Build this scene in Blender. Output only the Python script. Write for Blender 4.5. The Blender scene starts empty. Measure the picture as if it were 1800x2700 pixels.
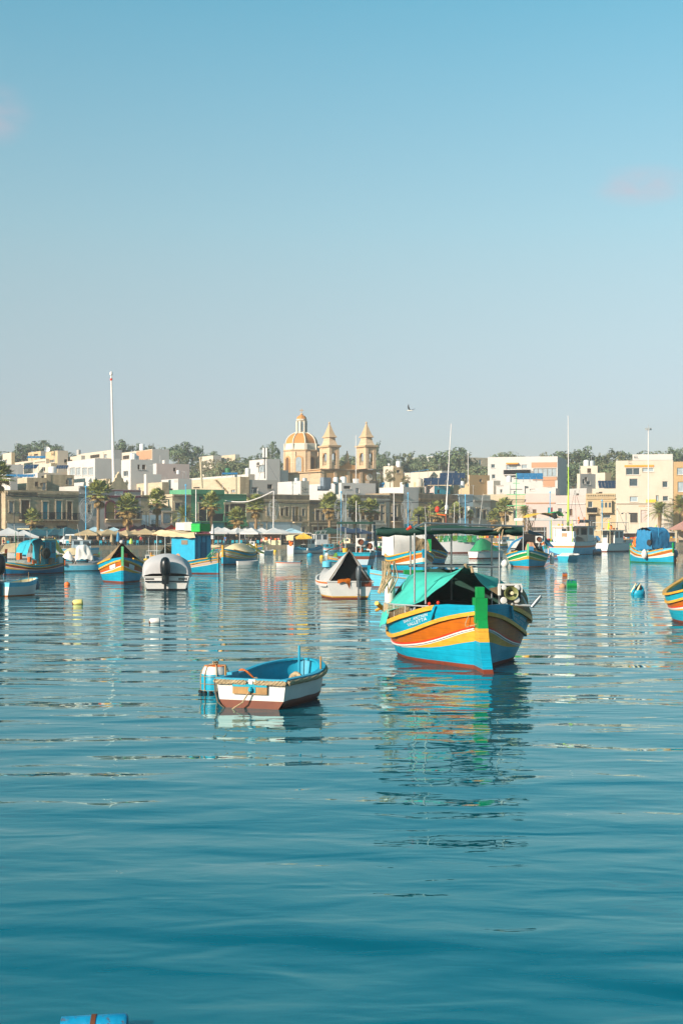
import bpy, math, random
import numpy as np
from mathutils import Vector, Matrix, noise as mnoise
# camera, sky, sun, exposure
F, HOR, CAM = 3750.0, 1394.0, 3.6          # focal length and horizon in photo pixels, eye height in metres
SC = bpy.context.scene
COL = SC.collection
cam_d = bpy.data.cameras.new('camera')
cam = bpy.data.objects.new('camera', cam_d)
COL.objects.link(cam)
cam.location = (0, 0, CAM)
cam.rotation_euler = (math.radians(90), 0, 0)
cam_d.sensor_fit = 'VERTICAL'
cam_d.sensor_height = 36.0
cam_d.sensor_width = 24.0
cam_d.lens = 36.0 * F / 2700.0
cam_d.shift_y = (HOR - 1350.0) / 2700.0
cam_d.clip_start = 0.5
cam_d.clip_end = 6000
SC.camera = cam
SUN_AZ = math.radians(229)                 # measured clockwise from +Y: behind the camera, to the left
SUN_EL = math.radians(24)
sdir = Vector((math.sin(SUN_AZ) * math.cos(SUN_EL), math.cos(SUN_AZ) * math.cos(SUN_EL), math.sin(SUN_EL)))
world = bpy.data.worlds.new('World')
SC.world = world
world.use_nodes = True
nt = world.node_tree
nt.nodes.clear()
def N(t, kind, **kw):
 n = t.nodes.new(kind)
 for k, v in kw.items():
  setattr(n, k, v)
 return n
wo = N(nt, 'ShaderNodeOutputWorld')
bg = N(nt, 'ShaderNodeBackground')
bg.inputs['Strength'].default_value = 0.10
sky = N(nt, 'ShaderNodeTexSky', sky_type='NISHITA', sun_disc=False)
sky.sun_elevation = SUN_EL
sky.sun_rotation = SUN_AZ
sky.air_density = 1.0
sky.dust_density = 1.2
sky.ozone_density = 2.0
# colour of the air that day: the blue leans to turquoise, paler and greyer towards the horizon
geo = N(nt, 'ShaderNodeTexCoord')
sep = N(nt, 'ShaderNodeSeparateXYZ')
nt.links.new(geo.outputs['Generated'], sep.inputs[0])
ramp = N(nt, 'ShaderNodeValToRGB')
nt.links.new(sep.outputs['Z'], ramp.inputs['Fac'])
SKY_TINT = [(0.0, (0.66, 0.67, 0.80)), (0.065, (0.68, 0.65, 0.74)), (0.13, (0.87, 0.79, 0.71)), (0.207, (1.0, 1.0, 0.80)), (0.342, (0.70, 1.17, 0.99)), (0.45, (0.18, 1.10, 1.0)), (1.0, (0.10, 1.0, 0.95))]
cr = ramp.color_ramp
cr.interpolation = 'B_SPLINE'
while len(cr.elements) < len(SKY_TINT):
 cr.elements.new(0.5)
for e, (p, c) in zip(cr.elements, SKY_TINT):
 e.position = p
 e.color = (*[k * 0.5 for k in c], 1)
mul = N(nt, 'ShaderNodeMix', data_type='RGBA', blend_type='MULTIPLY')
mul.inputs['Factor'].default_value = 1.0
nt.links.new(sky.outputs['Color'], mul.inputs['A'])
rs_ = N(nt, 'ShaderNodeVectorMath', operation='SCALE')
rs_.inputs['Scale'].default_value = 2.0
nt.links.new(ramp.outputs['Color'], rs_.inputs[0])
nt.links.new(rs_.outputs[0], mul.inputs['B'])
# two faint pinkish cloud wisps, low in the sky
last = mul.outputs['Result']
nz = N(nt, 'ShaderNodeTexNoise')
nz.inputs['Scale'].default_value = 26.0
nz.inputs['Detail'].default_value = 6.0
nzm = N(nt, 'ShaderNodeMapping')
nzm.inputs['Scale'].default_value = (1, 1, 2.4)
nt.links.new(geo.outputs['Generated'], nzm.inputs['Vector'])
nt.links.new(nzm.outputs[0], nz.inputs['Vector'])
nr = N(nt, 'ShaderNodeMapRange')
nr.inputs['From Min'].default_value = 0.34
nr.inputs['From Max'].default_value = 0.62
nt.links.new(nz.outputs['Fac'], nr.inputs['Value'])
for (cx, cy, sx, sy, amt) in ((1690, 488, 150, 62, 0.7), (-10, 300, 110, 90, 0.45)):
 d = Vector(((cx - 900) / F, 1, (HOR - cy) / F)).normalized()
 sb = N(nt, 'ShaderNodeVectorMath', operation='SUBTRACT')
 sb.inputs[1].default_value = d
 nt.links.new(geo.outputs['Generated'], sb.inputs[0])
 sc_ = N(nt, 'ShaderNodeVectorMath', operation='MULTIPLY')
 sc_.inputs[1].default_value = (F / sx, F / sx, F / sy)
 nt.links.new(sb.outputs[0], sc_.inputs[0])
 ln = N(nt, 'ShaderNodeVectorMath', operation='LENGTH')
 nt.links.new(sc_.outputs[0], ln.inputs[0])
 mr = N(nt, 'ShaderNodeMapRange', interpolation_type='SMOOTHSTEP')
 mr.inputs['From Min'].default_value = 1.0
 mr.inputs['From Max'].default_value = 0.0
 mr.inputs['To Max'].default_value = amt
 nt.links.new(ln.outputs['Value'], mr.inputs['Value'])
 mm = N(nt, 'ShaderNodeMath', operation='MULTIPLY')
 nt.links.new(mr.outputs[0], mm.inputs[0])
 nt.links.new(nr.outputs[0], mm.inputs[1])
 mx = N(nt, 'ShaderNodeMix', data_type='RGBA')
 mx.inputs['B'].default_value = (3.9, 2.9, 3.3, 1)
 nt.links.new(mm.outputs[0], mx.inputs['Factor'])
 nt.links.new(last, mx.inputs['A'])
 last = mx.outputs['Result']
nt.links.new(last, bg.inputs['Color'])
nt.links.new(bg.outputs[0], wo.inputs['Surface'])
sun_d = bpy.data.lights.new('sun', 'SUN')
sun_d.energy = 5.0
sun_d.angle = math.radians(0.5)
sun_d.color = (1.0, 0.865, 0.745)
sun = bpy.data.objects.new('sun', sun_d)
COL.objects.link(sun)
sun.rotation_euler = (-sdir).to_track_quat('-Z', 'Y').to_euler()
vs = SC.view_settings
vs.view_transform = 'Standard'
vs.look = 'None'
vs.exposure = 0.8
vs.gamma = 1.0
vs.use_curve_mapping = False
SC.cycles.max_bounces = 6
SC.cycles.diffuse_bounces = 3
SC.cycles.glossy_bounces = 3
SC.cycles.transparent_max_bounces = 6
SC.cycles.caustics_reflective = False
SC.cycles.caustics_refractive = False
# helpers
def X_(p, Y): return (p - 900.0) / F * Y
def Z_(q, Y): return CAM - (q - HOR) / F * Y
def dist(q): return CAM * F / (q - HOR)
def wpt(p, q):
 Y = dist(q)
 return Vector((X_(p, Y), Y, 0))
def lin(h):
 h = h.lstrip('#')
 o = []
 for i in (0, 2, 4):
  c = int(h[i:i + 2], 16) / 255
  o.append(c / 12.92 if c <= 0.04045 else ((c + 0.055) / 1.055) ** 2.4)
 return o
MATS = {}
def M(name, hexc=None, rough=0.55, var=0.16, scale=2.0, bump=0.0, bscale=20.0, metal=0.0, kind=None, spec=0.4, **kw):
 if name in MATS:
  return MATS[name]
 m = bpy.data.materials.new(name)
 m.use_nodes = True
 t = m.node_tree
 b = t.nodes['Principled BSDF']
 c = lin(hexc)
 b.inputs['Roughness'].default_value = rough
 b.inputs['Metallic'].default_value = metal
 b.inputs['Specular IOR Level'].default_value = spec
 tc = N(t, 'ShaderNodeTexCoord')
 n1 = N(t, 'ShaderNodeTexNoise')
 n1.inputs['Scale'].default_value = scale
 n1.inputs['Detail'].default_value = 5
 n1.inputs['Roughness'].default_value = 0.65
 t.links.new(tc.outputs['Object'], n1.inputs['Vector'])
 rp = N(t, 'ShaderNodeValToRGB')
 rp.color_ramp.elements[0].position = 0.3
 rp.color_ramp.elements[1].position = 0.72
 rp.color_ramp.elements[0].color = (*[x * (1 - var) for x in c], 1)
 rp.color_ramp.elements[1].color = (*[min(x * (1 + var * 0.7), 0.95) for x in c], 1)
 t.links.new(n1.outputs['Fac'], rp.inputs['Fac'])
 out = rp.outputs['Color']
 if kind == 'stone' or kind == 'block':
  mp = N(t, 'ShaderNodeMapping')
  mp.inputs['Rotation'].default_value = (math.radians(90), 0, 0)
  mp2 = N(t, 'ShaderNodeCombineXYZ')
  sp = N(t, 'ShaderNodeSeparateXYZ')
  t.links.new(tc.outputs['Object'], sp.inputs[0])
  ad = N(t, 'ShaderNodeMath', operation='ADD')
  t.links.new(sp.outputs['X'], ad.inputs[0])
  t.links.new(sp.outputs['Y'], ad.inputs[1])
  t.links.new(ad.outputs[0], mp2.inputs['X'])
  t.links.new(sp.outputs['Z'], mp2.inputs['Y'])
  bk = N(t, 'ShaderNodeTexBrick')
  bk.inputs['Scale'].default_value = 1.0
  bk.inputs['Brick Width'].default_value = 0.85
  bk.inputs['Row Height'].default_value = 0.32
  bk.inputs['Mortar Size'].default_value = 0.012
  bk.inputs['Color1'].default_value = (*[x * 1.08 for x in c], 1)
  bk.inputs['Color2'].default_value = (*[x * 0.78 for x in c], 1)
  bk.inputs['Mortar'].default_value = (*[x * 0.6 for x in c], 1)
  t.links.new(mp2.outputs[0], bk.inputs['Vector'])
  mx = N(t, 'ShaderNodeMix', data_type='RGBA')
  mx.inputs['Factor'].default_value = 0.55
  t.links.new(out, mx.inputs['A'])
  t.links.new(bk.outputs['Color'], mx.inputs['B'])
  out = mx.outputs['Result']
 if kind == 'plank':            # plank seams and brush strokes along the hull
  sp = N(t, 'ShaderNodeSeparateXYZ')
  t.links.new(tc.outputs['Object'], sp.inputs[0])
  wob = N(t, 'ShaderNodeMath', operation='MULTIPLY_ADD')
  wob.inputs[1].default_value = 0.05
  t.links.new(n1.outputs['Fac'], wob.inputs[0])
  t.links.new(sp.outputs['Z'], wob.inputs[2])
  fr = N(t, 'ShaderNodeMath', operation='PINGPONG')
  fr.inputs[1].default_value = 0.085
  t.links.new(wob.outputs[0], fr.inputs[0])
  seam = N(t, 'ShaderNodeMapRange')
  seam.inputs['From Min'].default_value = 0.0
  seam.inputs['From Max'].default_value = 0.008
  seam.inputs['To Min'].default_value = 0.62
  seam.inputs['To Max'].default_value = 1.0
  t.links.new(fr.outputs[0], seam.inputs['Value'])
  mp = N(t, 'ShaderNodeMapping')
  mp.inputs['Scale'].default_value = (0.9, 0.9, 22)
  t.links.new(tc.outputs['Object'], mp.inputs['Vector'])
  nb = N(t, 'ShaderNodeTexNoise')
  nb.inputs['Scale'].default_value = 1.6
  nb.inputs['Detail'].default_value = 4
  t.links.new(mp.outputs[0], nb.inputs['Vector'])
  br = N(t, 'ShaderNodeMapRange')
  br.inputs['From Min'].default_value = 0.3
  br.inputs['From Max'].default_value = 0.7
  br.inputs['To Min'].default_value = 0.82
  br.inputs['To Max'].default_value = 1.08
  t.links.new(nb.outputs['Fac'], br.inputs['Value'])
  mu = N(t, 'ShaderNodeMath', operation='MULTIPLY')
  t.links.new(seam.outputs[0], mu.inputs[0])
  t.links.new(br.outputs[0], mu.inputs[1])
  vm = N(t, 'ShaderNodeVectorMath', operation='SCALE')
  t.links.new(out, vm.inputs[0])
  t.links.new(mu.outputs[0], vm.inputs['Scale'])
  out = vm.outputs[0]
 st = kw.get('stain')
 if st:
  mp = N(t, 'ShaderNodeMapping')
  mp.inputs['Scale'].default_value = kw.get('sscale', (1.1, 1.1, 0.22))
  t.links.new(tc.outputs['Object'], mp.inputs['Vector'])
  n2 = N(t, 'ShaderNodeTexNoise')
  n2.inputs['Scale'].default_value = kw.get('sfreq', 1.0)
  n2.inputs['Detail'].default_value = 7
  n2.inputs['Roughness'].default_value = 0.7
  t.links.new(mp.outputs[0], n2.inputs['Vector'])
  mr = N(t, 'ShaderNodeMapRange')
  mr.inputs['From Min'].default_value = kw.get('s0', 0.5)
  mr.inputs['From Max'].default_value = kw.get('s1', 0.75)
  mr.inputs['To Max'].default_value = kw.get('samt', 0.7)
  t.links.new(n2.outputs['Fac'], mr.inputs['Value'])
  mx = N(t, 'ShaderNodeMix', data_type='RGBA')
  t.links.new(mr.outputs[0], mx.inputs['Factor'])
  t.links.new(out, mx.inputs['A'])
  mx.inputs['B'].default_value = (*lin(st), 1)
  out = mx.outputs['Result']
 t.links.new(out, b.inputs['Base Color'])
 if bump:
  n3 = N(t, 'ShaderNodeTexNoise')
  n3.inputs['Scale'].default_value = bscale
  n3.inputs['Detail'].default_value = 4
  t.links.new(tc.outputs['Object'], n3.inputs['Vector'])
  bp = N(t, 'ShaderNodeBump')
  bp.inputs['Distance'].default_value = bump
  t.links.new(n3.outputs['Fac'], bp.inputs['Height'])
  t.links.new(bp.outputs[0], b.inputs['Normal'])
 if kw.get('trans'):
  b.inputs['Subsurface Weight'].default_value = 0.0
 MATS[name] = m
 return m
def curve(tab):
 """smooth interpolation through (u, value) knots"""
 xs = [a for a, _ in tab]
 ys = [b for _, b in tab]
 n = len(xs)
 sl = []
 for i in range(n):
  a, b = max(i - 1, 0), min(i + 1, n - 1)
  sl.append((ys[b] - ys[a]) / (xs[b] - xs[a]))
 def f(u):
  u = min(max(u, xs[0]), xs[-1])
  i = 0
  while i < n - 2 and u > xs[i + 1]:
   i += 1
  h = xs[i + 1] - xs[i]
  t = (u - xs[i]) / h
  return ((2 * t ** 3 - 3 * t * t + 1) * ys[i] + (t ** 3 - 2 * t * t + t) * h * sl[i]
    + (3 * t * t - 2 * t ** 3) * ys[i + 1] + (t ** 3 - t * t) * h * sl[i + 1])
 return f
class MB:
 def __init__(s):
  s.v, s.f, s.m = [], [], []
 def add(s, vs, fs, m=0):
  o = len(s.v)
  s.v += [tuple(p) for p in vs]
  for i, f in enumerate(fs):
   s.f.append(tuple(o + k for k in f))
   s.m.append(m[i] if isinstance(m, (list, tuple)) else m)
  return s
 def box(s, x0, x1, y0, y1, z0, z1, m=0):
  v = [(x0, y0, z0), (x1, y0, z0), (x1, y1, z0), (x0, y1, z0), (x0, y0, z1), (x1, y0, z1), (x1, y1, z1), (x0, y1, z1)]
  return s.add(v, [(0, 3, 2, 1), (4, 5, 6, 7), (0, 1, 5, 4), (1, 2, 6, 5), (2, 3, 7, 6), (3, 0, 4, 7)], m)
 def obox(s, p, ax, ay, az, m=0):
  """box from corner p with three edge vectors"""
  p, ax, ay, az = Vector(p), Vector(ax), Vector(ay), Vector(az)
  v = [p, p + ax, p + ax + ay, p + ay]
  v += [q + az for q in v]
  return s.add(v, [(0, 3, 2, 1), (4, 5, 6, 7), (0, 1, 5, 4), (1, 2, 6, 5), (2, 3, 7, 6), (3, 0, 4, 7)], m)
 def tube(s, pts, r, n=6, m=0, cap=True):
  pts = [Vector(p) for p in pts]
  k = len(pts)
  rs = r if isinstance(r, (list, tuple)) else [r] * k
  vs, fs = [], []
  ref = None
  for i, p in enumerate(pts):
   d = (pts[min(i + 1, k - 1)] - pts[max(i - 1, 0)])
   d = d.normalized() if d.length > 1e-9 else Vector((0, 0, 1))
   if ref is None:
    ref = Vector((0, 0, 1)) if abs(d.z) < 0.9 else Vector((1, 0, 0))
   a = d.cross(ref)
   if a.length < 1e-4:
    a = d.cross(Vector((0.3, 1, 0.2)))
   a.normalize()
   b = a.cross(d).normalized()
   ref = b
   for j in range(n):
    an = 2 * math.pi * j / n
    vs.append(p + (a * math.cos(an) + b * math.sin(an)) * rs[i])
  for i in range(k - 1):
   for j in range(n):
    fs.append((i * n + j, i * n + (j + 1) % n, (i + 1) * n + (j + 1) % n, (i + 1) * n + j))
  if cap:
   fs.append(tuple(range(n - 1, -1, -1)))
   fs.append(tuple((k - 1) * n + j for j in range(n)))
  return s.add(vs, fs, m)
 def lathe(s, prof, n=14, m=0, c=(0, 0, 0), mf=None):
  vs, fs, ms = [], [], []
  k = len(prof)
  for (r, z) in prof:
   for j in range(n):
    a = 2 * math.pi * (j + 0.5) / n
    vs.append((c[0] + r * math.cos(a), c[1] + r * math.sin(a), c[2] + z))
  for i in range(k - 1):
   for j in range(n):
    fs.append((i * n + j, i * n + (j + 1) % n, (i + 1) * n + (j + 1) % n, (i + 1) * n + j))
    ms.append(mf(i) if mf else m)
  fs.append(tuple(range(n - 1, -1, -1))); ms.append(ms[0])
  fs.append(tuple((k - 1) * n + j for j in range(n))); ms.append(ms[-2])
  return s.add(vs, fs, ms)
 def grid(s, rows, m=0, mf=None, closed=False):
  k, n = len(rows), len(rows[0])
  fs, ms = [], []
  for i in range(k - 1):
   for j in range(n if closed else n - 1):
    fs.append((i * n + j, i * n + (j + 1) % n, (i + 1) * n + (j + 1) % n, (i + 1) * n + j))
    ms.append(mf(i, j) if mf else m)
  return s.add([p for r in rows for p in r], fs, ms)
 def prism(s, poly, d, m=0):
  """planar polygon (3-D points) pushed along vector d"""
  d = Vector(d)
  n = len(poly)
  a = [Vector(p) for p in poly]
  v = a + [p + d for p in a]
  fs = [tuple(range(n - 1, -1, -1)), tuple(range(n, 2 * n))] + [(i, (i + 1) % n, n + (i + 1) % n, n + i) for i in range(n)]
  return s.add(v, fs, m)
 def sweep(s, path, nrm, wi, wo, h, m=0):
  """rectangular batten along path; nrm = outward horizontal unit vectors"""
  rows = []
  for p, q in zip(path, nrm):
   p, q = Vector(p), Vector(q)
   rows.append([p - q * wi - Vector((0, 0, h / 2)), p + q * wo - Vector((0, 0, h / 2)),
       p + q * wo + Vector((0, 0, h / 2)), p - q * wi + Vector((0, 0, h / 2))])
  s.grid(rows, m, closed=True)
  o = len(s.v)
  n = len(rows)
  s.f.append((o - 4 * n, o - 4 * n + 3, o - 4 * n + 2, o - 4 * n + 1)); s.m.append(m)
  s.f.append((o - 4, o - 3, o - 2, o - 1)); s.m.append(m)
  return s
 def mesh(s, name, mats, smooth=None):
  me = bpy.data.meshes.new(name)
  me.from_pydata(s.v, [], s.f)
  if not isinstance(mats, (list, tuple)):
   mats = [mats]
  for x in mats:
   me.materials.append(MATS[x] if isinstance(x, str) else x)
  me.polygons.foreach_set('material_index', s.m)
  if smooth:
   me.polygons.foreach_set('use_smooth', [True] * len(s.f))
   me.update()
   me.set_sharp_from_angle(angle=math.radians(smooth))
  me.update()
  return me
 def build(s, name, mats, parent=None, loc=(0, 0, 0), rot=(0, 0, 0), smooth=None):
  o = bpy.data.objects.new(name, s.mesh(name, mats, smooth))
  COL.objects.link(o)
  o.location = loc
  o.rotation_euler = rot
  if parent is not None:
   o.parent = parent
  return o
def tag(o, label=None, cat=None, group=None, kind=None):
 if label: o['label'] = label
 if cat: o['category'] = cat
 if group: o['group'] = group
 if kind: o['kind'] = kind
 return o
def thing(name, label, cat, loc=(0, 0, 0), rz=0.0, group=None):
 o = bpy.data.objects.new(name, None)
 o.empty_display_size = 0.3
 COL.objects.link(o)
 o.location = loc
 o.rotation_euler = (0, 0, rz)
 return tag(o, label, cat, group)
KIDS = {}
def copy_tree(o, parent=None):
 c = o.copy()
 COL.objects.link(c)
 if parent is not None:
  c.parent = parent
 for ch in list(o.children):
  copy_tree(ch, c)
 return c
def clone(o, label, loc, rz=0.0, sc=1.0, group=None):
 c = copy_tree(o)
 c.location = loc
 c.rotation_euler = (0, 0, rz)
 c.scale = (sc, sc, sc) if not isinstance(sc, tuple) else sc
 c['label'] = label
 if group: c['group'] = group
 return c
def inst(name, mesh, parent=None, loc=(0, 0, 0), rot=(0, 0, 0), sc=(1, 1, 1)):
 o = bpy.data.objects.new(name, mesh)
 COL.objects.link(o)
 o.location = loc; o.rotation_euler = rot; o.scale = sc
 if parent is not None: o.parent = parent
 return o
def cloth(ctrl, nu=14, nv=14, wr=0.015, seed=0, fr=2.5):
 """smooth sheet through a small grid of control points, lightly wrinkled"""
 ctrl = [[Vector(p) for p in r] for r in ctrl]
 a, b = len(ctrl), len(ctrl[0])
 ua = [i / (a - 1) for i in range(a)]
 ub = [i / (b - 1) for i in range(b)]
 rows = []
 for r in ctrl:
  fx = [curve(list(zip(ub, [p[k] for p in r]))) for k in range(3)] if b > 2 else None
  row = []
  for j in range(nv + 1):
   t = j / nv
   row.append(Vector([fx[k](t) for k in range(3)]) if fx else r[0].lerp(r[1], t))
  rows.append(row)
 out = []
 cols = list(zip(*rows))
 fs = []
 for c in cols:
  fs.append([curve(list(zip(ua, [p[k] for p in c]))) for k in range(3)] if a > 2 else None)
 for i in range(nu + 1):
  t = i / nu
  row = []
  for j, c in enumerate(cols):
   p = Vector([fs[j][k](t) for k in range(3)]) if fs[j] else c[0].lerp(c[1], t)
   if wr:
    p = p + Vector((mnoise.noise(p * fr + Vector((seed, 0, 0))), mnoise.noise(p * fr + Vector((0, seed + 9, 0))),
        mnoise.noise(p * fr + Vector((0, 5, seed))))) * wr
   row.append(p)
  out.append(row)
 return out
def font_mesh(txt, size, align='CENTER', space=1.0):
 cu = bpy.data.curves.new('lettering', 'FONT')
 cu.body = txt
 cu.size = size
 cu.align_x = align
 cu.space_character = space
 cu.resolution_u = 3
 ob = bpy.data.objects.new('lettering', cu)
 COL.objects.link(ob)
 dg = bpy.context.evaluated_depsgraph_get()
 me = ob.evaluated_get(dg).to_mesh()
 v = [tuple(p.co) for p in me.vertices]
 f = [tuple(p.vertices) for p in me.polygons]
 ob.evaluated_get(dg).to_mesh_clear()
 bpy.data.objects.remove(ob)
 bpy.data.curves.remove(cu)
 return v, f
R = math.radians
# materials
M('blue', '#0a8ba6', 0.38, 0.14, 3, 0.003, 9, stain='#5f9fb0', s0=0.6, s1=0.85, samt=0.35, spec=0.22, kind='plank')
M('blue_deep', '#0a6688', 0.4, 0.16, 3, 0.003, 9, spec=0.22, kind='plank')
M('blue_pale', '#5fb4cc', 0.5, 0.14, 2, stain='#a9c6c8', s0=0.55, s1=0.8, samt=0.5, spec=0.22, kind='plank')
M('turquoise', '#1a93a8', 0.45, 0.16, 3, 0.003, 9, stain='#0e6d82', s0=0.5, s1=0.8, samt=0.5, spec=0.22, kind='plank')
M('yellow', '#c8922f', 0.42, 0.14, 4, 0.003, 9, stain='#9a6d22', s0=0.58, s1=0.85, samt=0.45, spec=0.22, kind='plank')
M('orange_brown', '#ad590c', 0.4, 0.16, 3, 0.003, 9, stain='#7c3c0c', s0=0.5, s1=0.8, samt=0.45, spec=0.22, kind='plank')
M('brown_paint', '#6d2f14', 0.5, 0.2, 3)
M('antifoul', '#7a2f14', 0.7, 0.25, 4, stain='#2c2416', s0=0.4, s1=0.7, samt=0.75, sscale=(2, 2, 2), sfreq=2.0)
M('red', '#c8331a', 0.45, 0.14, 3, spec=0.22)
M('orange', '#e0661c', 0.5, 0.14, 4)
M('orange_bright', '#ee6d1e', 0.5, 0.1, 4)
M('green', '#0f8040', 0.4, 0.14, 4, 0.003, 9, stain='#8bb35a', s0=0.66, s1=0.72, samt=0.7, sscale=(1, 1, 1), sfreq=3.0, spec=0.22)
M('green_pale', '#5fb07a', 0.5, 0.16, 4)
M('lime', '#a3c238', 0.5, 0.14, 4)
M('white_paint', '#c4bfb9', 0.4, 0.08, 2, stain='#a89a86', s0=0.58, s1=0.85, samt=0.4)
M('white_bright', '#cfcac6', 0.45, 0.05, 2)
M('cream_paint', '#d9c9a2', 0.5, 0.12, 2)
M('rope', '#a38d6d', 0.9, 0.3, 14, 0.02, 40)
M('rope_dark', '#5e5446', 0.9, 0.3, 14)
M('rope_orange', '#b8602a', 0.9, 0.3, 14)
M('wood', '#9b7547', 0.7, 0.25, 6, 0.004, 20, stain='#6b4a28', s0=0.5, s1=0.8)
M('wood_grey', '#77695a', 0.8, 0.25, 6)
M('steel', '#8d8f90', 0.42, 0.15, 6, metal=0.75, stain='#7a4a2c', s0=0.62, s1=0.8, samt=0.6)
M('galv', '#a5a7a6', 0.5, 0.15, 6, metal=0.3)
M('black_plastic', '#14171a', 0.32, 0.2, 4)
M('dark', '#0c0e10', 0.8, 0.3, 3)
M('dark_net', '#20241f', 0.9, 0.5, 6, 0.05, 12)
M('rust', '#5f3219', 0.85, 0.3, 6)
M('tarp_teal', '#38a898', 0.75, 0.14, 1.5, 0.01, 6)
M('tarp_green_dark', '#173a30', 0.85, 0.22, 3, 0.015, 7)
M('tarp_green', '#1c7a4e', 0.75, 0.2, 2, 0.01, 6)
M('tarp_blue', '#1c6c94', 0.7, 0.2, 2, 0.02, 6)
M('tarp_blue_dark', '#174d6e', 0.7, 0.2, 2, 0.02, 6)
M('tarp_grey', '#a6a29f', 0.75, 0.1, 1.5, 0.01, 5, stain='#86827e', s0=0.5, s1=0.8, samt=0.4)
M('tarp_white', '#cbc4bd', 0.75, 0.1, 1.5, 0.012, 5)
M('tarp_cream', '#b9a583', 0.8, 0.14, 1.5, 0.012, 5)
M('tarp_brown', '#8f7350', 0.85, 0.25, 2, 0.012, 5, stain='#54422e', s0=0.45, s1=0.75, samt=0.6)
M('tarp_yellow', '#d3a632', 0.75, 0.16, 2, 0.012, 5)
M('tarp_slate', '#6c7680', 0.75, 0.14, 2, 0.012, 5)
M('glass', '#31424a', 0.12, 0.3, 1.5, spec=0.6)
M('glass_pale', '#8f9aa0', 0.15, 0.25, 1.0, spec=0.6)
M('glass_teal', '#1d8494', 0.15, 0.2, 1.0, spec=0.6)
M('shade_dark', '#2a2621', 0.7, 0.3, 1)
M('stone', '#bfa988', 0.9, 0.2, 0.6, 0.01, 6, kind='stone', stain='#6e6251', s0=0.46, s1=0.76, samt=0.65)
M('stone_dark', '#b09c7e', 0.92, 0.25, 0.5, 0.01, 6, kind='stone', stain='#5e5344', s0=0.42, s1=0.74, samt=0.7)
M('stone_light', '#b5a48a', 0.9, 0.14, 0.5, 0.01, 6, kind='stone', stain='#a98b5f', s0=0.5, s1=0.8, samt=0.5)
M('stone_grey', '#aeaaa0', 0.9, 0.18, 0.5, 0.01, 6, kind='stone', stain='#6e685c', s0=0.48, s1=0.75, samt=0.6)
M('stone_brown', '#937d60', 0.92, 0.25, 0.5, 0.01, 6, kind='stone', stain='#54483a', s0=0.42, s1=0.74, samt=0.7)
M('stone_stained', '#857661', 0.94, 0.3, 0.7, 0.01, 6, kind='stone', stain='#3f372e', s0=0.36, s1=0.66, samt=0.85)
M('church_stone', '#b58b5c', 0.9, 0.12, 0.4, kind='stone', stain='#a67a40', s0=0.5, s1=0.8, samt=0.45)
M('church_pale', '#bda182', 0.9, 0.12, 0.4, kind='stone', stain='#b08a55', s0=0.52, s1=0.8, samt=0.4)
M('church_trim', '#ae9170', 0.9, 0.14, 0.8)
M('dome_tile', '#b87838', 0.75, 0.12, 0.8, stain='#a8652a', s0=0.55, s1=0.85, samt=0.4)
M('dome_white', '#c2b6a4', 0.8, 0.06, 0.6, stain='#b8ada0', s0=0.55, s1=0.85, samt=0.4)
M('plaster_white', '#b8b1ab', 0.85, 0.06, 0.3, stain='#b5aaa0', s0=0.55, s1=0.85, samt=0.45)
M('plaster_cream', '#b9ab9a', 0.85, 0.08, 0.3, stain='#ac9670', s0=0.52, s1=0.82, samt=0.45)
M('plaster_sand', '#b39c7a', 0.85, 0.1, 0.3, stain='#a5814d', s0=0.52, s1=0.82, samt=0.4)
M('plaster_ochre', '#a8885f', 0.85, 0.1, 0.3)
M('plaster_pink', '#b7a39b', 0.85, 0.08, 0.3, stain='#a8908a', s0=0.55, s1=0.85, samt=0.4)
M('plaster_salmon', '#ad8062', 0.85, 0.1, 0.3)
M('plaster_blue', '#a5b6bf', 0.85, 0.1, 0.4, stain='#8a8a84', s0=0.5, s1=0.8, samt=0.5)
M('plaster_grey', '#a59f99', 0.85, 0.08, 0.3, stain='#807970', s0=0.52, s1=0.82, samt=0.45)
M('plaster_green', '#4c8a66', 0.8, 0.12, 0.4, stain='#3a6a4e', s0=0.5, s1=0.8, samt=0.5)
M('trim_green', '#1f5f34', 0.6, 0.15, 1)
M('trim_maroon', '#6b2230', 0.6, 0.12, 1)
M('pink_sign', '#c2567e', 0.6, 0.05, 1)
M('door_teal', '#1590a0', 0.55, 0.14, 1)
M('door_brown', '#5b3f25', 0.6, 0.2, 1)
M('door_red', '#8a2a2a', 0.6, 0.2, 1)
M('door_ochre', '#a5843c', 0.6, 0.2, 1)
M('iron', '#23262a', 0.6, 0.2, 3)
M('awning_orange', '#e0882a', 0.7, 0.1, 1)
M('solar', '#1c2d45', 0.18, 0.2, 1, spec=0.6)
M('solar_blue', '#25648c', 0.2, 0.2, 1, spec=0.6)
M('pole_white', '#cfc6c0', 0.5, 0.08, 2)
M('pole_blue', '#3a9cc6', 0.5, 0.1, 2)
M('palm_trunk', '#8a6f50', 0.95, 0.3, 5, 0.03, 10)
M('palm_green', '#868844', 0.6, 0.35, 1.5)
M('palm_dry', '#8f7444', 0.8, 0.3, 1.5)
M('trunk', '#5a4a38', 0.95, 0.3, 3)
M('leaf_dark', '#42543a', 0.7, 0.4, 0.5)
M('leaf_mid', '#64704a', 0.7, 0.4, 0.5)
M('leaf_olive', '#6f6d48', 0.7, 0.4, 0.5)
M('leaf_grey', '#6e6546', 0.75, 0.4, 0.5)
M('canopy_teal', '#0a4854', 0.75, 0.2, 0.6, 0.02, 3)
M('canopy_white', '#b9b5b2', 0.75, 0.06, 0.8)
M('canopy_cream', '#a58f6c', 0.75, 0.1, 0.8)
M('canopy_wine', '#5a1a2a', 0.75, 0.2, 0.8)
M('canopy_pale', '#9db8c2', 0.75, 0.08, 0.8)
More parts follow.
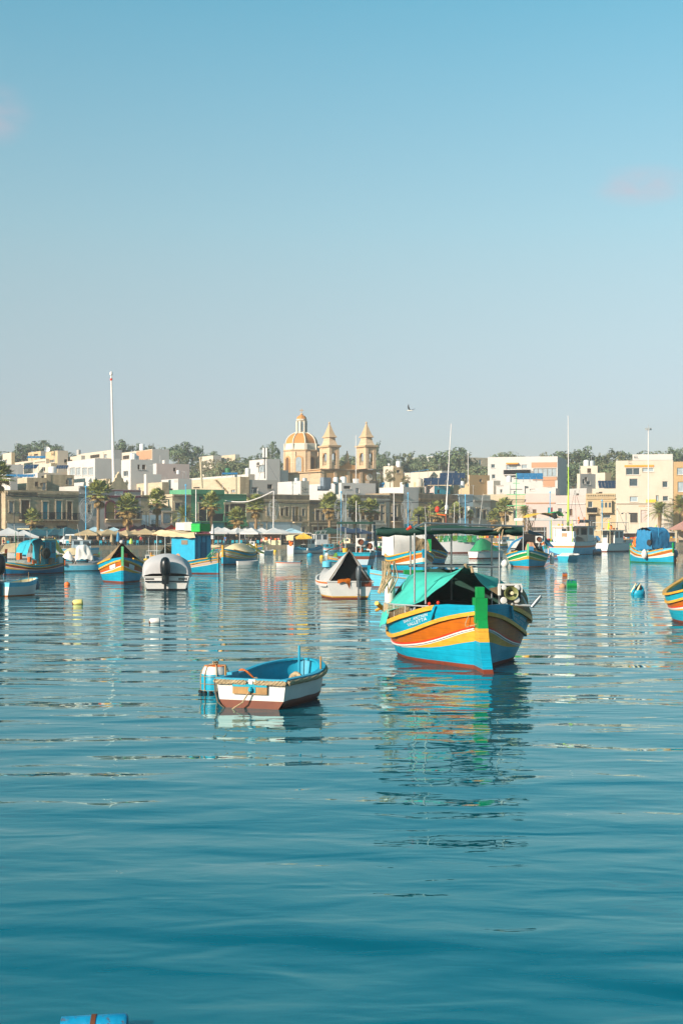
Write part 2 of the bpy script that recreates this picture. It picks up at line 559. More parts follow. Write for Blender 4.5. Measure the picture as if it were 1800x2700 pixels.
M('canopy_navy', '#16304a', 0.75, 0.2, 0.8)
M('skin', '#b07f60', 0.6, 0.08, 6)
M('hair', '#241a14', 0.7, 0.2, 8)
M('cloth_red', '#a02a22', 0.8, 0.15, 4)
M('cloth_blue', '#2a5a8c', 0.8, 0.15, 4)
M('cloth_black', '#1a1c20', 0.8, 0.2, 4)
M('cloth_white', '#c8c4c0', 0.8, 0.1, 4)
M('cloth_pink', '#c2726a', 0.8, 0.1, 4)
M('cloth_hivis', '#a6c814', 0.7, 0.1, 4)
M('jeans', '#2a3448', 0.8, 0.15, 4)
M('roof_pink', '#a5776a', 0.8, 0.14, 1)
M('crate_green', '#0c9a3c', 0.5, 0.1, 4)
M('car_white', '#c8ccce', 0.3, 0.05, 2)
M('car_blue', '#2a5f86', 0.3, 0.05, 2)
M('tyre', '#141414', 0.9, 0.2, 4)
M('paving', '#9a8a70', 0.9, 0.18, 0.5, 0.01, 4)
M('quay_stone', '#8a7c66', 0.92, 0.25, 0.5, 0.02, 3, kind='stone', stain='#3f3c30', s0=0.42, s1=0.7, samt=0.7)
M('earth', '#6b6040', 0.95, 0.3, 0.1, stain='#3a4424', s0=0.4, s1=0.6, samt=0.9, sscale=(1, 1, 1), sfreq=0.08)
M('buoy_yellow', '#d2c272', 0.6, 0.12, 5, stain='#a8984e', s0=0.5, s1=0.8)
M('gull', '#b8b4ae', 0.8, 0.15, 8)
M('gull_grey', '#6b6d70', 0.8, 0.15, 8)
M('bell', '#4f7a68', 0.5, 0.15, 3, metal=0.4)
# water
def water_material():
 m = bpy.data.materials.new('sea_water')
 m.use_nodes = True
 t = m.node_tree
 t.nodes.remove(t.nodes['Principled BSDF'])
 dif = N(t, 'ShaderNodeBsdfDiffuse')
 dif.inputs['Color'].default_value = (0.0, 0.075, 0.104, 1)
 glo = N(t, 'ShaderNodeBsdfGlossy')
 glo.inputs['Color'].default_value = (0.74, 0.98, 1.0, 1)
 glo.inputs['Roughness'].default_value = 0.015
 fre = N(t, 'ShaderNodeFresnel')
 fre.inputs['IOR'].default_value = 1.56
 tin = N(t, 'ShaderNodeMix', data_type='RGBA')
 tin.inputs['A'].default_value = (0.08, 0.97, 1.0, 1)
 tin.inputs['B'].default_value = (0.98, 0.98, 0.97, 1)
 pw = N(t, 'ShaderNodeMath', operation='POWER')
 pw.inputs[1].default_value = 0.6
 t.links.new(fre.outputs[0], pw.inputs[0])
 t.links.new(pw.outputs[0], tin.inputs['Factor'])
 t.links.new(tin.outputs['Result'], glo.inputs['Color'])
 mix = N(t, 'ShaderNodeMixShader')
 t.links.new(fre.outputs[0], mix.inputs[0])
 t.links.new(dif.outputs[0], mix.inputs[1])
 t.links.new(glo.outputs[0], mix.inputs[2])
 t.links.new(mix.outputs[0], t.nodes['Material Output'].inputs['Surface'])
 tc = N(t, 'ShaderNodeTexCoord')
 tot = None
 for (sx, sy, amp, det, seed) in WAVES:
  mp = N(t, 'ShaderNodeMapping')
  mp.inputs['Scale'].default_value = (sx, sy, 1)
  mp.inputs['Location'].default_value = (seed, seed * 1.7, seed)
  mp.inputs['Rotation'].default_value = (0, 0, math.radians(7 * math.sin(seed)))
  t.links.new(tc.outputs['Object'], mp.inputs['Vector'])
  n = N(t, 'ShaderNodeTexNoise')
  n.inputs['Scale'].default_value = 1.0
  n.inputs['Detail'].default_value = det
  n.inputs['Roughness'].default_value = 0.5
  n.inputs['Distortion'].default_value = 0.4
  t.links.new(mp.outputs[0], n.inputs['Vector'])
  a = N(t, 'ShaderNodeMath', operation='MULTIPLY')
  a.inputs[1].default_value = amp
  t.links.new(n.outputs['Fac'], a.inputs[0])
  if tot is None:
   tot = a.outputs[0]
  else:
   s = N(t, 'ShaderNodeMath', operation='ADD')
   t.links.new(tot, s.inputs[0])
   t.links.new(a.outputs[0], s.inputs[1])
   tot = s.outputs[0]
 bp = N(t, 'ShaderNodeBump')
 bp.inputs['Strength'].default_value = 1.0
 bp.inputs['Distance'].default_value = 1.0
 t.links.new(tot, bp.inputs['Height'])
 t.links.new(bp.outputs[0], glo.inputs['Normal'])
 t.links.new(bp.outputs[0], fre.inputs['Normal'])
 return m
WAVES = [(0.22, 0.5, 0.13, 1.0, 1.3), (0.8, 1.6, 0.027, 1.5, 4.1), (2.4, 4.6, 0.0032, 2.0, 7.7)]
MATS['water'] = water_material()
mb = MB()
mb.add([(-3000, -400, 0), (3000, -400, 0), (3000, 3000, 0), (-3000, 3000, 0)], [(0, 1, 2, 3)])
tag(mb.build('water', 'water'), kind='structure')
mb = MB()
mb.add([(-3000, -400, -3), (3000, -400, -3), (3000, 3000, -3), (-3000, 3000, -3)], [(0, 1, 2, 3)])
tag(mb.build('seabed', 'earth'), kind='structure')
# quay and ground
QP = [(-3000, 230)]
for p, q in ((-300, 1451), (0, 1450), (400, 1448), (770, 1447), (1000, 1444), (1300, 1440), (1800, 1439), (2200, 1439)):
 w_ = wpt(p, q)
 QP.append((w_.x, w_.y))
QP.append((3000, 320))
QZ = 0.62
def quay_y(x):
 return float(np.interp(x, [a for a, _ in QP], [b for _, b in QP]))
def gz(x, y):
 o = y - quay_y(x)
 return float(np.interp(o, [0, 75, 110, 160, 230, 330, 380, 3000], [QZ, QZ + 0.2, 3.0, 9.5, 18.0, 27.0, 28.0, 30.0]))
xs = sorted(set([-3000, -1500, -800, -400, -250] + list(range(-180, 200, 12)) + [250, 400, 800, 1500, 3000] + [a for a, _ in QP]))
offs = [0.9, 8, 20, 40, 60, 75, 90, 110, 135, 160, 195, 230, 280, 330, 380, 600, 1200, 2500]
mb = MB()
mb.grid([[(x, quay_y(x) + o, gz(x, quay_y(x) + o) + (mnoise.noise(Vector((x * .03, o * .03, 2))) * 1.6 if o > 110 else 0)) for x in xs] for o in offs],
  mf=lambda i, j: 0 if offs[i] < 75 else 1)
tag(mb.build('ground', ['paving', 'earth']), kind='structure')
mb = MB()
rows = []
for x in xs:
 y = quay_y(x)
 rows.append([(x, y, -2.5), (x, y, QZ + 0.06), (x, y + 0.9, QZ + 0.06), (x, y + 0.9, -2.5)])
mb.grid(rows)
tag(mb.build('quay', 'quay_stone'), kind='structure')
# boat hulls
class Hull:
 """local frame: bow at x = 0, stern at x = -L, +y to port, z = 0 at the waterline"""
 def __init__(s, L, rim, wl, zr, rake=0.0, keel=-0.35):
  s.L, s.rim, s.wl, s.zr, s.rake, s.keel, s.ex = L, rim, wl, zr, rake, keel, 0.85
 def y(s, u, z):
  r, w, h = max(s.rim(u), 0.02), max(s.wl(u), 0.015), s.zr(u)
  if z >= 0:
   t = min(z / h, 1.2)
   return w + (r - w) * t ** s.ex
  return w * max(0.12, (1 - (z / s.keel) ** 2 * 0.75)) if s.keel else w
 def x(s, u, z):
  return -u * s.L + s.rake * (z / s.zr(0)) * (1 - u) ** 4
 def pt(s, u, z, side=1, off=0.0):
  return Vector((s.x(u, z), side * (s.y(u, z) + off), z))
 def nrm(s, u, z, side=1):
  a = s.pt(max(u - 0.01, 0), z, side)
  b = s.pt(min(u + 0.01, 1), z, side)
  d = b - a
  n = Vector((d.y, -d.x, 0))
  if n.length < 1e-6: n = Vector((0, side, 0))
  n.normalize()
  return n if n.y * side > 0 else -n
USAMP = [0, .012, .03, .055, .085, .12, .16, .2, .25, .3, .36, .42, .48, .54, .6, .66, .72, .78, .83, .87, .91, .94, .965, .985, 1]
def hull_skin(H, levels, us=USAMP, sub=2, transom=False):
 """outer skin with one material per band; levels = list of functions u -> z (first the keel, last the rim)"""
 mb = MB()
 for side in (1, -1):
  rows = []
  for u in us:
   row = []
   zs = [f(u) for f in levels]
   for k in range(len(zs) - 1):
    for q in range(sub):
     row.append(H.pt(u, zs[k] + (zs[k + 1] - zs[k]) * q / sub, side))
   row.append(H.pt(u, zs[-1], side))
   rows.append(row if side < 0 else row)
  if side > 0:
   rows = [list(r) for r in rows]
   mb.grid(rows[::-1], mf=lambda i, j: j // sub)
  else:
   mb.grid(rows, mf=lambda i, j: j // sub)
 zs = [f(us[-1]) for f in levels]
 for k in range(len(zs) - 1):       # close the ends
  for u, fl in ((us[-1], 1), (us[0], -1)):
   a, b = zs[k] if u == us[-1] else levels[k](u), zs[k + 1] if u == us[-1] else levels[k + 1](u)
   q = [H.pt(u, a, 1), H.pt(u, a, -1), H.pt(u, b, -1), H.pt(u, b, 1)]
   mb.add(q if fl < 0 else q[::-1], [(0, 1, 2, 3)], k)
 return mb
def hull_inside(H, floor, us=USAMP, off=-0.06):
 mb = MB()
 rows = []
 for u in us:
  h = H.zr(u) - 0.01
  fz = floor(u) if callable(floor) else floor
  def q(z, s):
   yy = max(H.y(u, z) + off, 0.01)
   return Vector((min(max(H.x(u, z), -H.L + 0.06), H.x(0, z) - 0.06), s * yy, z))
  rows.append([q(h, 1), q((h + fz) / 2, 1), q(fz, 1), q(fz, -1), q((h + fz) / 2, -1), q(h, -1)])
 mb.grid(rows, mf=lambda i, j: 1 if j == 2 else 0)
 return mb
def rail(mb, H, zf, wi, wo, h, u0=0.0, u1=1.0, side=1, n=26, m=0):
 us = [u0 + (u1 - u0) * i / n for i in range(n + 1)]
 mb.sweep([H.pt(u, zf(u), side) for u in us], [H.nrm(u, zf(u), side) for u in us], wi, wo, h, m)
 return mb
def stem(H, w, ztop, depth_top, depth_bot, mats_z, x0=None, taper=1.0):
 """stem post: a thick plate standing ahead of the planking; mats_z = [(z_upto, material index)...]"""
 mb = MB()
 z0 = -0.35
 last = z0
 def xf(z):
  t = min(max((z - 0) / max(H.zr(0), .01), -0.3), 1.3)
  return H.x(0, max(z, 0)) + depth_bot + (depth_top - depth_bot) * min(max(t, 0), 1) ** 0.7
 for (zz, mi) in mats_z:
  a, b = last, min(zz, ztop)
  n = 3
  for k in range(n):
   za, zb = a + (b - a) * k / n, a + (b - a) * (k + 1) / n
   v = []
   for z in (za, zb):
    xb = H.x(0, max(z, 0)) - 0.12
    v += [(xb, -w / 2, z), (xf(z), -w / 2 * taper, z), (xf(z), w / 2 * taper, z), (xb, w / 2, z)]
   mb.add(v, [(0, 3, 2, 1), (4, 5, 6, 7), (0, 1, 5, 4), (1, 2, 6, 5), (2, 3, 7, 6), (3, 0, 4, 7)], mi)
  last = b
 return mb
U_ = [0, .04, .107, .227, .333, .533, .733, .933, 1]
RIM = curve(list(zip(U_, [.09, .42, .80, 1.40, 1.68, 1.62, 1.14, .40, .09])))
WLB = curve(list(zip(U_, [.07, .30, .55, 1.05, 1.28, 1.28, .82, .22, .07])))
ZR = curve([(0, 1.34), (.107, 1.27), (.227, 1.03), (.35, .82), (.5, .86), (.75, 1.12), (1, 1.5)])
ZS = curve([(0, 1.20), (.107, 1.00), (.227, .70), (.35, .53), (.5, .57), (.75, .80), (1, 1.1)])
ZW = curve([(0, .87), (.107, .60), (.2, .42), (.333, .32), (.5, .33), (.75, .46), (1, .7)])
ZB = curve([(0, .60), (.107, .43), (.173, .36), (.333, .285), (.5, .30), (.75, .43), (1, .66)])
BANDS = (ZB, ZW, ZS, ZR)
PAL = dict(top='blue', strake='yellow', band='orange_brown', line='red', white='white_paint', tri='yellow', low='blue', foul='antifoul',
   post='green', inside='turquoise', floor='wood_grey', rail='yellow')
ZB2 = curve([(0, .66), (.107, .53), (.3, .43), (.5, .42), (.75, .52), (1, .75)])
ZW2 = curve([(0, .90), (.107, .70), (.3, .485), (.5, .47), (.75, .58), (1, .82)])
ZS2 = curve([(0, 1.2), (.107, 1.03), (.3, .72), (.5, .69), (.75, .87), (1, 1.15)])
ZR2 = curve([(0, 1.36), (.107, 1.25), (.3, .98), (.5, .94), (.75, 1.12), (1, 1.42)])
def luzzu(name, label, loc, heading, L=7.5, B=3.36, zk=1.0, pal=None, post_h=0.42, group='painted wooden fishing boats in the harbour', cat='fishing boat',
   stern_post=True, sk=1.0, simple=False, post_w=0.16, post_fwd=(0.10, 0.22), main=False):
 """double-ended painted wooden boat; heading = world angle the bow points to"""
 P = dict(PAL)
 ZB, ZW, ZS, ZR = BANDS if main else (ZB2, ZW2, ZS2, ZR2)
 P.update(pal or {})
 k, bk = L / 7.5, B / 3.36
 H = Hull(L, lambda u: RIM(u) * bk, lambda u: WLB(u) * bk, lambda u: ZR(u) * zk, rake=0.10 * k)
 root = thing(name, label, cat, loc, heading, group)
 cz = lambda f, d=0: (lambda u: f(u) * zk + d)
 lv = [lambda u: -0.33, lambda u: 0.0, lambda u: 0.085 * zk, cz(ZB), cz(ZW, -0.035 * zk), cz(ZW, 0.02 * zk), cz(ZW, 0.065 * zk), cz(ZS), cz(ZR)]
 mats = [P['foul'], P['foul'], P['low'], P['tri'], P['white'], P['line'], P['band'], P['top']]
 us = USAMP[::2] if simple else USAMP
 hull_skin(H, lv, us, 1 if simple else 2).build('hull', mats, root, smooth=40)
 hull_inside(H, lambda u: 0.25 * zk + 0.25 * abs(u - 0.5) ** 2, us).build('inner_hull', [P['inside'], P['floor']], root, smooth=50)
 for sd in (1, -1):
  rail(MB(), H, cz(ZS), 0.02, 0.055 * zk, 0.085 * zk, 0.0, 1.0, sd, 14 if simple else 30).build('rubbing_strake', P['strake'], root)
  rail(MB(), H, cz(ZR, 0.02), 0.09 * zk, 0.05 * zk, 0.075 * zk, 0.107 if not simple else 0.0, 1.0, sd, 14 if simple else 30).build('gunwale', P['rail'], root)
 zt = ZR(0) * zk + post_h
 ms = [(0.0, 0), (0.085 * zk, 0), (ZB(0) * zk, 1), (ZW(0) * zk, 2), (zt, 3)]
 st = stem(H, post_w * zk, zt, post_fwd[0] * zk, post_fwd[1] * zk, ms)
 st.build('stem_post', [P['foul'], P['low'], P['tri'], P['post']], root)
 if stern_post:
  mb = MB()
  mb.box(-L - 0.16, -L + 0.06, -0.06, 0.06, -0.3, ZR(1) * zk + 0.3)
  mb.build('stern_post', P['post'], root)
 return root, H
def tent(root, ridge, eaves_p, eaves_s, mat, name='canvas_cover', wr=0.03, n=12, seed=0):
 """ridge-pole cover: three rows of points (port eave, ridge, starboard eave), sagging a little between"""
 mid1 = [(Vector(a) * .5 + Vector(b) * .5) + Vector((0, 0, -0.05)) for a, b in zip(eaves_p, ridge)]
 mid2 = [(Vector(a) * .5 + Vector(b) * .5) + Vector((0, 0, -0.05)) for a, b in zip(eaves_s, ridge)]
 mb = MB()
 mb.grid(cloth([eaves_p, mid1, ridge], 8, n, wr, seed))
 mb.grid(cloth([ridge, mid2, eaves_s], 8, n, wr, seed + 3))
 return mb.build(name, mat, root, smooth=50)
def pole(mb, a, b, r=0.03, n=6, m=0):
 return mb.tube([a, b], r, n, m)
def outboard(root, x, y, z, rz=0.0, s=1.0, cowl='black_plastic', tilt=0.0):
 """outboard motor hanging on the transom, facing aft (-x)"""
 mb = MB()
 prof = [(0.0, 0.12), (0.17, 0.10), (0.22, 0.2), (0.235, 0.38), (0.22, 0.56), (0.17, 0.68), (0.08, 0.74), (0.0, 0.745)]
 mb.lathe([(max(r, 0.004), q) for r, q in prof], 12)
 mb.v = [(x * 1.25 - 0.06 * z, y * 0.85, z) for x, y, z in mb.v]
 o = mb.build('outboard_motor', cowl, root, (x, y, z), (0, tilt, rz), smooth=50)
 o.scale = (s, s, s)
 m2 = MB()
 m2.tube([(0, 0, 0.14), (0, 0, -0.1)], [0.12, 0.09], 8)
 m2.box(-0.09, 0.07, -0.045, 0.045, -0.75, -0.05)
 m2.box(-0.22, 0.1, -0.09, 0.09, -0.6, -0.57)
 m2.tube([(-0.24, 0, -0.78), (0.18, 0, -0.78)], [0.06, 0.03], 8)
 m2.box(0.02, 0.16, -0.13, 0.13, -0.25, 0.06)
 m2.build('motor_leg', cowl, o)
 m3 = MB()
 for a in range(3):
  c, s_ = math.cos(a * 2.094), math.sin(a * 2.094)
  m3.obox((-0.28, 0.03 * c, -0.78 + 0.03 * s_), (0.03, 0, 0), (0, 0.12 * c - .05 * s_, 0.12 * s_ + .05 * c), (0.015, 0.05 * -s_, 0.05 * c))
 m3.build('propeller', 'steel', o)
 return o
def fit(root, x0, x1, ywl, zk=None, up=None):
 """size and place a boat so that its hull spans x0..x1 of the photograph with its nearest waterline at ywl"""
 hull = [c for c in root.children if c.name.split('.')[0] == 'hull'][0]
 co = [v.co.copy() for v in hull.data.vertices if v.co.z > -.05]
 wz = [v for v in co if v.z < .12]
 s = 1.0
 for _ in range(6):
  M_ = Matrix.Translation(root.location) @ Matrix.Rotation(root.rotation_euler.z, 4, 'Z') @ Matrix.Diagonal((s, s, s, 1))
  P = [M_ @ v for v in co]
  xs_ = [900 + F * p.x / p.y for p in P]
  yb = max(HOR + F * CAM / (M_ @ v).y for v in wz)
  s *= (x1 - x0) / (max(xs_) - min(xs_))
  Y = root.location.y
  Yn = min((M_ @ v).y for v in wz)
  root.location.y += dist(ywl) - Yn
  root.location.x += ((x0 + x1) / 2 - (max(xs_) + min(xs_)) / 2) / F * dist(ywl) + (root.location.y - Y) * ((x0 + x1) / 2 - 900) / F
 root.scale = (s, s, s * (zk or 1.0))
 if up:                         # taller or lower fittings above the deck line
  zd = sorted(v.z for v in co)[len(co) * 3 // 4] * .9
  for c in root.children:
   if c.name.split('.')[0] not in ('hull', 'inner_hull', 'gunwale', 'rubbing_strake', 'stem_post', 'stern_post', 'transom_rail', 'name_plate', 'thwart'):
    c.location.z = zd + (c.location.z - zd) * up
    c.scale.z *= up
 return root
# the big luzzu in front
def main_luzzu():
 K = 1.2
 L, B = 9.0, 3.92
 bow = Vector((X_(1263, dist(1764)), dist(1764), 0))
 a = R(-90 + 5.0)
 root, H = luzzu('fishing_boat', 'largest painted fishing boat, teal tarp, tall green stem post, white lettering on its bows', bow, a, L, B, K,
     post_h=0.0, post_w=0.2, post_fwd=(0.12, 0.5), main=True)
 for o in list(root.children):
  if o.name.startswith(('stem_post', 'gunwale')):
   bpy.data.objects.remove(o)
 ZRk, ZSk = (lambda u: ZR(u) * K), (lambda u: ZS(u) * K)
 for sd in (1, -1):
  rail(MB(), H, lambda u: ZRk(u) + 0.03, 0.13, 0.06, 0.12, 0.115, 1.0, sd, 34).build('gunwale', 'yellow', root)
  us = [0, .02, .045, .075, .115]
  mb = MB()
  top = [H.pt(u, ZRk(0) + 0.03 - 0.02 * u, sd, 0.0) for u in us[:-1]] + [H.pt(.128, ZRk(.128) + 0.10, sd)]
  bot = [H.pt(u, ZSk(u) + 0.04, sd, 0.03) for u in us]
  top = [p + H.nrm(u, p.z, sd) * 0.03 for u, p in zip(us, top)]
  inn_t = [p - H.nrm(u, p.z, sd) * 0.09 for u, p in zip(us, top)]
  inn_b = [p - H.nrm(u, p.z, sd) * 0.09 for u, p in zip(us, bot)]
  rows = [bot, top, inn_t, inn_b]
  mb.grid([list(r) for r in zip(*rows)], closed=True)
  n = len(us)
  mb.f.append((4 * n - 4, 4 * n - 3, 4 * n - 2, 4 * n - 1)); mb.m.append(0)
  mb.build('bulwark_panel', 'blue', root)
  mb = MB()       # upright cleat board where the panel ends
  p = H.pt(.135, ZSk(.135) + 0.1, sd, 0.045)
  t = H.pt(.112, ZRk(.11) + 0.05, sd, 0.05)
  nn = H.nrm(.12, 1, sd)
  mb.obox(p, t - p, Vector((nn.y, -nn.x, 0)) * 0.10 * sd, nn * 0.05)
  mb.build('cleat_board', 'blue', root)
 zt = ZR(0) * K
 st = stem(H, 0.27, 1.28, 0.2, 1.3, [(0.0, 0), (0.1, 0), (ZB(0) * K + 0.02, 1), (ZW(0) * K + 0.03, 2), (1.28, 3)], taper=0.92)
 st.build('stem_post', ['antifoul', 'blue', 'yellow', 'green'], root)
 mb = MB()
 mb.box(-0.16, 0.30, -0.155, 0.155, 1.20, zt + 0.22)
 mb.box(-0.10, 0.20, -0.095, 0.095, zt + 0.222, zt + 0.50)
 mb.build('stem_head', 'green', root)
 for sd in (1, -1):
  mb = MB()
  mb.tube([H.pt(0, z, sd, 0.012) + Vector((0.015, 0, 0)) for z in (0.02, 0.3, 0.6, 0.74)], 0.012, 5)
  mb.build('rabbet_line', 'white_paint', root)
  mb = MB()
  rail(mb, H, lambda u: ZW(u) * K + 0.01, 0.02, 0.028, 0.035, 0.004, 1.0, sd, 34)
  mb.build('moulding', 'white_paint', root)
 mb = MB()
 pts = [Vector((0.02, -0.20 - 0.14 * math.sin(t * math.pi) - 0.05 * t, 1.5 - 0.42 * math.sin(t * math.pi * .62))) for t in [i / 10 for i in range(11)]]
 pts += [Vector((0.22, -0.2, 1.13)), Vector((0.28, -0.06, 1.2))]
 mb.tube(pts, 0.012, 5)
 mb.build('rope', 'rope', root)
 for sd in (1, -1):
  for txt, size, uc, v0 in (('SANT. ANTNIN', 0.112, 0.194, 0.56), ('VALLETTA', 0.134, 0.19, 0.16)):
   v, f = font_mesh(txt, size, 'CENTER', 1.05)
   mb = MB()
   vv = []
   for (x, y, _) in v:
    u = uc + (x * (-1) if sd < 0 else x) / L * 1.1
    z0, z1 = ZSk(u) + 0.07, ZRk(u) - 0.03
    z = z0 + (z1 - z0) * v0 + y * 0.95
    vv.append(H.pt(u, z, sd, 0.008))
   fl = [tuple(q) for q in f]
   mb.add(vv, fl)
   mb.build('lettering', 'white_bright', root)
 mb = MB()
 for u in (.25, .4, .55, .7):
  mb.box(-u * L - 0.14, -u * L + 0.14, -H.y(u, .7) + .08, H.y(u, .7) - .08, 0.62, 0.68)
 mb.build('thwart', 'blue_deep', root)
 mb = MB()
 mb.box(-2.35, -2.25, -1.38, 1.38, 0.72, 1.18)
 mb.build('deck_beam', 'blue_deep', root)
 mb = MB()
 mb.box(-4.6, -3.2, -0.75, 0.75, 0.3, 1.35)
 mb.box(-4.5, -3.5, -0.6, 0.6, 1.36, 1.55)
 mb.build('engine_box', 'dark', root)
 mb = MB()
 mb.grid(cloth([[(-6.6, -1.2, .6), (-6.8, 0, .75), (-6.6, 1.2, .6)], [(-5.6, -1.5, .9), (-5.7, 0, 1.35), (-5.6, 1.5, .9)], [(-4.8, -1.6, .5), (-4.8, 0, .55), (-4.8, 1.6, .5)]], 14, 16, 0.12, 3, 3))
 mb.build('net_heap', 'dark_net', root)
 mb = MB()
 mb.grid(cloth([[(-6.5, -1.45, .5), (-6.6, 0, .5), (-6.0, 1.75, .5)], [(-6.5, -1.4, 1.6), (-6.6, 0, 1.7), (-5.9, 1.85, 1.5)], [(-6.5, -1.0, 2.1), (-6.6, 0, 2.4), (-5.9, 1.75, 2.0)]], 6, 8, .05, 2))
 mb.build('shade_backing', 'tarp_green_dark', root)  # added dark sheet at the far end, so the tent inside looks shaded
 bx = -2.35
 fr = MB()
 zb = 2.58
 fr.tube([(bx - .1, -1.5, zb), (bx - .1, 1.06, zb - 0.03)], 0.028, 6)
 fr.tube([(bx - .1, 0.05, zb - .02), (-7.6, 0, 2.45)], 0.03, 6)
 fr.tube([(-5.8, -1.5, zb - .05), (-5.8, 1.5, zb - .05)], 0.025, 6)
 fr.build('ridge_frame', 'steel', root)
 AX0, AX1, AW = -1.55, -6.3, 1.75
 zt2 = CAM + 0.0
 posts = [(-1.35, -1.19, 1.6, zt2 + .16), (-2.4, -1.34, 1.1, zt2 + .02), (-5.4, -1.04, .95, zt2 - .05), (-5.6, 0.2, .8, zt2 - .04), (-2.4, 1.0, 1.1, zt2 + .04), (-5.4, 1.37, .95, zt2 - .08)]
 for (x, y, z0, z1) in posts:
  mb = MB()
  pole(mb, (x, y, z0), (x, y, z1), 0.027, 8)
  mb.build('awning_post', 'steel', root)
 for pa, pb in (((-1.35, -1.22, zt2 + .15), (-1.5, 1.5, zt2 + .06)), ((-1.95, -.95, zt2 - .02), (-2.4, 1.04, zt2 - .02)), ((-2.4, -1.34, zt2 + .0), (-5.4, -1.04, zt2 - .05)), ((-2.4, 1.0, zt2), (-5.4, 1.37, zt2 - .08)),
     ((-1.35, -1.22, zt2 + .15), (-2.4, -1.34, zt2 + .02))):
  mb = MB()
  mb.tube([pa, pb], 0.03, 6)
  mb.build('awning_rail', 'steel', root)
 mb = MB()
 rows = []
 for i in range(25):
  t = i / 24
  y = -2.36 + t * 3.96
  row = []
  rr = 0.085 + 0.035 * math.sin(t * 3.1) + 0.025 * mnoise.noise(Vector((t * 9, 1, 0)))
  zc = zt2 - 0.05 - 0.035 * math.sin(t * math.pi * 3) - (0.04 if t < .12 else 0)
  for j in range(12):
   an = 2 * math.pi * j / 12
   q = Vector((-2.55 + math.cos(an) * rr * 1.9, y, zc + math.sin(an) * rr))
   q += Vector((mnoise.noise(q * 3) * .06, 0, mnoise.noise(q * 4 + Vector((3, 0, 0))) * .03))
   row.append(q)
  rows.append(row)
 mb.grid(rows, closed=True)
 mb.f.append(tuple(range(len(mb.v) - 12, len(mb.v)))); mb.m.append(0)
 mb.f.append(tuple(range(11, -1, -1))); mb.m.append(0)
 mb.build('rolled_awning', 'tarp_green_dark', root, smooth=60)
 mb = MB()
 mb.grid(cloth([[(-2.7, -2.2, zt2 + .02), (-2.7, 0, zt2 + .03), (-2.7, 1.6, zt2 + .02)], [(-4.2, -2.25, zt2 - .02), (-4.2, 0, zt2 + .0), (-4.2, 1.6, zt2 - .03)], [(-5.6, -2.0, zt2 - .02), (-5.6, 0, zt2 + .02), (-5.6, 1.6, zt2 - .04)]], 10, 14, .04, 5))
 mb.build('flat_awning', 'tarp_green_dark', root, smooth=60)
 mb = MB()
 mb.grid(cloth([[(-2.35, 1.0, zt2 + .06), (-2.3, 1.3, zt2 + .09), (-2.4, 1.62, zt2 + .12)], [(-2.25, 1.0, zt2 - .08), (-2.2, 1.3, zt2 - .1), (-2.3, 1.66, zt2 - .08)], [(-2.4, 1.1, zt2 - .14), (-2.35, 1.35, zt2 - .2), (-2.4, 1.68, zt2 - .2)]], 10, 10, .05, 8))
 mb.build('loose_flap', 'tarp_green_dark', root, smooth=60)
 mb = MB()
 mb.tube([(-2.2, .8, zt2 - .04), (-2.2, 1.0, zt2 + .03), (-2.2, 1.06, zt2 - .02), (-2.25, 1.02, zt2 - .3)], 0.025, 5)
 mb.tube([(-2.2, .9, zt2 - .08), (-2.15, 1.02, zt2 + .06), (-2.2, 1.3, zt2 + .04), (-2.2, .95, zt2 + .02)], 0.03, 5)
 mb.build('lashing', 'rope', root)
 mb = MB()
 mb.tube([(-1.9, -1.62, zt2 - .03), (-1.85, -1.5, zt2 + .06)], [.03, .05], 6)
 mb.build('red_cloth', 'red', root)
 pk = Vector((-2.38, 0.05, 2.60))
 sh = [[pk, (-3.6, 0.0, 2.38), (-5.2, -0.1, 2.32), (-6.4, -.2, 2.25)],
   [(-2.28, -0.62, 2.02), (-3.7, -0.85, 2.20), (-5.2, -1.0, 2.25), (-6.4, -.95, 2.1)],
   [(-2.15, -1.25, 1.60), (-3.7, -1.55, 1.66), (-5.1, -1.38, 1.78), (-6.3, -1.2, 1.6)],
   [(-2.75, -1.92, 1.33), (-3.7, -1.98, 1.30), (-5.0, -1.8, 1.30), (-6.2, -1.4, 1.35)]]
 mb = MB()
 mb.grid(cloth(sh, 34, 36, 0.055, 2, 1.9))
 mb.build('tarp', 'tarp_teal', root, smooth=60)
 mb = MB()
 fl = [[(-3.02, -1.96, 1.36), (-3.6, -2.0, 1.33), (-4.2, -2.0, 1.30)], [(-3.0, -2.02, 1.15), (-3.6, -2.08, 1.1), (-4.2, -2.06, 1.07)], [(-2.98, -2.05, .98), (-3.55, -2.14, .88), (-4.1, -2.1, .74)]]
 mb.grid(cloth(fl, 10, 10, 0.04, 6, 2))
 mb.build('tarp_flap', 'tarp_teal', root, smooth=60)
 sp = [[pk + Vector((0, .12, -.02)), (-3.6, 0.1, 2.46), (-5.2, 0.1, 2.4), (-6.2, .05, 2.36)],
   [(-2.42, .45, 2.16), (-3.4, .95, 2.24), (-4.8, 1.3, 2.18), (-6.0, 1.5, 2.1)],
   [(-2.46, .75, 1.9), (-3.2, 1.3, 1.98), (-4.6, 1.75, 1.92), (-5.8, 1.85, 1.85)]]
 mb = MB()
 mb.grid(cloth(sp, 14, 20, 0.03, 4, 1.6))
 mb.build('tarp', 'tarp_teal', root, smooth=60)
 mb = MB()
 mb.grid(cloth([[(-2.44, .72, 1.95), (-3.1, 1.3, 2.0), (-4.4, 1.72, 1.93)], [(-2.42, 1.1, 1.66), (-3.1, 1.75, 1.62), (-4.4, 2.05, 1.55)], [(-2.36, 1.5, 1.22), (-3.1, 2.0, 1.16), (-4.4, 2.16, 1.16)]], 12, 14, 0.05, 9, 2.2))
 mb.build('canvas_sheet', 'tarp_brown', root, smooth=60)
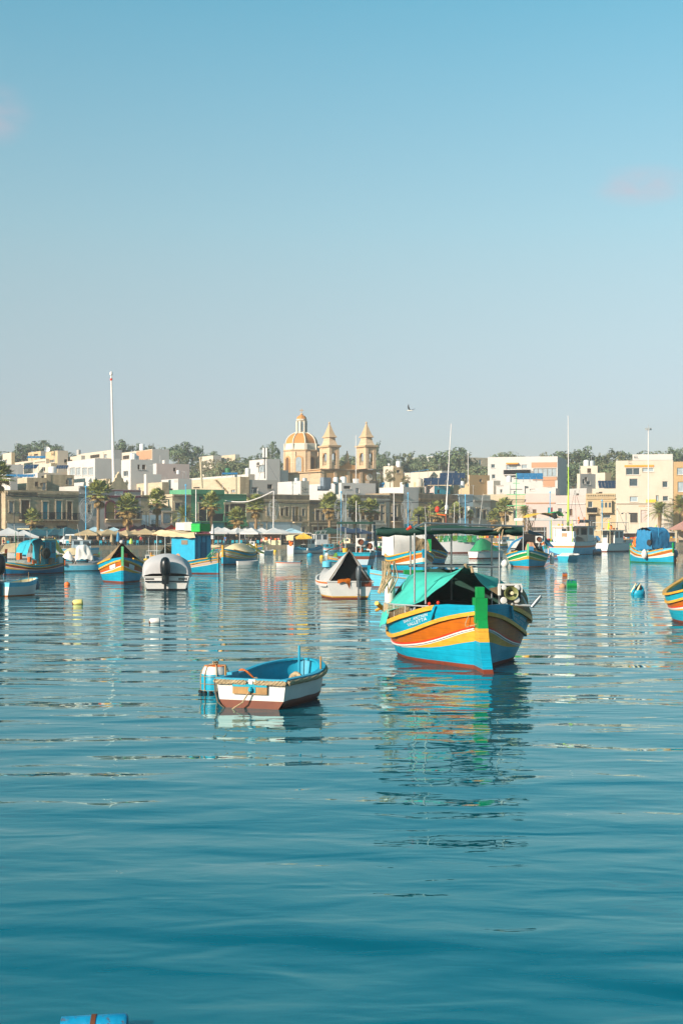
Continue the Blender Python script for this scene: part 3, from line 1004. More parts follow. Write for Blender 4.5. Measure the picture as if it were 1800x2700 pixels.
 mb = MB()
 mb.tube([pk + Vector((.04, -.03, .04)), pk + Vector((.06, .06, -.06)), pk + Vector((.05, .16, -.04)), pk + Vector((.08, .2, -.2))], .045, 6)
 mb.build('lashing', 'rope', root)
 mb = MB()
 for (x, y) in ((-1.5, -1.25), (-2.2, -1.62), (-2.8, -1.85), (-3.4, -1.95), (-4.0, -1.98)):
  mb.tube([(x, y, ZRk(-x / L) - .05), (x, y, 1.52)], 0.022, 6)
 mb.tube([(-0.95, -.82, 1.57), (-1.5, -1.25, 1.54), (-2.8, -1.85, 1.52), (-4.0, -1.98, 1.5)], 0.022, 6)
 mb.build('side_rail', 'galv', root)
 mb = MB()
 rr = random.Random(5)
 for k in range(34):
  t = k / 33
  x = -2.0 - 2.1 * t
  y = -(1.56 + .42 * min(t * 1.7, 1))
  for s in (1, -1):
   mb.tube([(x, y - .0, ZRk(-x / L) + .02), (x - .22 * s + rr.uniform(-.03, .03), y - .02, 1.27), (x + rr.uniform(-.04, .04), y, 1.5)], 0.006, 3)
 tag(mb.build('netting', 'rope', root), kind='stuff')
 mb = MB()
 for (x, y, z) in ((-1.28, -1.1, 1.58), (-1.05, -.9, 1.62)):
  mb = MB()
  mb.lathe([(.01, -.05), (.04, -.03), (.05, 0), (.04, .03), (.01, .05)], 8, c=(x, y, z + .03))
  mb.build('float', 'red', root, smooth=60)
 mb = MB()
 mb.tube([(-1.9, -1.45, 1.2), (-1.9, -1.5, 1.32), (-1.75, -1.42, 1.48)], .03, 5)
 mb.tube([(-2.0, -1.5, 1.2), (-1.95, -1.5, 1.45)], .025, 5)
 mb.build('anchor', 'galv', root)
 mb = MB()
 q = H.pt(.62, ZRk(.62) + .12, -1, .12)
 mb.tube([q + Vector((.25, -.2, .14)), q + Vector((-.35, .12, -.12))], .07, 7)
 mb.tube([q + Vector((-.05, -.2, -.1)), q + Vector((0.0, .25, .12))], .05, 6)
 mb.build('cleat', 'yellow', root)
 mb = MB()
 q = H.pt(.72, ZRk(.72) + .35, -1, .08)
 mb.lathe([(.02, -.52), (.13, -.46), (.16, -.3), (.16, .3), (.13, .44), (.02, .5)], 10, c=q)
 mb.build('fender', 'white_paint', root, smooth=60)
 mb = MB()
 rr = random.Random(8)
 for k in range(16):
  y0 = -1.75 + rr.uniform(-.18, .16)
  x0 = -4.6 + rr.uniform(-.6, .6)
  mb.tube([(x0, y0, 2.66), (x0 + rr.uniform(-.1, .1), y0 + rr.uniform(-.12, .12), 2.2), (x0 + rr.uniform(-.1, .1), y0 - .15 + rr.uniform(-.15, .1), 1.75)], .018, 4)
 mb.build('rope_bundle', 'rope', root)
 mb = MB()
 mb.grid(cloth([[(-2.3, 1.2, 2.12), (-2.7, 1.45, 2.1)], [(-2.2, 1.45, 2.0), (-2.7, 1.7, 1.95)], [(-2.2, 1.62, 1.6), (-2.7, 1.9, 1.55)], [(-2.2, 1.75, 1.0), (-2.7, 2.0, 1.05)]], 12, 6, .06, 4, 3))
 mb.build('canvas_bag', 'tarp_brown', root, smooth=60)
 hx, hy, hz = -1.6, 1.14, 1.62
 w, h = .92, .74
 mb = MB()
 mb.box(-.1, .0, -w / 2, w / 2, 0, h)
 hau = mb.build('net_hauler', 'black_plastic', root, (hx, hy, hz), (0, R(-4), R(4)))
 hau.scale = (.64, .64, .64)
 mb = MB()
 for (y0, y1, z0, z1) in ((-w / 2 - .03, w / 2 + .03, h - .03, h + .05), (-w / 2 - .05, -w / 2 + .04, .3, h - .032), (w / 2 - .02, w / 2 + .06, .42, h - .032)):
  mb.box(-.12, .04, y0, y1, z0, z1)
 mb.build('hauler_frame', 'white_paint', hau)
 mb = MB()
 mb.lathe([(.01, -.1), (.15, -.1), (.27, .05), (.29, .06), (.29, -.14), (.01, -.14)], 20)
 d = mb.build('hauler_drum', 'green_pale', hau, (.1, .02, h * .52), (0, R(90), 0), smooth=40)
 d.data.materials[0] = M('drum_olive', '#76784a', 0.5, 0.2, 5)
 mb = MB()
 mb.lathe([(.01, .1), (.08, .09), (.06, 0), (.03, -.1)], 10)
 mb.build('hauler_hub', 'cream_paint', hau, (.13, .02, h * .52), (0, R(90), 0), smooth=40)
 for (y, z, r) in ((-.3, .08, .15), (.26, .1, .14), (.28, .60, .13), (-.28, .62, .11)):
  mb = MB()
  mb.lathe([(r, -.02), (r, .02), (r * .8, .05), (.01, .06)], 14)
  mb.build('roller_disc', 'white_paint', hau, (.05, y, z), (0, R(90), 0), smooth=40)
 mb = MB()
 mb.tube([(-.1, .1, -.5), (-.1, .1, .02)], .075, 8)
 mb.tube([(-.1, .35, .42), (-.3, .62, .2), (-.2, .8, -.2)], .05, 6)
 mb.build('hauler_stand', 'galv', hau)
 mb = MB()
 mb.tube([(-.1, .2, -.1), (0, .85, -.14), (.0, 1.0, -.14)], .05, 8)
 mb.build('hauler_arm', 'galv', hau)
 mb = MB()
 mb.tube([(0, .92, -.2), (.05, 1.08, .0), (.08, 1.3, .26)], [.07, .085, .075], 10)
 mb.build('roller', 'steel', hau, smooth=50)
 return root
main_luzzu()
# small transom-stern boats
def dinghy_hull(L, B, h, stern=0.82, sheer=0.18, wlk=0.8, rake=0.12, hs=None):
 rim = curve([(0, .05), (.03, .30 * B / 2), (.1, .58 * B / 2), (.25, .88 * B / 2), (.45, B / 2), (.75, .95 * B / 2), (1, stern * B / 2)])
 wl = curve([(0, .03), (.03, .14 * B / 2), (.1, .36 * B / 2), (.25, .66 * B / 2), (.45, wlk * B / 2), (.75, wlk * .96 * B / 2), (1, stern * wlk * .93 * B / 2)])
 zr = curve([(0, h + sheer), (.2, h + sheer * .55), (.5, h), (1, (hs or h))])
 return Hull(L, rim, wl, zr, rake=rake, keel=-0.3)
def small_boat(name, label, cat, loc, heading, L, B, h, bands, mats, inside, group, rimmat='white_paint', thwarts=2, stern=.82, sheer=.18, floor=.12, wlk=.8, rake=.12, deck=None, rim_r=None, us=None):
 root = thing(name, label, cat, loc, heading, group)
 H = dinghy_hull(L, B, h, stern, sheer, wlk, rake)
 lv = [lambda u: -.28, lambda u: 0.0] + [(lambda u, k=k: H.zr(u) * k) for k in bands] + [lambda u: H.zr(u)]
 hull_skin(H, lv, us or USAMP, 2).build('hull', mats, root, smooth=45)
 hull_inside(H, floor, us or USAMP, -.05).build('inner_hull', [inside, inside], root, smooth=40)
 for sd in (1, -1):
  rail(MB(), H, lambda u: H.zr(u) + .012, .05, .035, .05, 0, 1, sd, 24).build('gunwale', rimmat, root)
 mb = MB()
 mb.box(-L - .03, -L + .06, -H.y(1, h) - .02, H.y(1, h) + .02, H.zr(1) - .03, H.zr(1) + .04)
 mb.build('transom_rail', rimmat, root)
 for k in range(thwarts):
  u = .38 + .36 * k
  mb = MB()
  mb.box(-u * L - .1, -u * L + .1, -H.y(u, h) + .05, H.y(u, h) - .05, h * .62, h * .62 + .035)
  mb.build('thwart', inside, root)
 return root, H
GD = 'dinghies and tenders in the harbour'
def hd(deg):
 """heading from degrees: 0 = bow to the right, 90 = bow away from the viewer, -90 = bow towards the viewer"""
 return R(deg)
# the white and brown dinghy in front
def near_dinghy():
 loc = wpt(662, 1868)
 L, B, h = 3.0, 1.66, .56
 H = dinghy_hull(L, B, h, .9, .16, .84, .1)
 H.ex = .3
 he = hd(71)
 bow = loc + Vector((math.cos(he), math.sin(he), 0)) * L
 root = thing('dinghy', 'white and brown dinghy, turquoise inside, thick rope fender round its rim', 'dinghy', bow, he, GD)
 sheer = lambda k: (lambda u: H.zr(u) * k)
 lv = [lambda u: -.28, lambda u: -.0, lambda u: .165 + .006 * math.sin(u * 23), lambda u: H.zr(u)]
 hull_skin(H, lv, USAMP, 3).build('hull', [M('dinghy_brown', '#6a3522', .6, .2, 5, stain='#8a5238', s0=.5, s1=.8, samt=.5)] * 2 + ['white_paint'], root, smooth=45)
 hull_inside(H, .1, USAMP, -.05).build('inner_hull', [M('inside_blue', '#168aa6', .5, .14, 4, stain='#0e6478', s0=.5, s1=.8, samt=.5), M('inside_floor', '#9a938a', .7, .25, 5, stain='#2c7f90', s0=.4, s1=.7)], root, smooth=40)
 for sd in (1, -1):
  rail(MB(), H, lambda u: H.zr(u) + .02, .1, .03, .04, 0, 1, sd, 30).build('gunwale', 'inside_blue', root)
 mb = MB()
 ht = H.zr(1)
 w = H.y(1, ht)
 mb.box(-L - .02, -L + .09, -w - .02, w + .02, ht, ht + .035)
 mb.build('transom_rail', 'inside_blue', root)
 def fend(path, nm, mat='rope'):
  mb = MB()
  tot = 0
  pts = []
  for i, p in enumerate(path):
   if i: tot += (Vector(p) - Vector(path[i - 1])).length
   pts.append((Vector(p), tot))
  for s in range(3):
   q = []
   for (p, t) in pts:
    a = t * 26 + s * 2.094
    q.append(p + Vector((0.022 * math.cos(a) * .6, 0.022 * math.cos(a), 0.022 * math.sin(a))))
   mb.tube(q, .034, 5)
  return mb.build(nm, mat, root, smooth=70)
 n = 110
 for sd, mt in ((1, 'rope'), (-1, 'rope')):
  fend([H.pt(i / n * .995, H.zr(i / n) - .035, sd, .045) for i in range(n + 1)], 'rope_fender', mt)
 fend([(-L - .035, -w + (w - .09) * i / 26, ht - .04) for i in range(27)], 'rope_fender')
 fend([(-L - .035, .10 + (w - .10) * i / 26, ht - .04) for i in range(27)], 'rope_fender')
 mb = MB()
 mb.box(-L - .05, -L - .005, -.36, .38, ht - .27, ht - .07)
 mb.build('motor_pad', 'wood', root)
 mb = MB()
 mb.box(-L - .056, -L - .004, -.36, .38, ht - .125, ht - .066)
 mb.box(-L - .058, -L - .004, -.12, -.0, ht - .24, ht - .13)
 mb.build('pad_paint', 'turquoise', root)
 mb = MB()
 mb.box(-L - .04, -L + .1, -.11, .04, ht - .1, ht + .025)
 mb.box(-L - .06, -L - .03, -.05, .0, ht - .07, ht + .0)
 mb.build('sculling_notch', 'white_paint', root)
 mb = MB()
 mb.lathe([(.02, -.03), (.05, 0), (.045, .05), (.02, .08)], 8, c=(-L - .08, -.02, ht - .2))
 mb.build('ring_bolt', 'turquoise', root)
 mb = MB()
 mb.tube([(-L - .09, -.02, ht - .18), (-L - .1, .03, .3), (-L - .13, .13, .13), (-L - .16, .3, .02), (-L - .18, .36, -.03)], .016, 6)
 mb.build('mooring_rope', 'rope', root)
 mb = MB()
 mb.tube([(-L + .05, w - .04, ht + .05), (-L - .04, w + .03, ht - .02), (-L - .03, w + .02, .3), (-L - .05, w - .05, .1), (-L - .05, w - .2, -.02)], .016, 6)
 mb.build('mooring_rope', 'rope_dark', root)
 for (u, sd, hh) in ((.86, 1, .24), (.35, -1, .30)):
  mb = MB()
  p = H.pt(u, H.zr(u), sd, -.03)
  mb.tube([p + Vector((0, 0, -.1)), p + Vector((0, 0, hh))], .022, 6)
  mb.build('thole_pin', 'wood', root)
 mb = MB()
 mb.tube([(-.28, .0, .2), (-.28, .0, 1.05)], .028, 7)
 mb.build('bow_post', 'inside_blue', root)
 mb = MB()
 p = H.pt(.8, H.zr(.8), 1, -.05)
 mb.box(p.x - .02, p.x + .35, p.y - .06, p.y + .05, p.z, p.z + .09)
 mb.build('oar_block', 'inside_blue', root)
 mb = MB()
 for k in (.3,):
  mb.box(-k * L - .25, -k * L + .3, -H.y(k, h) + .05, H.y(k, h) - .05, h * .42, h * .42 + .04)
 mb.build('fore_seat', 'inside_floor', root)
 mb = MB()
 mb.box(-.86 * L, -.86 * L + .3, -H.y(.8, h) + .05, H.y(.8, h) - .05, h * .5, h * .5 + .04)
 mb.build('thwart', 'inside_blue', root)
 def twist(path, r, mat):
  f = [curve([(i / (len(path) - 1), p[k]) for i, p in enumerate(path)]) for k in range(3)]
  q = [Vector([f[k](i / 80) for k in range(3)]) for i in range(81)]
  mb = MB()
  for s in range(3):
   mb.tube([p + Vector((math.cos(i * .9 + s * 2.094), math.sin(i * .9 + s * 2.094) * .7, math.sin(i * .9 + s * 2.094))) * r * .6 for i, p in enumerate(q)], r * .75, 5)
  return mb.build('heavy_rope', mat, root, smooth=70)
 g = H.pt(.52, H.zr(.52), 1)
 twist([g + Vector((-.1, .06, -.05)), g + Vector((-.02, -.02, .05)), g + Vector((0, -.16, .0)), g + Vector((.04, -.32, -.16))], .026, 'rope_orange')
 twist([g + Vector((.04, -.32, -.14)), g + Vector((.06, -.6, -.3)), g + Vector((.12, -.85, -.36)), g + Vector((.25, -1.0, -.38))], .05, 'rope')
 twist([(-1.15, -.15, .28), (-1.05, -.12, .42), (-1.0, -.22, .5), (-1.05, -.34, .42), (-1.1, -.27, .34), (-1.0, -.16, .46), (-.95, -.34, .3)], .05, 'rope')
 twist([(-1.0, -.4, .3), (-.85, -.5, .45), (-.8, -.62, .42), (-.9, -.6, .3)], .035, 'rope_dark')
 return root
near_dinghy()
# barrel buoy beside it: blue drum, white shoulders, orange top, netted with cord
def barrel_buoy():
 p = wpt(568, 1824)
 t = thing('barrel_buoy', 'blue and white barrel buoy with orange top, corded, behind the near dinghy', 'buoy', p)
 t.scale = (1, 1, .66)
 mb = MB()
 mb.lathe([(.29, -.3), (.31, -.2), (.31, .58), (.30, .61), (.30, .62), (.27, .76), (.235, .86), (.23, .885), (.02, .9)], 22,
    mf=lambda i: 0 if i < 3 else (1 if i < 6 else 2))
 mb.build('drum', ['blue', 'white_paint', 'orange'], t, smooth=40)
 mb = MB()
 for k in range(7):
  a = k * 2 * math.pi / 7 + .4
  c, s = math.cos(a), math.sin(a)
  mb.tube([(c * .325, s * .325, -.1), (c * .325, s * .325, .6), (c * .28, s * .28, .76), (c * .24, s * .24, .89), (0, 0, .92)], .012 if k != 2 else .022, 5)
 for z, r in ((.3, .322), (.08, .325), (.545, .32)):
  mb.tube([(r * math.cos(a * .2618), r * math.sin(a * .2618), z) for a in range(25)], .009, 4, cap=False)
 mb.build('cord', 'rope', t)
 mb = MB()
 for k in range(3):
  mb.tube([(.05 * math.cos(a * .7 + k), .05 * math.sin(a * .7 + k * 2), .93 + .03 * k + .02 * math.sin(a)) for a in range(10)], .022, 5)
 mb.build('knot', 'rope', t)
 mb = MB()
 for k in range(14):
  a = k * .449
  mb.lathe([(.01, -.05), (.055, -.02), (.05, .03), (.01, .05)], 6, c=(.33 * math.cos(a), .33 * math.sin(a), .02))
 tag(mb.build('weed', 'dark', t), kind='stuff')
barrel_buoy()
# tender under a grey tent cover, stern to the viewer
def tarp_tender():
 p = wpt(917, 1579)
 he = hd(99)
 L, B, h = 5.0, 2.95, .95
 bow = p + Vector((math.cos(he), math.sin(he), 0)) * L
 root, H = small_boat('covered_boat', 'white boat under grey tent cover with small outboard, behind the largest boat', 'boat', bow, he, L, B, h,
       [.10, .17, .9], ['antifoul', 'antifoul', 'yellow', 'white_paint', 'white_paint'], 'white_paint', GD, thwarts=0, stern=.86, sheer=.4, wlk=.78)
 for sd in (1, -1):
  rail(MB(), H, lambda u: H.zr(u) * .95, .02, .04, .09, 0, .98, sd, 20).build('rubbing_strake', 'orange', root)
 e = lambda u, s, dz=-.22: H.pt(u, H.zr(u) + dz, s, .12)
 zt = 2.05
 tent(root, [(-L + .0, .05, zt), (-3.6, 0, zt - .14), (-1.6, 0, 1.7), (.1, 0, 1.25)],
   [Vector((-L + .2, 1.3, .72)), e(.75, 1), e(.35, 1), e(.05, 1, .02)], [Vector((-L + .2, -1.3, .8)), e(.75, -1), e(.35, -1), e(.05, -1, .02)], 'tarp_grey', wr=.03)
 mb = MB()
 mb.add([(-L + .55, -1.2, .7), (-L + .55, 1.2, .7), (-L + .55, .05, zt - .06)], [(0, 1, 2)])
 mb.build('shade_opening', 'dark', root)  # dark sheet stands in for the shade under the cover
 mb = MB()
 mb.tube([(-L + .05, 1.15, .95), (-L + .05, .05, zt)], .03, 6)
 mb.tube([(-L + .05, -1.15, .95), (-L + .05, .05, zt)], .03, 6)
 mb.build('cover_frame', 'wood_grey', root)
 mb = MB()
 mb.grid(cloth([[(-L - .04, .72, .98), (-L - .05, .3, 1.0), (-L - .04, .0, 1.0)], [(-L - .1, .7, .86), (-L - .12, .3, .88), (-L - .1, .05, .62)]], 6, 10, .04, 3, 4))
 mb.build('cloth_on_transom', 'orange_brown', root)
 mb = MB()
 mb.box(-L - .03, -L + .1, -1.15, -.6, .72, .98)
 mb.build('wooden_board', 'brown_paint', root)
 outboard(root, -L - .17, -.42, .9, 0, .78, M('motor_grey', '#4a5054', .35, .15, 5))
 fit(root, 833, 984, 1580, 1.0, 1.5)
tarp_tender()
# speedboat with cover and big black outboard
def speedboat():
 p = wpt(438, 1554)
 he = hd(96)
 L, B, h = 5.6, 2.75, .78
 bow = p + Vector((math.cos(he), math.sin(he), 0)) * L
 root, H = small_boat('speedboat', 'white speedboat under pale grey cover with large black outboard motor', 'speedboat', bow, he, L, B, h,
       [.12, .55], ['dark', 'dark', 'white_paint', 'white_bright'], 'white_paint', None, thwarts=0, stern=.94, sheer=.3, wlk=.88)
 rows = []
 for (x, w, zz) in ((-L + .02, 1.22, 1.0), (-L + .3, 1.22, 1.75), (-4.4, 1.25, 2.02), (-3.6, 1.32, 2.08), (-2.4, 1.34, 1.7), (-1.0, 1.0, 1.3), (0.1, .15, 1.1)):
  u = -x / L
  zb = H.zr(min(max(u, 0), 1)) - .04
  rows.append([(x, w * 1.08, zb), (x, w * 1.02, zb + (zz - zb) * .55), (x, w * .66, zb + (zz - zb) * .86), (x, 0, zz), (x, -w * .66, zb + (zz - zb) * .86), (x, -w * 1.02, zb + (zz - zb) * .55), (x, -w * 1.08, zb)])
 mb = MB()
 mb.grid(cloth(rows, 26, 26, .035, 4, 2.2))
 mb.build('boat_cover', M('cover_pale', '#a8a3a2', .75, .06, 1.5, .015, 4), root, smooth=60)
 mb = MB()
 for k in range(6):
  y = -.5 + .2 * k
  mb.tube([(-L + .25, y * 1.6, 1.5), (-4.4, y, 2.05 - abs(y) * .3)], .02, 4)
 mb.build('cover_rib', 'tarp_grey', root)
 for sd in (1, -1):
  mb = MB()
  mb.box(-L - .015, -L + .02, sd * .95 - .25, sd * .95 + .25, .62, .7)
  mb.build('vent_slot', 'dark', root)
 mb = MB()
 mb.box(-L - .1, -L + .02, -1.2, 1.2, .50, .56)
 mb.build('rubbing_strake', 'black_plastic', root)
 outboard(root, -L - .28, .05, .78, 0, 1.55)
 fit(root, 379, 502, 1557)
speedboat()
# luzzu with the tall blue wheelhouse
def blue_house():
 he = hd(-62)
 p = wpt(522, 1511)
 root, H = luzzu('fishing_boat', 'fishing boat with tall bright blue wheelhouse and bundled sails on its roof', p + Vector((1.6, 2.4, 0)), hd(-38), 8.6, 3.6, 1.12,
     dict(top='blue', band='plaster_pink', line='yellow', tri='blue', post='wood'), simple=True)
 tops = []
 hull_parts = set(root.children)
 mb = MB()
 mb.box(-6.4, -3.4, -1.05, 1.15, .9, 3.55)
 M('house_blue', '#0f8fb0', .5, .14, 3, stain='#0b7390', s0=.5, s1=.8)
 w = mb.build('wheelhouse', 'house_blue', root)
 for (x0, x1, y, z0, z1) in ((-5.1, -4.3, -1.065, 2.7, 3.1),):
  mb = MB()
  mb.box(x0, x1, y - .02, y + .02, z0, z1)
  f = mb.build('window', 'wood_grey', w)
 mb = MB()
 for x in (-3.385,):
  for k in range(3):
   mb.box(x - .02, x + .04, -.8 + k * .62, -.72 + k * .62, .95, 3.5)
 mb.build('batten', 'blue_deep', w)
 mb = MB()
 mb.box(-3.42, -3.37, -.3, .4, .95, 2.9)
 mb.build('door', 'blue_deep', w)
 mb = MB()
 mb.lathe([(.3, 0), (.3, .02), (.02, .021)], 14)
 mb.build('round_patch', 'plaster_salmon', w, (-5.55, -1.065, 1.55), (R(90), 0, 0))
 mb = MB()
 mb.box(-8.6, -3.1, -1.35, 1.4, 3.56, 3.68)
 mb.build('roof', 'tarp_brown', root)
 mb = MB()
 mb.grid(cloth([[(-8.8, -1.2, 3.75), (-8.8, .2, 3.75)], [(-7.5, -1.5, 4.05), (-7.5, .2, 4.0)], [(-6, -1.55, 4.0), (-6, .2, 4.05)], [(-4.6, -1.55, 3.75), (-4.6, .2, 3.9)], [(-3.1, -1.4, 3.8), (-3.0, .2, 3.8)]], 16, 8, .12, 3, 1.6))
 mb.grid(cloth([[(-8.8, -1.2, 3.75), (-8.8, -1.2, 3.6)], [(-7.5, -1.5, 4.05), (-7.5, -1.5, 3.5)], [(-6, -1.55, 4.0), (-6, -1.5, 3.42)], [(-4.6, -1.55, 3.75), (-4.6, -1.5, 3.4)], [(-3.1, -1.4, 3.8), (-3.0, -1.4, 3.3)]], 16, 8, .10, 7, 2))
 mb.build('folded_canvas', 'tarp_cream', root, smooth=60)
 for (x0, x1, y0, y1, z0, z1, m, nm) in ((-6.3, -5.2, -.6, .6, 4.05, 4.75, 'tarp_white', 'foam_box'), (-5.15, -4.1, -.7, .5, 4.0, 4.8, 'tarp_grey', 'foam_box'), (-4.0, -2.9, -.9, .5, 3.9, 4.65, 'crate_green', 'crate')):
  mb = MB()
  mb.box(x0, x1, y0, y1, z0, z1)
  if nm == 'crate':
   for k in range(4):
    mb.box(x0 - .03, x1 + .03, y0 - .03, y1 + .03, z0 + .06 + k * .2, z0 + .1 + k * .2)
   tops.append(tag(mb.build(nm, m), 'green plastic fish crate on the blue wheelhouse roof', 'crate'))
  else:
   tops.append(tag(mb.build(nm, m), 'white foam box beside the green crate' if x0 > -5.2 else 'white foam box farthest from the green crate on the wheelhouse roof', 'box', 'foam boxes on the wheelhouse roof'))
 for (x, y) in ((-8.2, -1.2), (-8.2, 1.2), (-7.0, -1.3)):
  mb = MB()
  mb.tube([(x, y, 1.0), (x, y, 3.6)], .045, 6)
  mb.build('roof_post', 'galv', root)
 mb = MB()
 rr = random.Random(3)
 mb.grid(cloth([[(-8.2, -.9, 1.0), (-8.2, .9, 1.0)], [(-7.8, -1.0, 2.0), (-7.8, .9, 2.4)], [(-7.2, -.9, 2.6), (-7.2, .8, 2.2)], [(-6.7, -.9, 1.3), (-6.7, .8, 1.2)]], 12, 10, .3, 5, 2))
 mb.build('net_heap', M('net_tan', '#8a7352', .9, .5, 6, .05, 12), root)
 mb = MB()
 mb.tube([(-2.9, -.3, 1.2), (-1.9, 0, 2.4), (-2.9, .5, 1.2)], .05, 5)
 mb.tube([(-2.0, -1.0, 1.3), (-1.7, 0, 2.0), (-2.0, 1.0, 1.3)], .05, 5)
 mb.build('deck_gear', 'tarp_green', root)
 for c in root.children:
  if c not in hull_parts: c.location.x += 1.55
 fit(root, 398, 577, 1513, 1.0)
 for o in tops:
  o.rotation_euler = root.rotation_euler
  o.scale = root.scale
  k = Matrix.Rotation(root.rotation_euler.z, 4, 'Z') @ Vector((1.55 * root.scale.x, 0, 0))
  o.location = root.location + k
 return root
blue_house()
# luzzu under brown tent, bow towards the viewer, left
def brown_tent():
 p = wpt(304, 1534)
 root, H = luzzu('fishing_boat', 'striped fishing boat under brown tent canvas, bow towards the viewer, beside the speedboat', p, hd(-80), 7.2, 3.15, .98,
     dict(post='green_pale', inside='blue_deep'), post_h=.55)
 e = lambda u, s, dz=.06: H.pt(u, H.zr(u) + dz, s, .04)
 tent(root, [(-2.6, 0, 2.6), (-3.8, 0, 2.5), (-5.2, 0, 2.3), (-6.8, 0, 2.0)], [e(.26, 1), e(.45, 1), e(.7, 1), e(.95, 1)], [e(.13, -1), e(.45, -1), e(.7, -1), e(.95, -1)], 'tarp_brown', wr=.04)
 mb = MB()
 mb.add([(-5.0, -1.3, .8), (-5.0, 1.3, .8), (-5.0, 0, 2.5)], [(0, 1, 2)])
 mb.build('shade_back', 'dark', root)  # dark sheet stands in for the shade inside the tent
 mb = MB()
 mb.lathe([(.03, -.4), (.38, -.3), (.4, .3), (.03, .42)], 12, c=(-3.2, .05, 1.45))
 mb.build('red_float', 'red', root, smooth=50)
 mb = MB()
 mb.lathe([(.02, -.12), (.12, -.08), (.14, .0), (.12, .1), (.02, .14)], 8, c=(-2.55, 0, 2.63))
 mb.build('ridge_cap', 'white_paint', root)
 for sd in (1, -1):
  mb = MB()
  c = [H.pt(u, ZS2(u) * .98 - zz, sd, .035) for (u, zz) in ((.05, .1), (.13, .1), (.13, .30), (.05, .30))]
  mb.prism(c, H.nrm(.1, .9, sd) * .012)
  mb.build('name_plate', 'white_paint', root)
 fit(root, 259, 382, 1537, 1.3, .72)
 return root
brown_tent()
# buildings
def ray_u(p, C, t):
 k = (p - 900.0) / F
 return (k * C[1] - C[0]) / (t[0] - k * t[1])
BLD = {}
def wall_grid(mb, L, H0, H1, holes, depth, org, du, dn, m=0):
 """wall panel of length L from H0 to H1 with rectangular openings and their reveals; du along, dn outward"""
 us = sorted(set([0, L] + [h[0] for h in holes] + [h[1] for h in holes]))
 zs = sorted(set([H0, H1] + [h[2] for h in holes] + [h[3] for h in holes]))
 P = lambda u, z, d=0.0: (org[0] + du[0] * u - dn[0] * d, org[1] + du[1] * u - dn[1] * d, z)
 for i in range(len(us) - 1):
  for j in range(len(zs) - 1):
   uc, zc = (us[i] + us[i + 1]) / 2, (zs[j] + zs[j + 1]) / 2
   if any(h[0] < uc < h[1] and h[2] < zc < h[3] for h in holes):
    continue
   mb.add([P(us[i], zs[j]), P(us[i + 1], zs[j]), P(us[i + 1], zs[j + 1]), P(us[i], zs[j + 1])], [(0, 1, 2, 3)], m)
 for (a, b, c, d) in [h[:4] for h in holes]:
  for q in (((a, c), (b, c)), ((b, c), (b, d)), ((b, d), (a, d)), ((a, d), (a, c))):
   mb.add([P(*q[0]), P(*q[1]), P(*q[1], depth), P(*q[0], depth)], [(0, 1, 2, 3)], m)
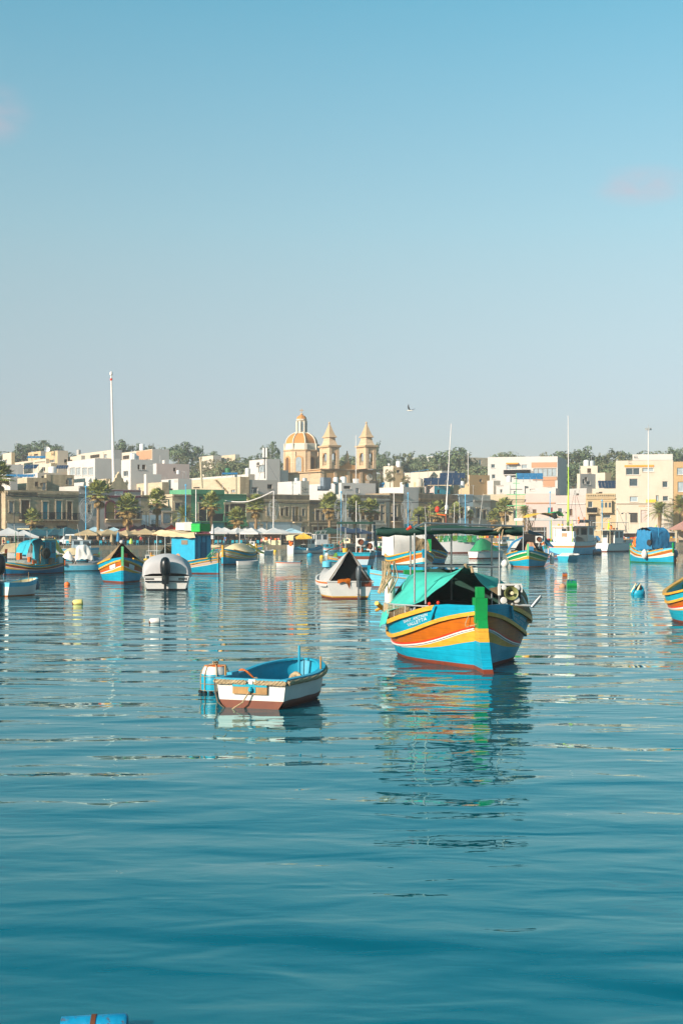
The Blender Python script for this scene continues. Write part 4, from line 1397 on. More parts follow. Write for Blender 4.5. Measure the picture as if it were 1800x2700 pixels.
def bld(label, Y, x0, xc, x1, ytop, mat, alpha=55, mat_r=None, wins=(), ybot=None, left_len=None, right_len=None, extras=(), cat='house', group='houses of the harbour town',
  name='house', roof=None, cap=None, cy=None):
 """box building seen on its corner xc: the left face runs to pixel x0, the right face to x1.
 wins: (face, xa, xb, ya, yb, kind)"""
 a = R(alpha)
 C = (X_(xc, Y), Y)
 tl, tr = (-math.cos(a), math.sin(a)), (math.sin(a), math.cos(a))
 Ll = left_len if left_len else max(ray_u(x0, C, tl), 0.5)
 Lr = right_len if right_len else max(ray_u(x1, C, tr), 0.5)
 zt = Z_(ytop, Y)
 zb = (Z_(ybot, Y) if ybot else min(gz(C[0], C[1]), gz(C[0], C[1] + 15)) - 1.0)
 root = thing(name, label, cat, (C[0], C[1], 0), 0, group)
 face = {'L': (tl, Ll), 'R': (tr, Lr)}
 nrm = {'L': (-math.sin(a), -math.cos(a)), 'R': (math.cos(a), -math.sin(a))}
 holes = {'L': [], 'R': []}
 todo = []
 for w in wins:
  f, xa, xb, ya, yb, kind = w[:6]
  t, LL = face[f]
  ua, ub = sorted((ray_u(xa, C, t), ray_u(xb, C, t)))
  ua, ub = max(ua, 0.15), min(ub, LL - 0.15)
  if ub - ua < 0.2:
   continue
  Yw = Y + t[1] * (ua + ub) / 2
  za, zc = Z_(yb, Yw), Z_(ya, Yw)
  zc = min(zc, zt - .15)
  todo.append((f, ua, ub, za, zc, kind))
  if kind not in ('awn', 'balc', 'bays', 'paint', 'sign', 'band', 'rail', 'corn'):
   holes[f].append((ua, ub, za, zc))
 mb = MB()
 for f, m in (('L', 0), ('R', 1)):
  t, LL = face[f]
  wall_grid(mb, LL, zb, zt, holes[f], .28, (0, 0), t, nrm[f], m)
 A, B_, D_ = Vector((0, 0)), Vector(tl) * Ll, Vector(tr) * Lr
 E_ = B_ + D_
 q = lambda v, z: (v.x, v.y, z)
 mb.add([q(B_, zb), q(E_, zb), q(E_, zt), q(B_, zt)], [(3, 2, 1, 0)], 0)
 mb.add([q(D_, zb), q(E_, zb), q(E_, zt), q(D_, zt)], [(0, 1, 2, 3)], 1)
 rd = zt - .55
 ins = .25
 i0 = lambda v: Vector((v.x, v.y))
 ctr = E_ / 2
 inn = [p + (ctr - p).normalized() * ins * 1.3 for p in (A, D_, E_, B_)]
 out = [A, D_, E_, B_]
 for k in range(4):
  n2 = (k + 1) % 4
  mb.add([q(out[k], zt), q(out[n2], zt), q(inn[n2], zt), q(inn[k], zt)], [(0, 1, 2, 3)], 0)
  mb.add([q(inn[k], zt), q(inn[n2], zt), q(inn[n2], rd), q(inn[k], rd)], [(0, 1, 2, 3)], 0)
 mb.add([q(p, rd) for p in inn], [(0, 1, 2, 3)], 0)
 wall = mb.build('wall', [mat, mat_r or mat], root)  # on many houses mat_r carries the shade of the right face
 for (f, ua, ub, za, zc, kind) in todo:
  t, LL = face[f]
  n = nrm[f]
  def P(u, d, z): return Vector((t[0] * u + n[0] * d, t[1] * u + n[1] * d, z))
  def bx(mb, u0, u1, d0, d1, z0, z1, m=0):
   mb.obox(P(u0, d0, z0), P(u1, d0, z0) - P(u0, d0, z0), P(u0, d1, z0) - P(u0, d0, z0), (0, 0, z1 - z0), m)
  if f == 'R' and alpha == 55 and (kind in ('w', 'wg', 'wp', 'ws') or kind.startswith('d:')):
   mb = MB()
   bx(mb, ua - .22, ua - .003, .003, .1, za, zc); bx(mb, ub + .003, ub + .22, .003, .1, za, zc); bx(mb, ua - .3, ub + .3, .003, .16, zc + .003, zc + .26)
   mb.build('surround', 'stone_light', root)
  if kind in ('w', 'wg', 'wp', 'wt', 'hole', 'ws'):
   gl = {'w': 'glass', 'wg': 'glass_pale', 'wp': 'glass_pale', 'wt': 'glass_teal', 'hole': 'shade_dark', 'ws': 'door_brown'}[kind]
   fw = 'white_paint' if kind in ('w', 'wg', 'wt') else 'wood_grey'
   mb = MB()
   th = .09
   bx(mb, ua, ub, -.24, -.16, zc - th, zc); bx(mb, ua, ub, -.24, -.16, za, za + th)
   bx(mb, ua, ua + th, -.24, -.16, za + th, zc - th); bx(mb, ub - th, ub, -.24, -.16, za + th, zc - th)
   nm = max(1, round((ub - ua) / 1.3))
   for k in range(1, nm):
    uc = ua + (ub - ua) * k / nm
    bx(mb, uc - .05, uc + .05, -.24, -.16, za + th, zc - th)
   w = mb.build('window', fw, root)
   mb = MB()
   bx(mb, ua + .02, ub - .02, -.27, -.245, za + .02, zc - .02)
   mb.build('pane', gl, w)
   mb = MB()
   bx(mb, ua - .1, ub + .1, 0.003, .12, za - .12, za - .004)
   mb.build('sill', mat if f == 'L' else (mat_r or mat), w)
  elif kind.startswith('d:'):
   mb = MB()
   bx(mb, ua, ub, -.24, -.18, za, zc)
   bx(mb, (ua + ub) / 2 - .03, (ua + ub) / 2 + .03, -.18, -.14, za, zc)
   bx(mb, ua + .1, ub - .1, -.18, -.15, za + (zc - za) * .45, za + (zc - za) * .5)
   mb.build('door', kind[2:], root)
  elif kind == 'arch':
   mb = MB()
   uc, hw = (ua + ub) / 2, (ub - ua) / 2
   zm = zc - hw
   bx(mb, ua, ub, -.24, -.2, za, zc)
   w = mb.build('arched_door', 'door_ochre', root)
   mb = MB()
   for k in range(10):
    a0, a1 = math.pi * k / 10, math.pi * (k + 1) / 10
    for (r0, r1) in ((hw - .02, hw + .28),):
     v = [P(uc - math.cos(a0) * r0, .05, zm + math.sin(a0) * r0), P(uc - math.cos(a1) * r0, .05, zm + math.sin(a1) * r0),
       P(uc - math.cos(a1) * r1, .05, zm + math.sin(a1) * r1), P(uc - math.cos(a0) * r1, .05, zm + math.sin(a0) * r1)]
     mb.prism(v, Vector((n[0], n[1], 0)) * .06)
   bx(mb, ua - .26, ua, .05, .11, za, zm); bx(mb, ub, ub + .26, .05, .11, za, zm)
   mb.build('arch_trim', 'trim_maroon', w)
   mb = MB()   # spandrels fill the corners above the arch
   for s in (-1, 1):
    pts = [P(uc + s * hw, -.1, zc)] + [P(uc + s * math.cos(math.pi / 2 * k / 6) * hw, -.1, zm + math.sin(math.pi / 2 * k / 6) * hw) for k in range(7)]
    mb.prism(pts, Vector((n[0], n[1], 0)) * .12)
   mb.build('spandrel', mat_r or mat, w)
  elif kind.startswith('awn'):
   mb = MB()
   v = [P(ua, .01, zc), P(ub, .01, zc), P(ub, 1.0, za), P(ua, 1.0, za)]
   mb.add(v + [p - Vector((0, 0, .08)) for p in v], [(0, 1, 2, 3), (7, 6, 5, 4), (0, 4, 5, 1), (1, 5, 6, 2), (2, 6, 7, 3), (3, 7, 4, 0)])
   mb.build('awning', kind[4:] or 'awning_orange', root)
  elif kind.startswith('balc'):
   mb = MB()
   bx(mb, ua, ub, .004, 1.0, za - .22, za)
   b = mb.build('balcony', kind[5:] or mat, root)
   mb = MB()
   bx(mb, ua, ub, .95, 1.0, zc - .06, zc)
   k = ua
   while k < ub:
    bx(mb, k, k + .05, .955, .995, za, zc - .06)
    k += .28
   for u in (ua, ub - .05):
    bx(mb, u, u + .05, .05, .95, zc - .06, zc)
    for d in (.3, .6):
     bx(mb, u, u + .05, d, d + .05, za, zc - .06)
   mb.build('railing', 'iron', b)
  elif kind.startswith('rail'):
   mb = MB()
   k = ua
   bx(mb, ua, ub, .003, .2, zc - .12, zc); bx(mb, ua, ub, .003, .2, za, za + .12)
   while k < ub:
    bx(mb, k, k + .18, .02, .18, za + .12, zc - .12)
    k += .42
   mb.build('balustrade', kind[5:] or mat, root)
  elif kind.startswith('bays'):
   mb = MB()
   bx(mb, ua, ub, .003, .9, za, zc)
   bx(mb, ua - .12, ub + .12, .003, 1.02, zc + .003, zc + .22)
   bx(mb, ua - .08, ub + .08, .003, .98, za - .18, za - .003)
   b = mb.build('enclosed_balcony', kind[5:] or 'plaster_sand', root)
   nn = max(2, round((ub - ua) / .9))
   for k in range(nn):
    mb = MB()
    w_ = (ub - ua) / nn
    bx(mb, ua + w_ * (k + .22), ua + w_ * (k + .78), .9, .93, za + (zc - za) * .42, zc - (zc - za) * .12)
    mb.build('pane', 'glass', b)
  elif kind.startswith('paint'):
   mb = MB()
   bx(mb, ua, ub, .003, .03, za, zc)
   mb.build('painted_wall', kind[6:], root)
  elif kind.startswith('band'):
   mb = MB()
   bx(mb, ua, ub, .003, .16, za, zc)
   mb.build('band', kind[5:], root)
  elif kind.startswith('corn'):
   mb = MB()
   bx(mb, ua - .1, ub + .1, .003, .34, za + (zc - za) * .5, zc)
   bx(mb, ua, ub, .003, .18, za, za + (zc - za) * .5 - .003)
   mb.build('cornice', kind[5:] or (mat_r or mat), root)
  elif kind.startswith('sign'):
   mb = MB()
   bx(mb, ua, ub, .005, .06, za, zc)
   mb.build('sign_board', kind[5:], root)
 BLD[label] = (root, C, tl, tr, nrm, zt)
 return root
# waterfront row (faces right, in shade)
_t = (math.sin(R(55)), math.cos(R(55)))
_O = (X_(15, 262), 262.0)
def rowY(p):
 return _O[1] + ray_u(p, _O, _t) * _t[1]
def row(label, x0, x1, ytop, mat, wins=(), **kw):
 return bld(label, rowY(x0), x0 - 40, x0, x1, ytop, mat, 55, wins=[('R',) + tuple(w) for w in wins], left_len=kw.pop('left_len', 9), **kw)
row('weathered stone waterfront house with two bright teal balcony doors, at the left end', 15, 208, 1292, 'stone_dark',
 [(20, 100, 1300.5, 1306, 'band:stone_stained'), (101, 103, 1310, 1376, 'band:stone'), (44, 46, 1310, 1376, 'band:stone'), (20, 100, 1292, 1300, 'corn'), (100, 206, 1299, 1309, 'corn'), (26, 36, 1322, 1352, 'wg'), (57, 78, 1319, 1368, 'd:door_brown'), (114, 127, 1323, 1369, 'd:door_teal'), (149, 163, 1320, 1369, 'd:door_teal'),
  (178, 190, 1322, 1371, 'd:door_brown'), (52, 90, 1353, 1370, 'balc:stone_dark'), (104, 175, 1351, 1370, 'balc:stone_dark'), (180, 206, 1353, 1371, 'balc:stone_dark'), (18, 205, 1374, 1379, 'band:stone_dark'), (20, 80, 1378, 1400, 'paint:plaster_blue'),
  (95, 118, 1385, 1440, 'hole'), (150, 180, 1385, 1440, 'hole')])
row('narrow grey plastered waterfront house with an empty light wreath in front', 208, 276, 1281, 'plaster_grey',
 [(210, 274, 1281, 1288, 'corn'), (232, 240, 1330, 1352, 'w'), (212, 272, 1300, 1304, 'band:plaster_grey'), (225, 262, 1392, 1435, 'hole')])
r_pink = row('dusky pink restaurant with maroon bands, roof sign and arched balcony door', 276, 372, 1290, 'plaster_pink',
 [(279, 371, 1290, 1295, 'band:trim_maroon'), (279, 371, 1307, 1312, 'band:trim_maroon'), (280, 304, 1322, 1368, 'arch'), (318, 332, 1330, 1368, 'w'), (345, 358, 1330, 1368, 'w'), (278, 372, 1351, 1368, 'balc:stone'),
  (276, 372, 1370, 1378, 'band:stone'), (303, 325, 1293.5, 1307, 'sign:white_bright'), (325, 336, 1293.5, 1307, 'sign:pink_sign'), (285, 365, 1388, 1440, 'hole')], cat='restaurant', name='restaurant')
row('small dark stone house squeezed beside the pink restaurant', 372, 394, 1305, 'stone_dark', [(374, 393, 1305, 1310, 'corn'), (373, 393, 1358, 1400, 'paint:plaster_blue')], left_len=6)
row('low pinkish terrace house with pale blue awnings below', 394, 455, 1346, 'plaster_pink', [(398, 418, 1372, 1388, 'balc:stone'), (430, 452, 1352, 1380, 'wp'), (396, 424, 1358, 1382, 'paint:plaster_blue'), (397, 450, 1396, 1440, 'hole')], left_len=5)
bld('cream stone house whose left wall catches the sun, before the green facade', rowY(455), 393, 455, 504, 1303, 'stone_light', 55, 'stone_dark', [('R', 456, 503, 1303, 1309, 'corn'), ('R', 462, 476, 1325, 1345, 'w'), ('R', 468, 500, 1350, 1388, 'paint:plaster_blue'), ('R', 460, 500, 1395, 1440, 'hole')])  # shade of the right face is in its darker stone colour
row('green painted house with dark green cornice and teal ground floor', 504, 592, 1290, 'plaster_green',
 [(504, 592, 1302, 1306, 'band:trim_green'), (525, 545, 1327, 1375, 'd:iron'), (515, 592, 1354, 1374, 'balc:plaster_green'), (525, 536, 1309, 1320, 'hole'), (530, 590, 1378, 1410, 'paint:door_teal'), (508, 590, 1412, 1440, 'hole')])
row('lower green house with dark wooden gallery and bright green awning', 592, 650, 1302, 'plaster_green',
 [(592, 650, 1302, 1306, 'band:trim_green'), (592, 650, 1318, 1324, 'band:trim_green'), (594, 649, 1328, 1362, 'ws'), (594, 604, 1330, 1350, 'wp'), (592, 649, 1374, 1386, 'awn:trim_green'), (594, 648, 1392, 1440, 'hole')])
row('long stone facade with balustraded cornice, ochre balcony door and blue ground floor', 650, 816, 1302, 'stone',
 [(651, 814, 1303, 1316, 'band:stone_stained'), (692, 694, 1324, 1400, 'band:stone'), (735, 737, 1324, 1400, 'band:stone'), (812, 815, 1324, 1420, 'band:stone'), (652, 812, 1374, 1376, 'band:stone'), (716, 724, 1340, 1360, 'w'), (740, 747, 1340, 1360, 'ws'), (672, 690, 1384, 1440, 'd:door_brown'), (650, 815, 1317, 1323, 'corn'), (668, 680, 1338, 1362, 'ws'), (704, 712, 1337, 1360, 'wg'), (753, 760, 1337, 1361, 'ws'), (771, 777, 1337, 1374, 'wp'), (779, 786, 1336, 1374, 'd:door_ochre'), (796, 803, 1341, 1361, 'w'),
  (657, 770, 1375, 1402, 'paint:plaster_blue'), (766, 794, 1378, 1440, 'paint:plaster_blue'), (770, 790, 1360, 1376, 'balc:stone'), (688, 702, 1376, 1398, 'ws'), (722, 755, 1384, 1440, 'hole'), (796, 804, 1388, 1410, 'w')])
row('plain weathered stone house with hanging cables, right of the long stone facade', 816, 902, 1318, 'stone_brown',
 [(817, 900, 1324, 1330, 'band:stone_stained'), (818, 900, 1376, 1379, 'band:stone_dark'), (848, 856, 1345, 1372, 'w'), (840, 850, 1388, 1440, 'd:door_brown'), (816, 900, 1318, 1323, 'corn'), (832, 842, 1345, 1372, 'ws'), (862, 872, 1345, 1372, 'w'), (825, 890, 1388, 1410, 'ws'), (880, 890, 1345, 1368, 'w')])
row('old stone house with round-headed windows behind two palms', 902, 1026, 1303, 'stone_grey',
 [(903, 1024, 1304, 1314, 'band:stone_stained'), (938, 940, 1322, 1380, 'band:stone'), (972, 974, 1322, 1380, 'band:stone'), (1014, 1016, 1322, 1380, 'band:stone'), (968, 980, 1388, 1440, 'd:door_brown'), (902, 1025, 1315, 1321, 'corn'), (918, 928, 1340, 1365, 'w'), (952, 962, 1345, 1370, 'ws'), (1003, 1010, 1332, 1374, 'w'), (985, 1000, 1350, 1372, 'ws'), (905, 1020, 1380, 1384, 'band:stone_grey'), (925, 950, 1395, 1440, 'hole')])
row('dark stone house with ornate tall window and stone balcony', 1026, 1063, 1300, 'stone_brown', [(1027, 1062, 1300, 1305, 'corn'), (1034, 1046, 1331, 1362, 'w'), (1031, 1050, 1362, 1374, 'balc:stone_dark')])
row('bare rendered wall house with a wedge of sun, beside the dark parapet', 1063, 1103, 1284, 'plaster_white', [(1072, 1080, 1345, 1365, 'w'), (1066, 1100, 1382, 1400, 'paint:door_teal')])
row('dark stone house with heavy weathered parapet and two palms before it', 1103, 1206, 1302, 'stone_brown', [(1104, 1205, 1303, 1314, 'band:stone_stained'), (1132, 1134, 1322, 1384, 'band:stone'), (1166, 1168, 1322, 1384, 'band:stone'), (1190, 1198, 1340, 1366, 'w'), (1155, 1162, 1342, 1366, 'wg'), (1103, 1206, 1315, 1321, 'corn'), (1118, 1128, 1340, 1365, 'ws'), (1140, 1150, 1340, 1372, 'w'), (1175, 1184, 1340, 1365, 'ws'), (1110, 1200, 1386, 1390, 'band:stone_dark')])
row('pale blue house with carved bay window in the waterfront row', 1206, 1246, 1303, 'plaster_blue', [(1206, 1246, 1303, 1307, 'corn'), (1231, 1252, 1338, 1362, 'bays:stone_grey'), (1212, 1222, 1340, 1366, 'ws')])
row('narrow grey stone house at the bend of the waterfront', 1246, 1292, 1305, 'stone_grey', [(1246, 1292, 1318, 1323, 'corn'), (1256, 1264, 1340, 1366, 'w'), (1272, 1280, 1345, 1368, 'ws')])
# waterfront row, right part (faces left, in the sun)
_O2 = (X_(1272, 333), 333.0)
_t2 = (math.cos(R(14)), -math.sin(R(14)))
def rY2(p): return _O2[1] + ray_u(p, _O2, _t2) * _t2[1]
def front(label, x0, x1, ytop, mat, wins=(), **kw):
 return bld(label, rY2(x1), x0, x1, x1 + 20, ytop, mat, 14, wins=[('L',) + tuple(w) for w in wins], right_len=kw.pop('right_len', 10), **kw)
front('sunlit honey stone house at the bend, plain wall above its palm', 1272, 1383, 1303, 'stone_light', [(1272, 1382, 1318, 1324, 'corn'), (1290, 1300, 1345, 1368, 'w'), (1312, 1320, 1348, 1366, 'ws'), (1352, 1362, 1345, 1370, 'w'), (1285, 1375, 1386, 1392, 'band:stone_light')])
front('pale pink house with salmon cornice line and brown door', 1383, 1464, 1301, 'plaster_pink', [(1384, 1463, 1325, 1328, 'band:plaster_salmon'), (1403, 1413, 1343, 1373, 'd:door_brown'), (1443, 1450, 1338, 1361, 'd:door_teal'), (1451, 1456, 1338, 1361, 'd:door_red'), (1400, 1440, 1390, 1420, 'hole')])
front('pinkish white house with one green window behind the trawler', 1464, 1543, 1306, 'plaster_pink', [(1465, 1543, 1327, 1330, 'band:plaster_white'), (1470, 1481, 1340, 1359, 'w'), (1500, 1508, 1342, 1360, 'ws')])
front('two storey ochre house with roof balustrade and enclosed stone balcony', 1543, 1622, 1301, 'plaster_sand', [(1544, 1572, 1302, 1310, 'rail:plaster_sand'), (1574, 1621, 1301, 1310, 'rail:plaster_sand'), (1544, 1621, 1313, 1317, 'corn'), (1549, 1561, 1322, 1338, 'w'), (1546, 1574, 1338, 1352, 'balc:stone'), (1582, 1612, 1322, 1350, 'bays:plaster_sand'), (1588, 1608, 1356, 1366, 'w'), (1550, 1570, 1358, 1400, 'hole')])
YB = rY2(1773)
front('tall cream apartment block with white window frames, orange lettering low on its front', 1622, 1773, 1213, 'plaster_cream',
  [(1649, 1685, 1234, 1252, 'w'), (1692, 1722, 1234, 1244, 'wg'), (1658, 1680, 1262, 1282, 'w'), (1745, 1759, 1269, 1285, 'w'), (1659, 1680, 1309, 1323, 'wg'), (1746, 1760, 1308, 1321, 'w'), (1728, 1735, 1306, 1322, 'wp'), (1645, 1722, 1226, 1231, 'band:awning_orange'),
  (1702, 1728, 1317, 1325, 'band:tarp_yellow'), (1624, 1772, 1326, 1329, 'corn'), (1688, 1710, 1345, 1378, 'd:plaster_pink'), (1660, 1680, 1352, 1378, 'hole'), (1656, 1664, 1210, 1222, 'wp')], right_len=4, cat='apartment block', name='apartment_block')
bld('recessed ochre apartment wing with glazed balconies at the right edge', YB + 6, 1765, 1766, 1890, 1206, 'plaster_ochre', 14, wins=[], left_len=2, right_len=2, cat='apartment block', name='apartment_block')
front('ochre apartment wing with stacked glass balconies at the right edge', 1774, 1900, 1216, 'plaster_ochre', [(1783, 1850, 1233, 1252, 'wg'), (1785, 1850, 1270, 1297, 'wg'), (1785, 1850, 1306, 1325, 'wg')], cat='apartment block', name='apartment_block', right_len=8)
front('white roof storey of the tall cream apartment block', 1666, 1772, 1197, 'plaster_white', [(1671, 1680, 1202, 1208, 'wp')], ybot=1212.5, right_len=3.6, cat='penthouse', name='penthouse')
# second and third tiers behind the row; darker right-face materials include shade
def adj(Y, p, d=13.0):
 return max(Y, (rowY(p) if p < 1285 else rY2(p)) + d)
def mid(label, Y, x0, xc, x1, ytop, mat, mat_r=None, wins=(), alpha=60, **kw):
 Y = adj(Y, xc)
 rw = random.Random(int(xc * 7 + ytop))
 if len(wins) < 2 and x1 - x0 > 45 and 'terrace wall' not in label:
  wins = list(wins)
  for k in range(rw.choice([1, 2, 2])):
   a = rw.uniform(x0 + 8, xc - 16) if xc - x0 > x1 - xc else rw.uniform(xc + 6, x1 - 16)
   b = ytop + rw.choice([9, 11, 14, 24])
   wins.append(('L' if xc - x0 > x1 - xc else 'R', a, a + rw.choice([6, 7, 9]), b, b + rw.choice([8, 10, 13]), rw.choice(['w', 'ws', 'wp', 'hole'])))
 return bld(label, Y, x0, xc, x1, ytop, mat, alpha, mat_r, wins, **kw)
mid('bright white box house with four tall panes, left of the tall white pole', 318, 178, 251, 318, 1208, 'plaster_white', None, [('L', 184, 198, 1233, 1253, 'wg'), ('L', 200, 213, 1233, 1253, 'wg'), ('L', 217, 230, 1233, 1253, 'wg'), ('L', 232, 246, 1233, 1253, 'wg')])
mid('beige upper house with long dark window above the white box house', 355, 203, 296, 322, 1186, 'plaster_cream', 'plaster_grey', [('L', 238, 263, 1199, 1208, 'hole'), ('L', 274, 282, 1198, 1208, 'wp')])
mid('salmon and white house on the skyline right of the tall pole', 362, 318, 402, 446, 1184, 'plaster_cream', 'plaster_white', [('L', 324, 341, 1201, 1211, 'hole'), ('L', 379, 396, 1200, 1212, 'ws'), ('L', 360, 401, 1184, 1212, 'paint:plaster_salmon')])
mid('white cube house with pale shaded side below the salmon house', 305, 320, 345, 404, 1211, 'plaster_white', None, [('L', 325, 338, 1242, 1256, 'w')])
mid('low white annex at the foot of the white cube house', 300, 380, 386, 426, 1250, 'plaster_white')
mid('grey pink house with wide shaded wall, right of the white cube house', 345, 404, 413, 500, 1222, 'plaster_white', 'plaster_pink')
mid('small white hut on the grey pink house', 350, 428, 434, 446, 1213, 'plaster_white')
mid('pale lavender wall house near the left edge, below the cream boxes', 300, -10, 8, 62, 1224, 'plaster_white', 'plaster_white')
mid('cream box house with chimney pier at the left edge of the skyline', 345, 8, 31, 40, 1193, 'plaster_cream', 'plaster_sand', [('L', 14, 20, 1212, 1222, 'wp')])
mid('long cream house with dark roof panels under the left trees', 340, 30, 122, 130, 1209, 'plaster_cream', None, [('L', 92, 120, 1216, 1219, 'hole')])
mid('ochre roof house with dark broken openings under the left trees', 352, 75, 108, 124, 1189, 'plaster_sand', 'plaster_grey', [('L', 78, 85, 1195, 1201, 'hole'), ('L', 90, 101, 1194, 1202, 'hole')])
mid('square sand coloured tower house with two small windows, left of the white box', 335, 121, 153, 180, 1188, 'plaster_sand', 'plaster_cream', [('L', 136, 143, 1193, 1199, 'hole'), ('L', 131, 145, 1212, 1220, 'w'), ('R', 170, 178, 1211, 1220, 'hole')])
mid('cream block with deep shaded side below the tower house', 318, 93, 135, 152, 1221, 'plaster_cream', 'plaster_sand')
mid('long low cream house reaching to the white box house', 330, 150, 215, 225, 1201, 'plaster_cream')
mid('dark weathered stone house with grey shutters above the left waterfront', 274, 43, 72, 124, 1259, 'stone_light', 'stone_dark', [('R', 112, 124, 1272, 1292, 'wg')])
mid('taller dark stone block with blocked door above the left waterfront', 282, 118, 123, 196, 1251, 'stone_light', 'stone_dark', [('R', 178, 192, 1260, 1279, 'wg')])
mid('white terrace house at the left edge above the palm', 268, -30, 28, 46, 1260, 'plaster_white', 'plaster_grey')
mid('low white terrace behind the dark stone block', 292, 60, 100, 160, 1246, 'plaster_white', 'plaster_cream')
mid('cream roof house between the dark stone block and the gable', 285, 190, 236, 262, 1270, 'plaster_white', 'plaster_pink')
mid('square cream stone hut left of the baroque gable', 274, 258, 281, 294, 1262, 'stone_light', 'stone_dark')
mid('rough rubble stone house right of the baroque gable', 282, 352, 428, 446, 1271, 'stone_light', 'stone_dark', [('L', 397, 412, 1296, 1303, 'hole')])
mid('white terrace row above the rubble house', 300, 425, 470, 506, 1262, 'plaster_white', None, [('L', 448, 456, 1288, 1296, 'hole'), ('L', 460, 492, 1262, 1272, 'paint:plaster_grey')])
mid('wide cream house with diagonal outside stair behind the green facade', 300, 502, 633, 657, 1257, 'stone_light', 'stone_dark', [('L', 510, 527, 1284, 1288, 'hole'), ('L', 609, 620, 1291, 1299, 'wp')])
mid('long white roof terrace wall behind the outside stair', 318, 500, 655, 672, 1250, 'plaster_white', 'plaster_cream')
mid('grey plastered house with dark framed window behind the long stone facade', 285, 655, 659, 732, 1265, 'plaster_cream', 'plaster_grey', [('R', 663, 680, 1284, 1302, 'w'), ('R', 705, 718, 1277, 1289, 'hole')])
mid('bright white roof house with perforated block screen on its shaded side', 280, 718, 793, 815, 1268, 'plaster_white', 'stone_grey', [('R', 797, 800, 1284, 1287, 'hole'), ('R', 804, 807, 1284, 1287, 'hole'), ('R', 797, 800, 1292, 1295, 'hole'), ('R', 804, 807, 1292, 1295, 'hole')])
mid('long white roof house below the church facade', 292, 812, 900, 990, 1273, 'plaster_white', None, [('R', 906, 924, 1281, 1289, 'hole')])
mid('white hillside house with square window, left of the dome', 395, 657, 703, 738, 1210, 'plaster_white', None, [('L', 681, 699, 1226, 1245, 'wp')])
mid('white wing stretching right of the hillside house', 396, 700, 706, 760, 1239, 'plaster_white')
mid('grey roofed stone house under the olive trees', 300, 985, 1000, 1034, 1288, 'stone_light', 'plaster_grey')
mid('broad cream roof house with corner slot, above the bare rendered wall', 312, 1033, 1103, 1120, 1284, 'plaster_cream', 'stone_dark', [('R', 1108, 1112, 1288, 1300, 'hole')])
mid('pink roof house with teal glass conservatory', 318, 1118, 1144, 1186, 1280, 'plaster_pink', 'glass_teal')
mid('cream house with blue roof canopy right of the bell tower', 365, 1010, 1036, 1062, 1228, 'plaster_cream', 'plaster_sand')
mid('long cream house under rows of solar panels', 352, 1055, 1164, 1198, 1241, 'plaster_cream', 'plaster_grey')
mid('yellow sand house with projecting slab roof', 335, 1090, 1196, 1208, 1266, 'plaster_sand', 'plaster_sand', [('L', 1170, 1190, 1270, 1274, 'hole')])
mid('sand coloured house with brown shaded wall before the wood', 345, 1198, 1237, 1290, 1252, 'plaster_sand', 'plaster_ochre')
mid('low white terrace house with reed screen, left of the white apartments', 335, 1236, 1300, 1318, 1267, 'plaster_white', 'plaster_cream', [('L', 1252, 1270, 1288, 1303, 'ws')])
mid('white stepped roof house under the white apartments', 340, 1300, 1382, 1392, 1281, 'plaster_white', 'plaster_cream', [('L', 1303, 1325, 1268, 1280, 'hole')], alpha=18)
mid('white terraces with small square windows below the white apartments', 341, 1380, 1464, 1475, 1287, 'plaster_white', None, [('L', 1407, 1416, 1306, 1314, 'hole'), ('L', 1434, 1443, 1302, 1314, 'ws'), ('L', 1396, 1410, 1287, 1293, 'w')], alpha=16)
mid('large white apartment block with salmon glazed balcony and orange awning', 372, 1285, 1469, 1493, 1203, 'plaster_white', 'plaster_white',
 [('L', 1294, 1304, 1224, 1234, 'w'), ('L', 1296, 1305, 1251, 1262, 'w'), ('L', 1334, 1362, 1225, 1238, 'wg'), ('L', 1374, 1389, 1225, 1235, 'wg'), ('L', 1334, 1366, 1220, 1223.5, 'awn:awning_orange'), ('L', 1328, 1398, 1239, 1251, 'balc:plaster_white'),
  ('L', 1400, 1472, 1219, 1233, 'paint:plaster_salmon'), ('L', 1405, 1466, 1235, 1256, 'wp'), ('L', 1404, 1468, 1258, 1266, 'band:plaster_salmon'), ('L', 1430, 1462, 1262, 1284, 'paint:plaster_salmon'), ('L', 1440, 1452, 1270, 1284, 'wg')], alpha=16, cat='apartment block', name='apartment_block')
mid('narrow cream tower house before the right wood', 362, 1529, 1574, 1580, 1228, 'plaster_cream', 'plaster_sand', [('L', 1547, 1557, 1235, 1247, 'ws')], alpha=20)
mid('grey shaded house with blue framed window below the cream tower house', 345, 1520, 1528, 1569, 1249, 'plaster_cream', 'plaster_grey', [('R', 1545, 1555, 1268, 1278, 'w')])
mid('cream side house right of the narrow tower house', 352, 1566, 1594, 1610, 1246, 'plaster_cream', 'plaster_sand', [('L', 1574, 1582, 1268, 1280, 'w')])
mid('cream house carrying the long solar array beside the tall apartments', 338, 1560, 1622, 1632, 1288, 'plaster_cream', None, alpha=16)
mid('flat bluish roof house behind the pink waterfront houses', 342, 1500, 1545, 1570, 1287, 'plaster_grey', 'plaster_grey')
mid('pale ruin on the hillside among the trees', 500, 578, 620, 632, 1198, 'stone_light', 'stone_grey')
mid('low cream hillside house with flat dark roof among the trees', 505, 530, 562, 584, 1201, 'plaster_cream', 'plaster_grey')
mid('long beige farm building on the ridge right of the church', 610, 1080, 1140, 1290, 1203, 'stone_grey', 'stone_light')
